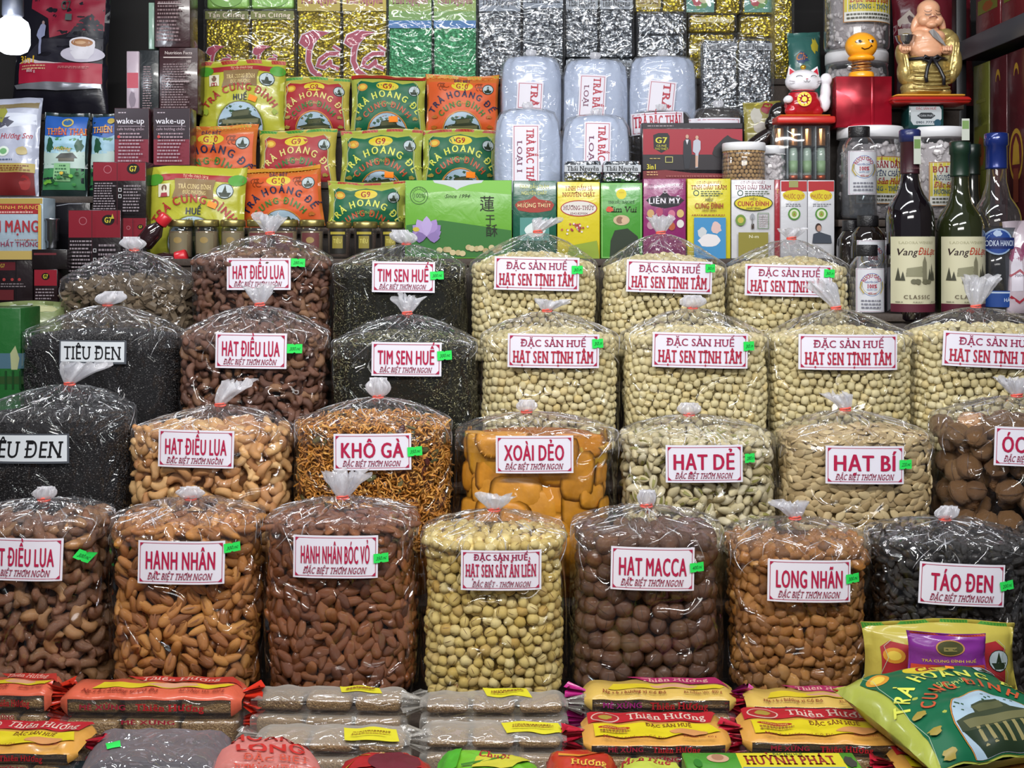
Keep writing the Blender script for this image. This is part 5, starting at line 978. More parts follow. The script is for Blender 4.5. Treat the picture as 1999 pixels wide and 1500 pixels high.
# ------------------------------------------------------------------ small gold-lidded jars
JG = 'small jars with gold lids'
def jar_small(cx, y0, D, label, dark_):
    r = 24.5*D/F; zt = ZY(y0, D); h = zt-Z5; root = thing('spice_jar', label, 'jar', ((cx-CX)*D/F, D, Z5), 0, JG)
    lathe('glass_body', [(r*.82, .002), (r*.92, .006), (r*.93, h*.72), (r*.86, h*.80), (r*.80, h*.84)], GLASS, root, seg=24)
    lathe('ground_spice', [(r*.80, .004), (r*.86, .008), (r*.86, h*.70), (r*.1, h*.71)], pm('#3a2a1e' if dark_ else '#6a5a40', .6, 0, .4, 0, .5, 90), root, seg=20)
    lathe('lid', [(r*.98, h*.82), (r, h*.84), (r, h*.96), (r*.97, h*.985), (r*.9, h), (r*.86, h*.992), (.0001, h*.992)], pm('#8f8350', .3, .8), root, seg=28)
    A = Art(root, lambda x, y, l: ((r*.95+l)*math.sin((x-cx)/24.5*1.2), -(r*.95+l)*math.cos((x-cx)/24.5*1.2), ZY(y, D)-Z5), 6)
    if dark_: A.rect(cx-15, y0+14, cx+15, y0+62, '#1c1a16', 'jar_label'); A.rect(cx-13, y0+20, cx+13, y0+25, '#b0a03a', 'jar_label'); A.rect(cx-9, y0+28, cx+9, y0+52, '#8d8030', 'jar_label'); A.text('TIÊU', cx, y0+38, 8, 14, '#d8cc6a', 1)
    else: A.rect(cx-16, y0+26, cx+16, y0+66, '#7a6f56' if int(cx) % 3 else '#6a3a3a', 'jar_label'); A.ell(cx, y0+40, 7, 6, '#9c8450', 'jar_label')
    A.build()
WH = ['first behind the red caps', 'second from the red caps', 'third from the red caps', 'fourth, behind the cashew bag knot', 'fifth, past the cashew bag knot', 'sixth, last of the brown ones']
for i, x in enumerate((353, 404, 455, 507, 558, 609)): jar_small(x, 429, 3.34, 'small brown spice jar with gold lid, '+WH[i], False)
for i, x in enumerate((662, 713, 764)): jar_small(x, 433, 3.34, 'small dark pepper jar with gold print, '+('next to the brown jars', 'in the middle of three dark ones', 'next to the lotus gift box')[i], True)
for i, (x, y, an) in enumerate(((305, 452, 40), (318, 492, 75))):
    root = thing('sauce_bottle', ('small dark bottle with a raised red cap, tilted beside the jars', 'small dark bottle with a red cap lying lower beside the roots bag')[i], 'bottle', PX(x-26, y+26, 3.29), 0, None, 0, an)
    lathe('glass_body', [(.022, 0), (.026, .006), (.026, .05), (.014, .07), (.012, .078)], pm('#241214', .08, 0, .6, .6), root, seg=20); lathe('cap', [(.017, .076), (.018, .078), (.018, .104), (.016, .107), (.0001, .107)], pm('#b3202a', .3), root, seg=20)
# ------------------------------------------------------------------ left edge boxes lower down
t = carton('tea_carton', 'tall green carton with faded blue print at the edge beside the peppercorn bags', -75, 602, 40, 930, 2.85, .12, '#1f5e28'); A = t[1]; A.rect(-70, 690, 52, 720, '#4a6a7c'); A.poly([(20, 690), (30, 675), (38, 700), (34, 722), (22, 722)], '#a8ae84'); A.rect(-70, 735, 50, 750, '#2c4a24')
for i in range(8): A.rect(-60+i*14, 724, -56+i*14, 760, '#173f1c')
done(t)
root, A = pillow('herb_pouch', 'clear pouch of pale dried herbs lying behind the green carton', -60, 590, 124, 735, 3.08, '#7d8a5a', None, seal=None, seed=51, d=.05); A.wob(90, 605, 26, 8, '#a8a878', 4); A.wob(40, 600, 30, 7, '#aab0a4', 6); A.build()
# ------------------------------------------------------------------ right side: coffee carton, perfume case, jars, bottles
t = carton('coffee_carton', 'wide red and black coffee carton showing two walking people, above the magenta oil carton', 1253, 240, 1450, 357, 3.44, .05, '#17121a'); A = t[1]
A.rect(1254, 241, 1449, 250, '#211a22'); A.small(1264, 1330, 244, 248, 1, '#a89aa0', 2); A.rect(1255, 252, 1449, 302, '#a01f30'); A.rect(1255, 302, 1449, 332, '#231c22'); A.poly([(1255, 334), (1300, 332), (1350, 338), (1449, 340), (1449, 356), (1255, 356)], '#7d1f26')
A.poly([(1275, 264), (1285, 260), (1303, 260), (1307, 266), (1306, 290), (1291, 299), (1276, 290)], '#151015'); A.text('G7', 1291, 274, 11, 24, '#d8d03a', 2); A.text('CÀ PHÊ', 1291, 285, 4, 20, '#cfc83a', 0); A.text('THỨ THIỆT', 1291, 291, 4, 26, '#cfc83a', 0)
A.poly([(1390, 300), (1394, 288), (1412, 270), (1420, 264), (1428, 270), (1449, 276), (1449, 312), (1420, 312), (1396, 306)], '#1c1a1e'); A.poly([(1404, 290), (1418, 276), (1426, 290)], '#3a3a40')
A.poly([(1333, 302), (1334, 276), (1340, 270), (1348, 274), (1350, 300), (1345, 330), (1336, 330)], '#20222c'); A.ell(1341, 267, 3, 4, '#c9a08a'); A.poly([(1338, 273), (1341, 283), (1344, 273)], '#dcdce4')
A.poly([(1352, 296), (1353, 276), (1360, 271), (1367, 276), (1367, 292), (1363, 300), (1362, 327), (1357, 328), (1357, 300)], '#b9bccb'); A.ell(1360, 269, 3, 4, '#c9a08a'); A.rect(1357, 304, 1362, 326, '#c8a18c')
A.text('3in1', 1272, 326, 10, 20, '#e0d23a', 2); A.frame(1298, 306, 1313, 318, 1.5, '#b8b46a'); A.small(1268, 1292, 308, 312, 1, '#b8a060', 5); A.small(1262, 1288, 334, 344, 2, '#d8a878', 6); A.small(1300, 1430, 342, 347, 1, '#a8605a', 7); done(t)
def pjar(name, label, cx, y0, y1, D, rpx, lidh, fill, lab=None, cat='jar', group=None, lidc='#d5d5d8', lidr=1.0, fillmat=None):
    r = rpx*D/F; h = (y1-y0)*D/F; lh = lidh*D/F; root = thing(name, label, cat, ((cx-CX)*D/F, D, ZY(y1, D)), 0, group)
    lathe('jar_wall', [(r*.88, .002), (r*.98, .010), (r, .02), (r*1.0, h*.60), (r*.97, h*.70), (r*.99, h*.76), (r*.90, h-lh*1.15), (r*.86, h-lh*.6)], PET, root, seg=36)
    lathe('lid', [(r*lidr*.96, h-lh), (r*lidr, h-lh*.97), (r*lidr, h-lh*.15), (r*lidr*.97, h), (.0001, h)], pm(lidc, .35), root, seg=40)
    R = random.Random(int(cx+y0))
    if fill == 'starch':
        Ms = [];
        for i in range(420):
            a = R.uniform(0, 2*PI); rr = r*.86*math.sqrt(R.uniform(.5, 1)); Ms.append(frame4(Vector((rr*math.cos(a), rr*math.sin(a), R.uniform(.01, h-lh*1.5))), Vector((math.cos(a), math.sin(a), 0)), R.uniform(0, 6), R.uniform(.012, .026), 1, R))
        o = ob('starch_lumps', inst_mesh('starch_lumps', TEMPL['longan'], Ms, pm('#b9b3b4', .8)), root); o['kind'] = 'stuff'
        lathe('starch_fill', [(r*.82, .004), (r*.82, h-lh*1.6), (.001, h-lh*1.5)], pm('#a09a9c', .85, 0, .3, 0, .8, 90), root, seg=20)['kind'] = 'stuff'
    else:
        m = ramp_mat('jar_nut', ['#9a7a4a', '#b08d58', '#8a6a3e', '#a88450'], .5, .5, .3, 150); q = 0; hh = h*.84
        if 'jn' not in MESHES: MESHES['jn'] = [mesh('nut', v, f, m) for v, f in TEMPL['dried_lotus_seed']]
        s = .0135; rows = int(hh/(s*.86)); n = int(2*PI*r*.9/(s*.95))
        lathe('nut_core', [(r*.8, .004), (r*.8, hh), (.001, hh+.004)], pm('#4a3820', .8), root, seg=20)['kind'] = 'stuff'
        for j in range(rows):
            for i in range(n):
                a = 2*PI*(i+(j % 2)*.5)/n
                if math.sin(a) > .25 or q >= 300: continue
                p = Vector((r*.88*math.cos(a), r*.88*math.sin(a), .012+j*s*.86)); o = ob('nut', MESHES['jn'][q % 3], root); o.matrix_local = Matrix(frame4(p, Vector((math.cos(a), math.sin(a), 0)), R.uniform(0, 6), s*R.uniform(.9, 1.1), .5, R).tolist()); q += 1
    if lab:
        x0, ya, x1, yb = lab[:4]
        def mp(x, y, l): X = (x-cx)/rpx*r; X = max(-r*.97, min(r*.97, X)); return (X, -math.sqrt(r*r-X*X)-.002-l, ZY(y, D-r)-ZY(y1, D))
        A = Art(root, mp, 8); A.rect(x0, ya, x1, yb, '#d8d6d0', 'jar_label'); lab[4](A, x0, ya, x1, yb); A.build()
    return root
def lab_starch(big, t1, t2):
    def f(A, x0, y0, x1, y1):
        W, H_ = x1-x0, y1-y0; cx = (x0+x1)/2; A.rect(x0+2, y0+2, x1-2, y1-H_*.22, '#c9b93a', 'jar_label'); A.ell(cx, y0+H_*.3, W*.34, H_*.22, '#cdd0c4', 'jar_label'); A.frame(x0, y0, x1, y1, 1.5, '#a8743a', 'jar_label')
        A.text(t1, cx, y0+H_*.17, H_*.14, W*.84, '#8f1f2e', 2, True); A.text(t2, cx, y0+H_*.36, H_*.11, W*.8, '#22305a', 1, True, .1); A.text('Đặc Sản Huế', cx, y0+H_*.52, H_*.12, W*.8, '#a82434', 1, True, .25); A.text('HƯƠNG - THỦY', cx, y0+H_*.68, H_*.09, W*.8, '#2a5a78', 1, True); A.small(x0+5, x1-5, y0+H_*.80, y1-4, 2, '#4a4a3c', 3)
    return f
pjar('peanut_jar', 'white-lidded jar of round tan nuts in front of the red coffee carton', 1452, 280, 361, 3.40, 42, 16, 'nut')
pjar('nut_jar', 'second tan nut jar mostly hidden behind the perfume case', 1502, 286, 361, 3.47, 30, 16, 'starch')
pjar('starch_jar', 'big jar of white starch lumps at the top with a blue and red label', 1672, -70, 104, 3.62, 62, 20, 'starch', (1632, -50, 1730, 42, lab_starch(1, 'BỘT SẮN DÂY', 'NGUYÊN CHẤT')), group='jars of white starch')
pjar('starch_jar', 'big jar of white starch lumps behind the yellow spring toy', 1672, 104, 207, 3.64, 60, 22, 'starch', group='jars of white starch')
pjar('starch_jar', 'jar of white starch lumps behind the upper clear liquor bottle', 1698, 250, 430, 3.47, 63, 22, 'starch', (1655, 305, 1752, 398, lab_starch(0, 'BỘT SẮN DÂY', 'NGUYÊN CHẤT')), group='jars of white starch')
pjar('starch_jar', 'jar of white starch lumps between the two wine bottles', 1828, 251, 430, 3.46, 54, 20, 'starch', (1797, 316, 1872, 402, lab_starch(0, 'BỘT SẮN', 'NGUYÊN CHẤT')), group='jars of white starch')
# perfume roller case
x0, y0, x1, y1, D = 1512, 243, 1621, 352, 3.43
xa, xb = (x0-CX)*D/F, (x1-CX)*D/F; base = ((xa+xb)/2, D+.03, ZY(y1, D)); root = thing('oil_vial_case', 'clear case of small oil vials with copper caps under the white cat', 'case', base); hw = (xb-xa)/2; hh = ZY(y0, D)-base[2]
rbox('case_wall', -hw, hw, -.03, .03, 0, hh, PET, root, .004)
rbox('backing_card', -hw+.004, hw-.004, .018, .024, .004, hh-.004, pm('#4a5458', .5), root, .001)
for row in range(2):
    for i in range(4):
        cx = -hw+hw*2*(i+.5)/4; r = hw/4*.66; zb = .006+row*hh*.02; zc = hh*.5
        if row == 0:
            lathe('vial', [(r, .006), (r, hh*.46), (r*.9, hh*.60)], pm('#93a598', .1, 0, .6, .6, 0, 0), root, (cx, 0, 0), 16); lathe('vial_label', [(r*1.03, hh*.14), (r*1.03, hh*.36)], pm('#7d9a72', .5), root, (cx, 0, 0), 16); lathe('copper_foot', [(r*1.02, .004), (r*1.02, hh*.1)], pm('#b5532e', .3, .7), root, (cx, 0, 0), 16)
        else: lathe('copper_cap', [(r*1.02, hh*.62), (r*1.05, hh*.64), (r*1.05, hh*.93), (r, hh*.95), (.0001, hh*.955)], pm('#c48a55', .22, .9), root, (cx, 0, 0), 16)
    rbox('divider', -hw+.004, hw-.004, -.02, .012, hh*.605, hh*.615, pm('#5a6468', .3), root, .0005)
for i in range(1, 4): rbox('divider', -hw+hw*2*i/4-.001, -hw+hw*2*i/4+.001, -.024, .012, .004, hh-.004, pm('#7a8488', .2), root, .0003)
# lucky cat on an orange-red base
D = 3.44; base = ((1569-CX)*D/F, D+.01, ZY(243, D)+.0005); k = D/F
cat = thing('lucky_cat', 'white waving lucky cat figurine in a red coat on the oil vial case', 'figurine', base)
rbox('stand', -57*k, 57*k, -.045, .045, 0, 14*k, pm('#b3261f', .3), cat, .006, 3); rbox('stand_top', -50*k, 48*k, -.038, .038, 14*k, 17*k, pm('#d8702a', .35), cat, .003, 2)
WHT = pm('#dedbe0', .18, 0, .6, .6); RED = pm('#a51420', .22, 0, .5, .5)
me = blob('coat', [((0, 0, 38*k), (37*k, 28*k, 26*k)), ((0, 0, 56*k), (30*k, 24*k, 16*k)), ((-24*k, -.012, 26*k), (14*k, 14*k, 11*k)), ((24*k, -.012, 26*k), (14*k, 14*k, 11*k))], RED, .003, 5); ob('coat', me, cat)
me = blob('head', [((0, 0, 84*k), (35*k, 28*k, 24*k)), ((-13*k, -.014, 78*k), (17*k, 14*k, 13*k)), ((13*k, -.014, 78*k), (17*k, 14*k, 13*k))], WHT, .003, 4); ob('head', me, cat)
for s_ in (-1, 1):
    V = [(s_*32*k, 0, 94*k), (s_*28*k, -.003, 114*k), (s_*12*k, 0, 104*k), (s_*28*k, .012, 95*k), (s_*14*k, -.014, 98*k), (s_*30*k, -.012, 93*k)]
    mo('ear', V, [(0, 1, 5), (5, 1, 4), (4, 1, 2), (2, 1, 3), (3, 1, 0), (0, 5, 4, 2, 3)], WHT, cat, False); V2 = [(s_*28.5*k, -.0135, 96.5*k), (s_*27*k, -.006, 110*k), (s_*17*k, -.0145, 101*k)]; mo('inner_ear', V2, [(0, 1, 2)], pm('#b01c30', .4), cat, False)
mp = lambda x, y, l: (((x-1569)*k), -28*k*math.sqrt(max(.05, 1-((x-1569)/37)**2-((151-y+3)/30)**2*.6))-.006-l, (226-y)*k+12*k)
A = Art(cat, mp)
for s_ in (-1, 1): A.ring(1569+s_*14, 150, 6, 4, 1.3, '#2a2226', 20, 160, 'face'); A.line([(1569+s_*22, 157), (1569+s_*31, 155)], .8, '#6a5a60', 'face'); A.line([(1569+s_*22, 160), (1569+s_*31, 161)], .8, '#6a5a60', 'face')
A.poly([(1566, 152), (1572, 152), (1569, 155)], '#c05060', 'face'); A.ring(1566, 156, 3, 2.5, .9, '#2a2226', 180, 360, 'face'); A.ring(1572, 156, 3, 2.5, .9, '#2a2226', 180, 360, 'face'); A.build()
me = blob('raised_arm', [((42*k, 0, 44*k), (12*k, 12*k, 20*k)), ((44*k, 0, 64*k), (10.5*k, 11*k, 24*k)), ((45*k, -.002, 88*k), (12*k, 11*k, 13*k))], WHT, .0025, 8); ob('raised_arm', me, cat)
me = blob('paw', [((-33*k, -.03, 47*k), (9*k, 9*k, 8*k)), ((-38*k, -.028, 46*k), (5*k, 6*k, 6*k))], WHT, .002, 3); ob('paw', me, cat)
A = Art(cat, lambda x, y, l: (x*k, -28*k-.005-l, y*k)); 
for i in range(10): A.ell(-5+11*math.cos(i*.628), 46+11*math.sin(i*.628), 3, 3, pm('#c9a038', .3, .6), 'gold_emblem', 8)
A.ring(-5, 46, 13, 13, 1.6, pm('#c9a038', .3, .6), name='gold_emblem'); A.ell(-5, 46, 5, 5, pm('#c9a038', .3, .6), 'gold_emblem'); A.build()
lathe('gold_bell', [(0.0001, 0), (5*k, 2*k), (6*k, 6*k), (4*k, 9*k), (.0001, 10*k)], pm('#c9a038', .25, .8), cat, (0, -.003, 107*k), 12)
lathe('collar', [(26*k, 60*k), (28*k, 62*k), (26*k, 64*k)], pm('#1a1416', .5), cat, (0, 0, 0), 24, 1, .8)
# red foil box with the spring toy
D = 3.42
t = carton('foil_gift_box', 'shiny red foil box standing on the starch jar under the yellow spring toy', 1632, 149, 1741, 249, D, .10, '#8f0f22', None, mat=foil('red_foil', '#780a18', '#a8142a', 9, .22, .5, .55)); done(t); rbox('lid_ridge', (1700-CX)*D/F-t[2][0], (1706-CX)*D/F-t[2][0], -.0535, -.05, .002, 100*D/F-.002, foil('red_foil', '#780a18', '#a8142a'), t[0], .001)
k = D/F; toy = thing('spring_toy', 'yellow smirking ball head on a coil spring, standing on the red foil box', 'toy', ((1690-CX)*k, D+.045, ZY(149, D)), 0)
YEL = pm('#f0a01c', .3, 0, .5, .4)
lathe('base', [(24*k, 0), (25*k, 2*k), (24*k, 10*k), (22*k, 12*k), (.0001, 12*k)], YEL, toy, seg=32)
pts = [((17+2*math.sin(i/60*PI))*k*math.cos(i*.42), (17+2*math.sin(i/60*PI))*k*math.sin(i*.42), 12*k+i/60*23*k) for i in range(61)]; tube('spring', pts, 1.5*k, pm('#c48a4a', .3, .7), toy, 5)
lathe('neck_ring', [(22*k, 34*k), (26*k, 38*k), (25*k, 42*k), (18*k, 46*k), (.001, 46*k)], YEL, toy, seg=32)
lathe('head', [(31*k*math.sin(PI*i/14), 64*k-27*k*math.cos(PI*i/14)) for i in range(1, 14)]+[(.0001, 91*k)], YEL, toy, seg=36)
A = Art(toy, lambda x, y, l: (x*k, -31*k*math.sqrt(max(.05, 1-(x/31)**2-(y/27)**2))-.0008-l, 64*k+y*k))
A.ring(-13, 8, 7, 6, 1.6, '#3a1e0c', 30, 150, 'face'); A.ring(12, 10, 7, 5, 1.6, '#3a1e0c', 30, 160, 'face'); A.ell(-13, 5, 5, 3.4, '#e8e4dc', 'face'); A.ell(12, 5, 5, 3.4, '#e8e4dc', 'face'); A.ell(-11, 5, 2.6, 2.8, '#1d120c', 'face'); A.ell(14, 5, 2.6, 2.8, '#1d120c', 'face')
A.line([(-8, -8), (-2, -11), (6, -9), (12, -4)], 2, '#4a240c', 'face'); A.line([(10, -2), (14, -5)], 1.5, '#4a240c', 'face'); A.build()
# laughing monk statue
D = 3.42; k = D/F
t = carton('tea_carton', 'dark green small carton with a white emblem under the monk statue plate', 1774, 204, 1842, 251, D, .07, '#173f3e'); A = t[1]; A.poly([(1778, 208), (1834, 208), (1838, 214), (1838, 232), (1828, 244), (1783, 244), (1778, 236)], '#c2c9cc'); A.text('ĐẶC SẢN HUẾ', 1808, 212, 4.5, 40, '#a8323a', 1); A.poly([(1790, 226), (1798, 220), (1818, 220), (1826, 226), (1818, 232), (1798, 232)], '#2a2f34'); A.text('TOÀN PHÁT', 1808, 226, 4, 30, '#b8bcc0', 1); A.text('0901.7777', 1806, 239, 4.5, 36, '#2a3a4a', 1); A.ell(1830, 240, 7, 7, '#1d4a5c'); done(t)
mk = thing('monk_statue', 'laughing bald monk figurine in a gold robe with black sash on a red plate', 'statue', ((1814-CX)*k, D+.03, ZY(204, D)), 0)
rbox('plate', -79*k, 77*k, -.062, .062, 0, 14*k, pm('#a5201c', .3, 0, .5, .3), mk, .012, 3); rbox('plate_top', -68*k, 66*k, -.052, .052, 14*k, 19*k, pm('#dca03a', .4), mk, .006, 2)
GOLDR = pm('#b09a5e', .32, .55, .5, .2, .35, 60, None, 0, 0, .006); SKIN = pm('#d09a78', .35, 0, .5, .3)
def B(x, y, z, rx, ry, rz, *r): return ((x*k, y*k, z*k), (rx*k, ry*k, rz*k), *r)
ob('robe_skirt', blob('robe_skirt', [B(-2, 0, 34, 48, 32, 18), B(-4, -4, 50, 44, 32, 22), B(0, 0, 76, 43, 30, 30), B(-30, -2, 26, 18, 26, 10), B(30, -2, 26, 18, 26, 10)]+[B(-2+6*math.sin(j), -12, 26+j*9, 36-j*2, 22+j, 5.2) for j in range(4)], GOLDR, .0022, 3), mk)
ob('robe_sleeve', blob('robe_sleeve', [B(46, 0, 112, 19, 22, 34, (0, 12, 0)), B(52, -4, 84, 17, 22, 34), B(46, -4, 60, 13, 19, 18), B(36, 2, 138, 22, 20, 15)]+[B(44+j*5, -20, 92-j*2, 3.2, 5, 36, (0, 8, 0)) for j in range(3)], GOLDR, .0022, 3), mk)
ob('robe_sleeve', blob('robe_sleeve', [B(-46, 0, 96, 12, 18, 26, (0, -14, 0)), B(-44, -4, 66, 13, 19, 26), B(-40, -4, 50, 9, 16, 12), B(-38, 4, 128, 14, 16, 16)]+[B(-46+j*6, -18, 74, 2.6, 5, 26, (0, -8, 0)) for j in range(2)], GOLDR, .0022, 3), mk)
ob('body', blob('body', [B(0, -2, 112, 36, 28, 26), B(0, -4, 128, 36, 24, 20), B(-16, -10, 134, 17, 16, 13), B(18, -10, 134, 17, 16, 13), B(0, 0, 148, 26, 18, 10), B(-34, -8, 122, 9, 10, 14), B(0, -12, 103, 28, 22, 17)], SKIN, .0022, 4), mk)
ob('head', blob('head', [B(4, -4, 170, 26, 24, 22), B(4, -4, 188, 22, 22, 20), B(-8, -16, 165, 12, 12, 11), B(17, -16, 165, 12, 12, 11), B(4, -26, 172, 5, 6, 5), B(4, -22, 155, 10, 9, 6), B(-22, -2, 160, 7, 8, 18, (0, 14, 0)), B(31, -2, 160, 7, 8, 18, (0, -14, 0)), B(-1, -27, 169, 3, 4, 3), B(9, -27, 169, 3, 4, 3)], SKIN, .0019, 3), mk)
A = Art(mk, lambda x, y, l: (x*k, (-4-25*math.sqrt(max(.06, 1-((x-4)/29)**2-((y-176)/36)**2))-4.5)*k-l, y*k))
for s_ in (-1, 1): A.ring(4+s_*10, 176, 6, 3, 1.5, '#4a2c22', 20, 160, 'face'); A.ring(4+s_*10, 183, 7, 4, 1.2, '#5a3a2c', 20, 160, 'face')
A.ring(4, 165, 9, 5, 1.3, '#94504a', 200, 340, 'face'); A.build()
def hand(root, c, k, flip, name='hand', m=SKIN):
    parts = [((c[0], c[1], c[2]), (10*k, 8*k, 9*k))]
    for j, (dx, ln) in enumerate(((-7, 6), (-2.4, 7.5), (2.4, 7.2), (7, 5.6))): parts += [((c[0]+dx*k*flip, c[1]-6*k, c[2]+3*k), (2.5*k, ln*k, 2.6*k)), ((c[0]+dx*k*flip, c[1]-9*k, c[2]-1*k), (2.4*k, 3*k, 4*k))]
    parts.append(((c[0]+10*k*flip, c[1]-2*k, c[2]+4*k), (3*k, 4*k, 6*k))); ob(name, blob(name, parts, m, .0013, 2), root)
hand(mk, (-46*k, -16*k, 108*k), k, -1); hand(mk, (30*k, -26*k, 106*k), k, 1)
ob('forearm', blob('forearm', [B(-46, -8, 98, 8, 9, 13), B(-45, -2, 88, 8, 9, 10)], SKIN, .002, 3), mk); ob('forearm', blob('forearm', [B(38, -16, 104, 11, 10, 8), B(44, -8, 102, 9, 9, 9)], SKIN, .002, 3), mk)
lathe('silver_bowl', [(6*k, 113*k), (8*k, 114*k), (16*k, 124*k), (19*k, 133*k), (20*k, 134*k), (18*k, 133*k), (12*k, 128*k), (.0001, 127*k)], pm('#b8b8bc', .15, .95), mk, (-46*k, -18*k, 0), 28)
V = [(-4, -30, 142), (4, -31, 146), (14, -32, 136), (26, -32, 118), (30, -31, 110), (20, -31, 118), (4, -31, 130)]; V = [(x*k, y*k, z*k) for x, y, z in V]; V += [(x, y+3*k, z) for x, y, z in V]
mo('leaf_fan', V, [tuple(range(7)), tuple(reversed(range(7, 14)))]+[(i, i+7, (i+1) % 7+7, (i+1) % 7) for i in range(7)], pm('#6e6a68', .4), mk, False)
BLK = pm('#17151a', .35)
lathe('sash', [(40*k, 86*k), (42*k, 89*k), (40*k, 92*k)], BLK, mk, (0, -2*k, 0), 28, 1, .78)
for pts, r in (([(-4, -34, 88), (-14, -37, 92), (-18, -36, 86), (-8, -37, 82), (0, -38, 86)], 3), ([(0, -38, 86), (10, -38, 92), (18, -36, 88), (10, -37, 82), (0, -38, 86)], 3), ([(-2, -38, 86), (-10, -40, 70), (-14, -42, 52), (-13, -43, 40)], 3.6), ([(2, -38, 86), (12, -41, 68), (20, -43, 50), (20, -44, 34)], 3.6)): tube('sash_bow', [(a*k, b*k, c*k) for a, b, c in pts], r*k, BLK, mk, 8)
for i in range(5): tube('robe_fold', [((-36+j*9)*k, (-33-3*math.sin(j*.4))*k, (32+i*8-3*math.sin(PI*j/8))*k) for j in range(9)], 2.1*k, GOLDR, mk, 6)
root, A = pillow('gift_bag', 'maroon gift pouch standing behind the monk statue', 1745, -50, 1905, 207, 3.82, '#6a1424', None, seal=None, seed=61, d=.03); A.poly([(1752, 40), (1775, 20), (1800, 50), (1812, 70), (1752, 72)], '#c9b8ac'); A.poly([(1770, 34), (1776, 28), (1800, 62), (1780, 66)], '#4a1a22'); A.rect(1800, 4, 1812, 15, '#b8a070'); A.small(1754, 1806, 78, 84, 2, '#b8848a', 3); A.small(1752, 1790, 112, 118, 1, '#a87880', 5); A.rect(1748, 140, 1800, 190, '#4a0f1c'); A.build()
# bottles
def liquor(label, cx, y0, y1, D, rpx, dark_, lab=True, group='bottles of rice liquor with black caps'):
    r = rpx*D/F; h = (y1-y0)*D/F; root = thing('liquor_bottle', label, 'bottle', ((cx-CX)*D/F, D, ZY(y1, D)), 0, group)
    c = 20*D/F*(rpx/34)
    lathe('bottle_wall', [(r*.9, .002), (r, .012), (r, h-.075), (r*.93, h-.052), (r*.7, h-.036), (c*.86, h-.028), (c*.86, h-.012)], pm('#17110e', .06, 0, .7, .8) if dark_ else GLASS, root, seg=36)
    if not dark_: lathe('clear_liquid', [(r*.93, .006), (r*.93, h-.085), (.001, h-.085)], film('still_liquid', .10, .05, .5, (2, 2, 2), .0, '#dfe6ea'), root, seg=28)
    lathe('cap', [(c, h-.03), (c*1.03, h-.028), (c*1.03, h-.003), (c, h), (.0001, h)], pm('#121114', .4, 0, .5, 0, .4, 200), root, seg=32)
    if lab:
        mp = lambda x, y, l: (max(-r*.98, min(r*.98, (x-cx)/rpx*r)), -math.sqrt(max(1e-6, r*r-min(r*.98, abs(x-cx)/rpx*r)**2))-.001-l, ZY(y, D-r)-ZY(y1, D))
        A = Art(root, mp, 6); W = rpx*1.62; ly0 = y0+(46 if not lab == 2 else 48); ly1 = ly0+86
        A.rect(cx-W/2, ly0, cx+W/2, ly1, '#d5d6dc', 'bottle_label'); A.frame(cx-W/2+1, ly0+1, cx+W/2-1, ly1-1, .8, '#b08a9a', 'bottle_label'); my = ly0+32
        A.ring(cx, my, 21, 22, 1, '#5a7ab0', name='bottle_label'); A.ring(cx, my, 18, 19, .7, '#b0a04a', name='bottle_label'); A.arc('RƯỢU GẠO', cx, my, 14, 160, 20, 7, '#a82a5a', 1, .8); A.text('NGUYÊN CHẤT', cx, my-5, 3.5, 26, '#3a5aa0', 0); A.text('100%', cx, my+3, 7, 20, '#b02440', 2, True); A.text('NƯỚC CẤT', cx, my+10, 3, 20, '#3a7ab0', 0); A.text('45% vol', cx, my+17, 4, 16, '#b02440', 1); A.small(cx-20, cx+20, ly0+60, ly1-6, 3, '#7a7a86', 3)
        for s_ in (-1, 1): A.line([(cx+s_*20, my-6), (cx+s_*22, my+6), (cx+s_*16, my+17)], 2, '#b8a24a', 'bottle_label')
        A.build()
    return root
liquor('clear bottle of rice liquor with a black cap, standing high before the starch jar', 1677, 248, 428, 3.33, 34, False)
liquor('dark bottle of rice liquor behind the lower clear one', 1694, 421, 605, 3.20, 34, True, 2)
liquor('clear bottle of rice liquor with a white label at the foot of the dark one', 1692, 478, 648, 3.10, 34, False)
liquor('dark bottle with a black cap half behind the dark liquor bottle', 1661, 430, 600, 3.25, 27, True, False)
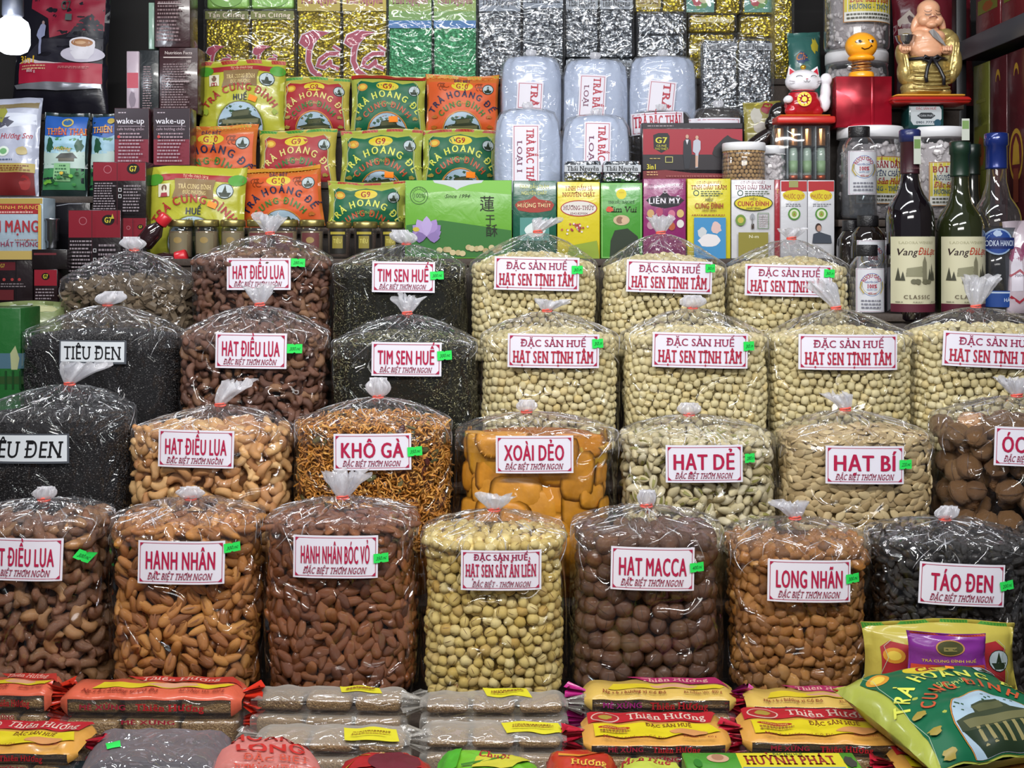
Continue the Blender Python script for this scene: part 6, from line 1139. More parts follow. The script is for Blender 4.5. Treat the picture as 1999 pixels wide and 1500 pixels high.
def wine(name, label, cx, y0, y1, D, rpx, neckpx, cap, glassm, foilm, art, ncap=90, group=None, liquid=None):
    r = rpx*D/F; n = neckpx*D/F; h = (y1-y0)*D/F; px = D/F; root = thing(name, label, 'bottle', ((cx-CX)*D/F, D, ZY(y1, D)), 0, group); sh = h-163*px
    lathe('bottle_wall', [(r*.9, .001), (r, .01), (r, sh-.02), (r*.98, sh), (r*.90, sh+.018), (r*.76, sh+.034), (r*.58, sh+.050), (n*1.3, sh+.068), (n*1.08, sh+.09), (n*1.0, max(sh+.1, h-ncap*px)), (n*.95, h-.01)], glassm, root, seg=40)
    if liquid: lathe('clear_liquid', [(r*.94, .006), (r*.94, sh-.03), (.001, sh-.03)], liquid, root, seg=32)
    lathe('capsule', [(n*1.16, h-ncap*px), (n*1.13, h-ncap*px+.004), (n*1.1, h-26*px), (n*1.25, h-24*px), (n*1.25, h-2*px), (n*1.1, h), (.0001, h)], foilm, root, seg=32)
    if cap: lathe('cap_top', [(n*1.27, h-24*px), (n*1.28, h-2*px), (n*1.1, h+.001), (.0001, h+.001)], cap, root, seg=32)
    mp = lambda x, y, l: (max(-r*.985, min(r*.985, (x-cx)/rpx*r)), -math.sqrt(max(1e-6, r*r-min(r*.985, abs(x-cx)/rpx*r)**2))-.0012-l, ZY(y, D-r)-ZY(y1, D))
    A = Art(root, mp, 7); art(A, cx); A.build()
    mp2 = lambda x, y, l: ((x-cx)*px, -n*1.32-.0015-l, ZY(y, D)-ZY(y1, D)); A2 = Art(root, mp2, 30)
    return root, A2
def winelab(A, cx):
    x0, x1, y0, y1 = cx-43, cx+43, 462, 610; A.rect(x0, y0, x1, y1, '#cfcbab', 'bottle_label'); A.rect(x0, y1-16, x1, y1, '#5a2030', 'bottle_label'); A.text('LADORA WINERY', cx, 474, 4.5, 66, '#a8a482', 0, True)
    A.text('Vang', cx-20, 492, 13, 36, '#2e1c1c', 1, False, .25); A.text('ĐàLạt', cx+18, 491, 13, 38, '#b83a24', 1, False, .25)
    A.poly([(cx-22, 540), (cx-20, 524), (cx+8, 520), (cx+10, 540)], '#8f8c70', 'bottle_label'); A.line([(cx-21, 528), (cx+8, 524)], 1, '#3a3a30', 'bottle_label'); A.line([(cx-21, 534), (cx+8, 531)], 1, '#3a3a30', 'bottle_label'); A.poly([(cx+9, 548), (cx+9, 512), (cx+13, 500), (cx+17, 512), (cx+18, 548)], '#7d7a62', 'bottle_label')
    for i, (dx, hgt) in enumerate(((-34, 26), (-27, 18), (24, 24), (29, 34), (33, 20))): A.poly([(cx+dx-4, 548), (cx+dx, 548-hgt), (cx+dx+4, 548)], '#4a4a3c', 'bottle_label')
    for dx, ry in ((-8, 6), (0, 7), (14, 6), (22, 5)): A.wob(cx+dx, 550, 7, ry, '#6a6852', int(cx+dx), 'bottle_label')
    A.text('CLASSIC', cx, 580, 7, 52, '#5a4a38', 1, True, 0, 0, 'lettering', .12); A.small(cx-38, cx-24, 588, 592, 1, '#8a8670', 2); A.small(cx-10, cx+10, 588, 592, 1, '#8a8670', 4); A.small(cx+26, cx+40, 588, 592, 1, '#8a8670', 3)
r_, A2 = wine('wine_bottle', 'dark red wine bottle with a blue-topped capsule and a cream label', 1776, 254, 628, 3.07, 46, 16, pm('#1d2450', .3), pm('#0f0a0e', .05, 0, .8, 1), pm('#33161e', .35), winelab, 86, 'wine bottles with cream labels')
A2.rect(1776, 268, 1790, 322, '#bfc4b8', 'tax_strip'); A2.rect(1777, 274, 1789, 292, '#6a8a4a', 'tax_strip'); A2.text('CLASSIC', 1776, 330, 3, 28, '#6a4a4a', 0); A2.build()
r_, A2 = wine('wine_bottle', 'green wine bottle with a dark green capsule and a cream label', 1874, 277, 628, 3.09, 46, 16, None, pm('#1f2410', .05, 0, .8, 1), pm('#12281c', .35), winelab, 68, 'wine bottles with cream labels')
A2.rect(1869, 234, 1884, 276, '#c4c9bd', 'tax_strip'); A2.rect(1870, 238, 1883, 254, '#7a9a5a', 'tax_strip'); A2.build()
r_, A2 = wine('wine_bottle', 'second green bottle standing behind the green wine bottle', 1897, 282, 606, 3.225, 36, 14, None, pm('#10120c', .05, 0, .8, 1), pm('#12201a', .35), lambda A, cx: A.rect(cx-4, 500, cx+4, 504, '#222'), 60)
def vod(A, cx):
    A.ell(cx-14, 472, 26, 26, '#8fa4c4', 'bottle_label'); A.ell(cx-14, 472, 23, 23, '#1c3f8a', 'bottle_label'); A.poly([(cx-42, 464), (cx+16, 464), (cx+16, 486), (cx-42, 486)], '#16245c', 'bottle_label'); A.text('VODKA HANOI', cx-13, 475, 11, 54, '#c9d4e8', 1); A.wob(cx-16, 456, 9, 7, '#a9bcd8', 3, 'bottle_label'); A.rect(cx-40, 568, cx+38, 600, '#1f448c', 'bottle_label'); A.rect(cx-40, 570, cx+38, 573, '#b9c8dc', 'bottle_label'); A.text('HÀ NỘI', cx+10, 586, 7, 30, '#c9d4e8', 1)
r_, A2 = wine('vodka_bottle', 'clear spirit bottle with a tall blue screw cap and a blue oval label', 1945, 260, 612, 3.12, 46, 18, None, GLASS, pm('#182a6a', .22, .3, .5, .5), vod, 70, None, film('dim_liquid', .03, .04, .4, (2, 2, 2), 0, '#aab4bc')); 
root, A = pillow('snack_pouch', 'pouch printed with purple onions and red ribbons at the edge beside the clear spirit bottle', 1964, 432, 2090, 616, 3.06, '#b9aab4', None, seal=None, seed=71, d=.03)
for x, y in ((1980, 500), (2002, 490)): A.ell(x, y, 13, 16, '#7a2450'); A.poly([(x-10, 520), (x, 486), (x+10, 520), (x+10, 570), (x-10, 570)], '#d0c8d4')
A.text('700ml', 1985, 540, 5, 20, '#4a2a4a', 1); A.line([(1968, 540), (1985, 530), (2000, 545), (2015, 535)], 5, '#8f2038'); A.line([(1968, 580), (1985, 592), (2000, 578), (2020, 590)], 5, '#a02838'); A.build()
# side shelf with maroon cartons
X0 = 1.417
post = thing('shelf_post', 'black upright post of the side shelf behind the statue', 'shelf', (1.40, 3.70, 0)); rbox('post', -.012, .02, -.02, .02, 0, 2.9, pm('#101012', .4), post, .002)
sh = thing('wall_shelf', 'dark grey metal side shelf high above the spirit bottle', 'shelf', (1.40, 3.3, 2.20)); rbox('shelf_board', 0, .46, -.5, .40, 0, .05, pm('#3a3d42', .35, .3), sh, .004); rbox('shelf_lip', -.006, 0, -.5, .40, -.006, .056, pm('#4a4d54', .35, .3), sh, .002)
lowsh = thing('wall_shelf', 'lower side shelf board under the maroon cartons', 'shelf', (1.40, 3.3, ZY(470, 3.3)-.05)); rbox('shelf_board', 0, .46, -.02, .40, 0, .05, pm('#2a2c30', .4), lowsh, .004)
def sidebox(label, d0, d1, z0, z1, col, arch, name='gift_carton', mat=None):
    base = (X0+.06, (d0+d1)/2, z0); root = thing(name, label, 'box', base, 0, 'cartons on the side shelf'); hd = (d1-d0)/2
    rbox('carton', -.06, .10, -hd+.001, hd-.001, 0, z1-z0, mat or gloss(col), root, .002)
    A = Art(root, lambda x, y, l: (-.0605-l, hd*(1-2*x), (z1-z0)*(1-y)), 1e9)
    if arch:
        g = pm('#a8842e', .4, .3); A.ring(.5, .13, .12, .05, .03, g, 0, 180); A.ell(.5, .55, .38, .14, g); A.ell(.5, .55, .31, .115, '#5a1c22'); A.poly([(.3, .6), (.35, .5), (.5, .45), (.65, .5), (.7, .6)], g); A.rect(.1, .9, .9, .92, g); A.rect(.36, .62, .64, .80, '#7a3a2a')
    else: A.rect(.2, .2, .8, .22, '#7a7a3a'); A.rect(.1, .35, .9, .6, '#6a6a2a'); A.wob(.5, .5, .25, .1, '#8a4a24', 3)
    A.build(); return root
zl, zh = ZY(470, 3.3), 2.19
zm = (zl+zh)/2+.03
sidebox('olive green carton on the side shelf next to the post', 3.50, 3.62, zl, zh-.02, '#6a6d2e', False)
sidebox('maroon carton with a gold arch, between the olive carton and the nearer maroon one', 3.375, 3.495, zl, zh-.02, '#4a1a20', True); sidebox('maroon carton with a gold arch, nearest to the camera on the side shelf', 3.25, 3.37, zl, zh-.02, '#4a1a20', True)
sidebox('thin yellow carton edge nearest the frame on the side shelf', 3.235, 3.249, zl, zh-.02, '#b8a02e', False)
for i, (d0, d1) in enumerate(((3.42, 3.60), (3.235, 3.41))):
    r_ = sidebox(('maroon wrapped pack on the upper side shelf, farther one', 'maroon wrapped pack on the upper side shelf, nearer one')[i], d0, d1, 2.2505, 2.42, '#6a2026', False, 'wrapped_pack')
# spotlight-like LED lamp on the upper left
D = 3.2; k = D/F; c = PX(25, 70, D)
lamp = thing('led_lamp', 'glowing round LED lamp hanging in front of the large red and black coffee bag', 'lamp', c)
lathe('bulb', [(.0001, -36*k), (16*k, -35*k), (27*k, -29*k), (32*k, -16*k), (32*k, 14*k), (28*k, 27*k), (20*k, 33*k), (16*k, 36*k)], pm('#eef3ff', .3, 0, .5, 0, 0, 0, 9), lamp, seg=28)
lathe('socket', [(17*k, 36*k), (20*k, 40*k), (20*k, 75*k), (12*k, 82*k), (.0001, 82*k)], pm('#2a2c34', .4), lamp, seg=20); tube('cord', [(0, 0, 82*k), (0, 0, .9)], .003, pm('#222', .5), lamp)
l = bpy.data.lights.new('bulb_light', 'POINT'); l.energy = 9; l.color = (.85, .92, 1); l.shadow_soft_size = .05; lo = bpy.data.objects.new('bulb_light', l); COL.objects.link(lo); lo.location = (c[0], c[1]-.12, c[2]); 
# dried pods and crumpled packs behind the nut jar
bb = thing('dried_pod', 'glossy dark dried pod leaning between the nut jar and the cat', 'dried pod', PX(1480, 278, 3.50)); ob('pod', blob('pod', [((0, 0, 0), (.075, .022, .024), (0, -38, 0)), ((.05, 0, .04), (.03, .018, .02), (0, -40, 0))], pm('#1c1210', .15, 0, .6, .4, .5, 40), .004, 3), bb)
bb = thing('dried_pod', 'second dark pod beside the paw of the white cat', 'dried pod', PX(1520, 222, 3.49)); ob('pod', blob('pod', [((0, 0, 0), (.03, .02, .036), (0, 20, 0)), ((-.02, 0, -.03), (.022, .018, .024))], pm('#17110f', .15, 0, .6, .4, .5, 40), .004, 3), bb)
root, A = pillow('snack_pouch', 'crumpled yellow and red pouch lying behind the dark pods', 1452, 196, 1526, 300, 3.545, '#8f8438', None, seal=None, seed=81, d=.012); A.wob(1475, 225, 14, 18, '#b8b4a8', 3); A.wob(1500, 210, 16, 14, '#8a2430', 4); A.wob(1485, 250, 18, 12, '#b0a8a0', 5); A.line([(1462, 215), (1480, 200), (1500, 196)], 3, '#c9b83a'); A.build()
# ------------------------------------------------------------------ sweets in front
def fin(parent, x, y, z0, z1, side, col, w_=.035, seed=0, clear=False):
    R = random.Random(seed); N = 26; J = 6; V = []; zc = (z0+z1)/2
    for j in range(J):
        t = j/(J-1)
        for i in range(N):
            s_ = i/(N-1)-.5; hgt = (z1-z0)*(.72+.75*t); V.append((x+side*w_*t*(1+.2*math.sin(i*1.7+seed)), y+(.010*math.sin(i*1.9+seed)+.006*math.sin(i*.7))*(.4+t), zc+s_*hgt+.004*math.sin(i*2.3)*t))
    m = MILKY if clear else gloss(col); mo('crimped_end', V, grid_faces(N, J), m, parent)
SESA = ramp_mat('sesame_candy', ['#7d6038', '#8f6f44', '#6e5230'], .5, .5, 1.0, 260, .2, .004, '#b59a6c', 420)
def sweet(label, x0, x1, yt0, yt1, yb, z, kind, seed=0, rz=0, group='sesame candy packs', nb=3, art=None, lower=None, stick=None, tail=None):
    Db, Df = DT(yt0, z), DT(yt1, z); zb = CAMZ-(yb-HZ)*Df/F; k = Df/F; xa, xb = (x0-CX)*k, (x1-CX)*k; dep = Db-Df; base = ((xa+xb)/2, (Db+Df)/2, zb); hw = (xb-xa)/2; h = z-zb
    root = thing('sesame_candy_pack', label, 'sweets', base, rz, group); n = nb; g = .004
    for i in range(n): rbox('candy_block', -hw+.008+(2*hw-.016)*i/n+g, -hw+.008+(2*hw-.016)*(i+1)/n-g, -dep/2+.006, dep/2-.006, .004, h-.004, SESA, root, .008, 3, True, .002)
    clear = kind == 'clear'; nzf = lambda x, y: .0015*math.sin(x*90+seed)+.002*noise.noise(Vector((x*40, y*40, seed)))
    V = []; NU = 40; prof = [(-dep/2+.004, 0), (-dep/2, .006), (-dep/2-.001, h*.80), (-dep/2+.003, h-.003), (-dep/2+.012, h+.001), (0, h+.003), (dep/2-.012, h+.001), (dep/2, h-.008), (dep/2, .004)]
    for i in range(NU):
        u = i/(NU-1); x = -hw+2*hw*u; e = min(1, min(u, 1-u)*14); e = .45+.55*math.sin(e*PI/2)
        for (y, zz) in prof:
            nz = nzf(x, y); V.append((x, y*(e*.6+.4)+(nz if abs(y) > dep/2-.003 else 0), h/2+(zz-h/2)*e+(nz if zz > h-.001 else 0)))
    m_ = len(prof); tc_ = MILKY if clear else gloss(dict(orange='#d9644a', yellow='#d8b45a', yred='#dba04a')[kind])
    mo('wrapper_film', V, [(i*m_+j+1, i*m_+j, (i+1)*m_+j, (i+1)*m_+j+1) for i in range(NU-1) for j in range(m_-1)], [WRAP, tc_], root, True, [1 if (j >= 2 or (not clear and (i < 2 or i > NU-4))) else 0 for i in range(NU-1) for j in range(m_-1)])
    def top(x, y, l):
        D = DT(y, z) if y > HZ+50 else Db; D = max(min(D, Db), Df); X = (x-CX)*k-base[0]; u = min(1, max(0, (X+hw)/(2*hw))); e = min(1, min(u, 1-u)*14); e = .45+.55*math.sin(e*PI/2); Y = D-base[1]; return (X, Y*(e*.6+.4), h/2+(h/2+.0025)*e+nzf(X, Y)*(1 if abs(Y) < dep/2-.01 else .5)+.0012+l)
    def fr(x, y, l): X = (x-CX)*k-base[0]; u = min(1, max(0, (X+hw)/(2*hw))); e = min(1, min(u, 1-u)*14); e = .45+.55*math.sin(e*PI/2); zz = CAMZ-(y-HZ)*k-zb; return (X, -(dep/2+.001)*(e*.6+.4)+nzf(X, -dep/2)*.8-.0018-l, h/2+(zz-h/2)*e)
    T = Art(root, top, 7, .00014); Fr = Art(root, fr, 10, .00014)
    tcol = dict(orange='#d9543a', yellow='#d8a84a', yred='#dba04a', clear=None)[kind]
    ym = (yt0+yt1)/2; W = x1-x0; cx = (x0+x1)/2
    if kind == 'orange' or kind == 'yellow':
        rc = '#b8322a' if kind == 'orange' else '#a8285c'; base_c = '#d9644a' if kind == 'orange' else '#d8b45a'
        T.poly([(x0+W*.3, yt0+1), (x1-W*.1, yt0+1), (x1-W*.02, ym-3), (x0+W*.45, yt0+(yt1-yt0)*.28)], rc, 'printed_top'); T.text('Thiên Hương', x0+W*.62, yt0+(yt1-yt0)*.17, 6, W*.45, '#e0b0a0', 1, True)
        T.poly([(x0+W*.2, ym-4), (x0+W*.5, ym-3), (x1-W*.06, ym), (x1-W*.1, ym+6), (x0+W*.4, ym+5), (x0+W*.16, ym+7)], '#dcc42a', 'printed_top'); T.wob(x0+W*.6, ym+1, W*.18, 4, '#d8a080', seed, 'printed_top')
        T.text('Ngọt bùi hương vị Cố Đô', x0+W*.33, yt1-5, 5.5, W*.42, '#8f2a24', 1, True, .2); T.text('KLT/Net Wt: 400 g', x0+W*.78, yt1-5, 5, W*.25, '#8f2a24', 0, True, .2)
        Fr.text('MÈ XỬNG', x0+W*.25, (yt1+yb)/2+1, 10, W*.26, '#a8283e' if kind == 'orange' else '#a02878', 2); Fr.text('Thiên Hương', x0+W*.62, (yt1+yb)/2+1, 13, W*.38, '#b8242c', 2, True)
    elif kind == 'yred':
        T.poly([(x0+14, yt0+2), (x1-W*.04, yt0+2), (x1-W*.10, yt0+(yt1-yt0)*.36), (x0+W*.42, yt0+(yt1-yt0)*.32), (x0+14, yt0+(yt1-yt0)*.40)], '#b8202c', 'printed_top')
        T.ell(x0+W*.17, yt0+(yt1-yt0)*.22, W*.10, (yt1-yt0)*.15, '#d8b8a8', 'printed_top'); T.ell(x0+W*.17, yt0+(yt1-yt0)*.22, W*.09, (yt1-yt0)*.125, '#a82a2c', 'printed_top'); T.wob(x0+W*.17, yt0+(yt1-yt0)*.22, W*.06, (yt1-yt0)*.08, '#a8903a', seed, 'printed_top')
        T.text('Thiên Hương', x0+W*.6, yt0+(yt1-yt0)*.19, (yt1-yt0)*.18, W*.55, '#e6c8b8', 1, True); T.poly([(x0+W*.08, yt0+(yt1-yt0)*.46), (x0+W*.45, yt0+(yt1-yt0)*.42), (x1-W*.12, yt0+(yt1-yt0)*.42), (x1-W*.06, yt0+(yt1-yt0)*.7), (x0+W*.5, yt1-7), (x0+W*.08, yt1-9)], '#e0cc1e', 'printed_top')
        T.ell(x0+W*.22, yt0+(yt1-yt0)*.56, W*.11, 3.4, '#a8301c', 'printed_top'); T.text('THƯỢNG HẠNG', x0+W*.22, yt0+(yt1-yt0)*.56, 3.6, W*.17, '#e8c060', 1); T.text('ĐẶC SẢN HUẾ', x0+W*.6, yt0+(yt1-yt0)*.50, (yt1-yt0)*.10, W*.32, '#7a3a1c', 1, True); T.wob(x0+W*.72, yt0+(yt1-yt0)*.72, W*.16, (yt1-yt0)*.12, '#d8965a', seed, 'printed_top'); T.small(x0+W*.12, x0+W*.36, yt0+(yt1-yt0)*.62, yt0+(yt1-yt0)*.8, 2, '#a8742e', seed)
        T.text('Ngọt bùi hương vị Cố Đô', x0+W*.34, yt1-3.5, 4, W*.42, '#8f2a24', 0, True, .2); T.text('KLT/Net Wt: 400 g', x0+W*.78, yt1-3.5, 4, W*.22, '#8f2a24', 0, True, .2)
        Fr.text('MÈ XỬNG', x0+W*.28, (yt1+yb)/2, 9, W*.24, '#a8283e', 2); Fr.text('Thiên Hương', x0+W*.62, (yt1+yb)/2, 11, W*.32, '#b8242c', 2, True)
    if stick:
        sx, sy, sw, sh_, txt = stick; T.poly([(sx-sw/2, sy-sh_/2), (sx+sw*.38, sy-sh_/2+1), (sx+sw/2, sy+sh_/2), (sx-sw*.40, sy+sh_/2-1)], paper('#d8cf2e'), 'yellow_sticker'); T.small(sx-sw*.32, sx+sw*.34, sy-sh_*.3, sy+sh_*.3, 3, '#9a6a24', seed, 1.4)
    if art: art(T, Fr)
    T.build(); Fr.build()
    fc = dict(orange='#d8321e', yellow='#b8207c', yred='#b81c34', clear=None)[kind] if not tail else tail
    fin(root, -hw+.004, 0, 0, h, -1, fc, seed=seed, clear=clear); fin(root, hw-.004, 0, 0, h, 1, fc, seed=seed+3, clear=clear)
    if lower:
        zt2 = zb-.005; hh = zt2-ZT[1]; r2 = thing('sesame_candy_pack', lower, 'sweets', (base[0], base[1], ZT[1]), rz, group)
        for i in range(nb): rbox('candy_block', -hw+.008+(2*hw-.016)*i/nb+g, -hw+.008+(2*hw-.016)*(i+1)/nb-g, -dep/2+.002, dep/2-.006, .002, hh-.003, SESA, r2, .007, 2, True, .002)
        rbox('wrapper_film', -hw, hw, -dep/2-.001, dep/2-.002, 0, hh, MILKY if clear else WRAP, r2, .006, 2, True, .002)
        if fc: fin(r2, -hw+.004, 0, 0, hh, -1, fc, seed=seed+5); fin(r2, hw-.004, 0, 0, hh, 1, fc, seed=seed+6)
        A = Art(r2, lambda x, y, l: ((x-CX)*k-base[0], -dep/2-.003-l, CAMZ-(y-HZ)*k-ZT[1]), 1e9)
        if not clear: A.text('MÈ XỬNG', x0+W*.5, yb+8, 8, W*.3, '#a8283e', 2)
        A.build()
    return root
sweet('orange sesame candy pack with a frilled red end, at the edge before the dark cashews', -90, 96, 1318, 1350, 1392, .785, 'orange', 1, -1, lower='lower pack beneath the edge orange candy pack')
sweet('orange sesame candy pack lying in front of the orange almonds', 112, 470, 1324, 1358, 1402, .785, 'orange', 2, -1, lower='lower pack beneath the orange pack before the almonds')
sweet('clear wrapped sesame candy pack in front of the brown shelled almonds', 486, 795, 1337, 1363, 1397, .775, 'clear', 3, -2.5, 'clear wrapped candy packs', stick=(700, 1349, 90, 12, ''), lower='lower clear pack beneath the one before the brown almonds')
sweet('clear wrapped sesame candy pack in front of the yellow lotus seeds', 818, 1110, 1346, 1374, 1402, .775, 'clear', 4, 0, 'clear wrapped candy packs', stick=(990, 1356, 100, 17, ''), lower='lower clear pack beneath the one before the lotus seeds')
sweet('yellow sesame candy pack with magenta frilled ends in front of the macadamias', 1142, 1440, 1326, 1361, 1392, .785, 'yellow', 5, -1, lower='lower pack beneath the magenta-ended yellow pack')
sweet('yellow sesame candy pack with red ends in front of the dried longan', 1462, 1738, 1342, 1378, 1398, .780, 'yellow', 6, -2, lower='lower pack beneath the yellow pack before the longan', tail='#b81c34')
sweet('clear wrapped candy pack nearer the camera, below the brown almonds', 492, 800, 1411, 1450, 1478, .762, 'clear', 8, -2, 'clear wrapped candy packs', stick=(722, 1437, 120, 26, ''), lower='lowest clear pack under the nearer one below the almonds')
sweet('clear wrapped candy pack nearer the camera, below the yellow lotus seeds', 818, 1108, 1404, 1443, 1470, .762, 'clear', 9, -1, 'clear wrapped candy packs', stick=(1042, 1424, 130, 22, ''), lower='lowest clear pack under the nearer one below the lotus seeds')
sweet('yellow and red candy pack nearer the camera, below the macadamias', 1140, 1432, 1393, 1452, 1474, .768, 'yred', 10, 0, lower='lowest pack under the yellow and red one below the macadamias')
sweet('yellow and red candy pack nearer the camera, below the longan', 1458, 1778, 1386, 1448, 1476, .775, 'yred', 11, -3, lower='lowest pack under the yellow and red one below the longan')
sweet('yellow and red candy pack at the corner below the edge orange one', -120, 150, 1410, 1466, 1492, .765, 'yred', 12, -3, lower='lowest pack at the corner under the yellow and red one')
sweet('yellow and red candy pack at the corner beneath the big green tea packet', 1760, 2080, 1458, 1510, 1535, .765, 'yred', 13, 0, lower='lowest pack at the corner beneath the green tea packet')
# flat lying bags near the camera: a loose sheet over a low heap
def flatbag(name, label, pts, z, h, m, seed=0, cat='bag', group=None, art=None, sag=.5):
    """pts: outline (photo pixels) of the bag's top edge lying at height z"""
    P3 = []
    for x, y in pts: D = DT(y, z); P3.append(((x-CX)*D/F, D))
    cx = sum(p[0] for p in P3)/len(P3); cy = sum(p[1] for p in P3)/len(P3); root = thing(name, label, cat, (cx, cy, z-h), 0, group); n = len(P3); K = 8; dens = []
    for i in range(n):
        a, b = P3[i], P3[(i+1) % n]
        for q in range(K): dens.append((a[0]+(b[0]-a[0])*q/K-cx, a[1]+(b[1]-a[1])*q/K-cy))
    N = len(dens); rings = [1.0, 1.0, .96, .86, .7, .5, .28]; V = []
    def zf(x, y, r): return h*(1-r**5)**.5 if r < 1 else 0
    def hz(x, y, r): return zf(x, y, r)+(.004*noise.noise(Vector((x*30, y*30, seed)))+.003*noise.noise(Vector((x*90, y*50, seed*2))))*(1 if r < .99 else 0)
    for j, r in enumerate(rings):
        for x, y in dens: V.append((x*r, y*r, (h*.35 if j == 1 else 0) if j < 2 else hz(x*r, y*r, r)))
    V.append((0, 0, hz(0, 0, 0))); f = grid_faces(N, len(rings), True)+[((len(rings)-1)*N+i, (len(rings)-1)*N+(i+1) % N, len(V)-1) for i in range(N)]
    mo('bag_sheet', V, f, m, root)
    def mp(x, y, l):
        D = DT(y, z); X, Y = (x-CX)*D/F-cx, D-cy; r = 0
        for i in range(n):
            a, b = P3[i], P3[(i+1) % n]; ex, ey = b[0]-a[0], b[1]-a[1]; nx, ny = ey, -ex; d = nx*(a[0]-cx)+ny*(a[1]-cy); v = nx*X+ny*Y
            if d < 0: d, v = -d, -v
            r = max(r, v/d if d else 0)
        return (X, Y, hz(X, Y, min(r, .97))+.0025+l)
    if art: A = Art(root, mp, 12, .00022); art(A); A.build()
    return root
def a1(A): A.poly([(206, 1448), (234, 1447), (236, 1460), (209, 1462)], paper('#2ee05a'), 'price_sticker')
flatbag('black_pouch', 'grey film pouch holding dark tongs with a green sticker, beside the corner candy pack', [(190, 1404), (452, 1408), (440, 1500), (140, 1500)], .775, .05, film('grey_pouch_film', .38, .26, .6, (10, 10, 20), .8, milkc='#8d868c'), 3, art=a1)
for i in range(2): tube('tongs', [(-.2, .02*i, 0), (0, .01*i, .006), (.2, -.015+.02*i, 0)], .010, pm('#1c2428', .2), None).parent = bpy.data.objects['black_pouch']
def hoang(A):
    A.text('HOÀNG', 530, 1442, 15, 160, '#c9302c', 2, False, -.1, 2); A.text('LONG', 530, 1464, 15, 140, '#c9302c', 2, False, -.1, 2); A.text('ĐẶC BIỆT', 540, 1482, 8, 130, '#c9503c', 1, True, 0, 2); A.text('THƠM NGON TINH KHIẾT', 540, 1494, 6, 170, '#c9402c', 1, True, .2, 1)
flatbag('noodle_bag', 'see-through pink bag printed with big red block letters', [(460, 1424), (560, 1430), (620, 1452), (640, 1500), (400, 1500), (420, 1450)], .782, .045, film('pink_bag_film', .55, .16, .5, (12, 12, 20), .8, milkc='#d88a84'), 4, art=hoang)
flatbag('noodle_heap', 'pale pink sweets seen inside the red-lettered bag', [(470, 1434), (560, 1438), (610, 1458), (625, 1498), (415, 1498), (430, 1456)], .772, .034, pm('#b8766a', .6, 0, .4, 0, 1, 60, None, 0, 0, .01), 5)
def plum(A):
    A.poly([(655, 1500), (680, 1472), (740, 1462), (800, 1464), (845, 1500)], '#a81f22', 'printed_top'); A.text('Hồng Huế', 752, 1468, 8, 150, '#d8a878', 1, True, 0, -1); A.line([(670, 1500), (700, 1478), (750, 1470)], 4, '#d8c02e', 'printed_top'); A.ell(770, 1490, 52, 20, '#6a2430', 'printed_top')
flatbag('fruit_pouch', 'red pouch with a dark plum picture in front of the clear candy packs', [(690, 1462), (810, 1460), (850, 1475), (870, 1520), (640, 1520), (655, 1480)], .79, .05, gloss('#9c1d20'), 6, art=plum)
def gcan(A):
    A.poly([(855, 1460), (905, 1452), (890, 1500), (848, 1500)], '#4fae2e', 'printed_top'); A.poly([(930, 1480), (1000, 1470), (1040, 1480), (1000, 1500), (920, 1500)], '#c9c23a', 'printed_top'); A.text('Chuối', 965, 1478, 10, 62, '#a82430', 2, True, .2, 3); A.line([(900, 1500), (980, 1480), (1060, 1490)], 3, '#3f7a24', 'printed_top')
flatbag('candy_pouch', 'bright green candy pouch with red lettering in front of the clear candy packs', [(856, 1456), (905, 1450), (1000, 1466), (1060, 1480), (1075, 1520), (850, 1520)], .79, .045, gloss('#6fb82e'), 7, art=gcan)
def rcan(A):
    A.line([(1090, 1470), (1130, 1480), (1180, 1462)], 3, '#d8902e', 'printed_top'); A.text('Hương', 1150, 1492, 9, 70, '#e0c04a', 1, True)
flatbag('candy_pouch', 'red and orange candy pouch between the bright green one and the green striped one', [(1066, 1455), (1150, 1450), (1205, 1462), (1200, 1520), (1072, 1520)], .79, .045, gloss('#c23420'), 8, art=rcan)
def gy(A):
    A.poly([(1200, 1490), (1215, 1474), (1300, 1478), (1330, 1496), (1320, 1510), (1205, 1510)], '#bcc64a', 'printed_top'); A.text('Mận Huế', 1262, 1487, 10, 100, '#a82430', 2, True, .1, 3)
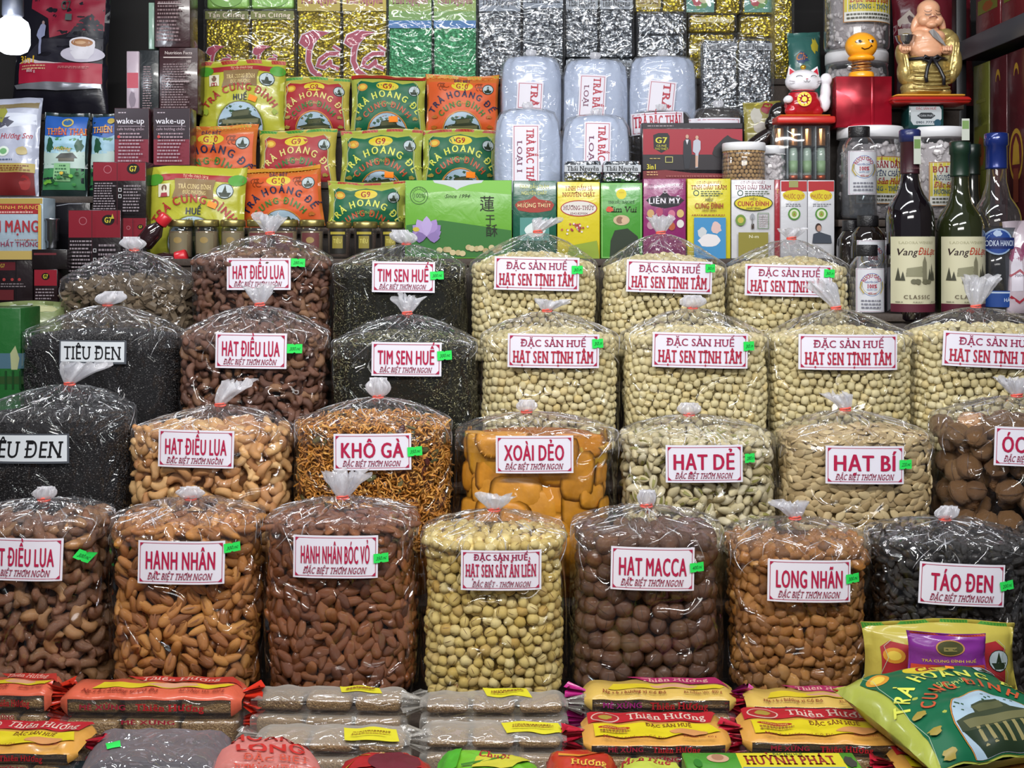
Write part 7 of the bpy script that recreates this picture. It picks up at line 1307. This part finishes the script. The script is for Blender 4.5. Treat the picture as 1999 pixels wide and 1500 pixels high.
flatbag('candy_pouch', 'yellow-green candy pouch with red lettering beside the green carton', [(1205, 1472), (1300, 1472), (1338, 1488), (1340, 1522), (1195, 1522)], .79, .045, gloss('#a8b83c'), 9, art=gy)
# green and yellow carton at the bottom
z = .79; D0, D1 = DT(1469, z), DT(1530, z); k = (D1+D0)/2/F
root = thing('sweet_carton', 'green and yellow carton with large dark red name lettering at the bottom edge', 'box', ((1512-CX)*k, (D0+D1)/2, ZT[1]), 0); hw = 172*k
rbox('carton', -hw, hw, -(D0-D1)/2, (D0-D1)/2, 0, z-ZT[1], gloss('#4f9c34'), root, .003)
A = Art(root, lambda x, y, l: ((x-1512)*k, DT(y, z)-(D0+D1)/2, z-ZT[1]+l), 1e9); A.rect(1448, 1471, 1655, 1528, '#d8c926'); A.text('HUỲNH PHÁT', 1551, 1485, 17, 180, '#8f2420', 2, True); A.text('ĐẶC SẢN HUẾ', 1551, 1474, 4, 60, '#3a6a24', 1); A.ell(1408, 1482, 22, 8, '#c9a080'); A.ell(1408, 1480, 12, 6, '#a87a5c'); A.rect(1450, 1500, 1650, 1526, '#3a7ac0'); A.wob(1665, 1490, 14, 12, '#3a3a34', 3); A.ell(1345+20, 1492, 8, 8, '#2f7a24'); A.build()
# tea packets lying at the corner
root = tea('G', 'big dark green tea packet lying at the corner on top of the candy packs', 1788, 1140, 2172, 1480, 1.886, 0, 22, (2020, 1230, 30), rz=18, group=None, sc=1.5, tilt=-84)
root = tea('U' if False else 'R', 'red and yellow tea packet behind the big green one', 1684, 1215, 1984, 1345, 2.24, 0, 20, None, rz=-2, group=None, sc=1.5)
root, A = pillow('tea_sachet', 'small purple sachet with an oval picture lying against the red tea packet', 1772, 1236, 1926, 1312, 2.165, '#7d2a8a', None, rz=-2, seal='#a3291f', seed=23, d=.012, sealh=5); A.ell(1852, 1262, 30, 16, '#b8864a'); A.ell(1852, 1262, 27, 14, '#4a4a2c'); A.rect(1838, 1260, 1866, 1268, '#8a7d4a'); A.text('TRÀ CUNG ĐÌNH HUẾ', 1850, 1288, 5, 110, '#d8b83a', 1); A.rect(1776, 1296, 1922, 1308, '#c2402e'); A.build()
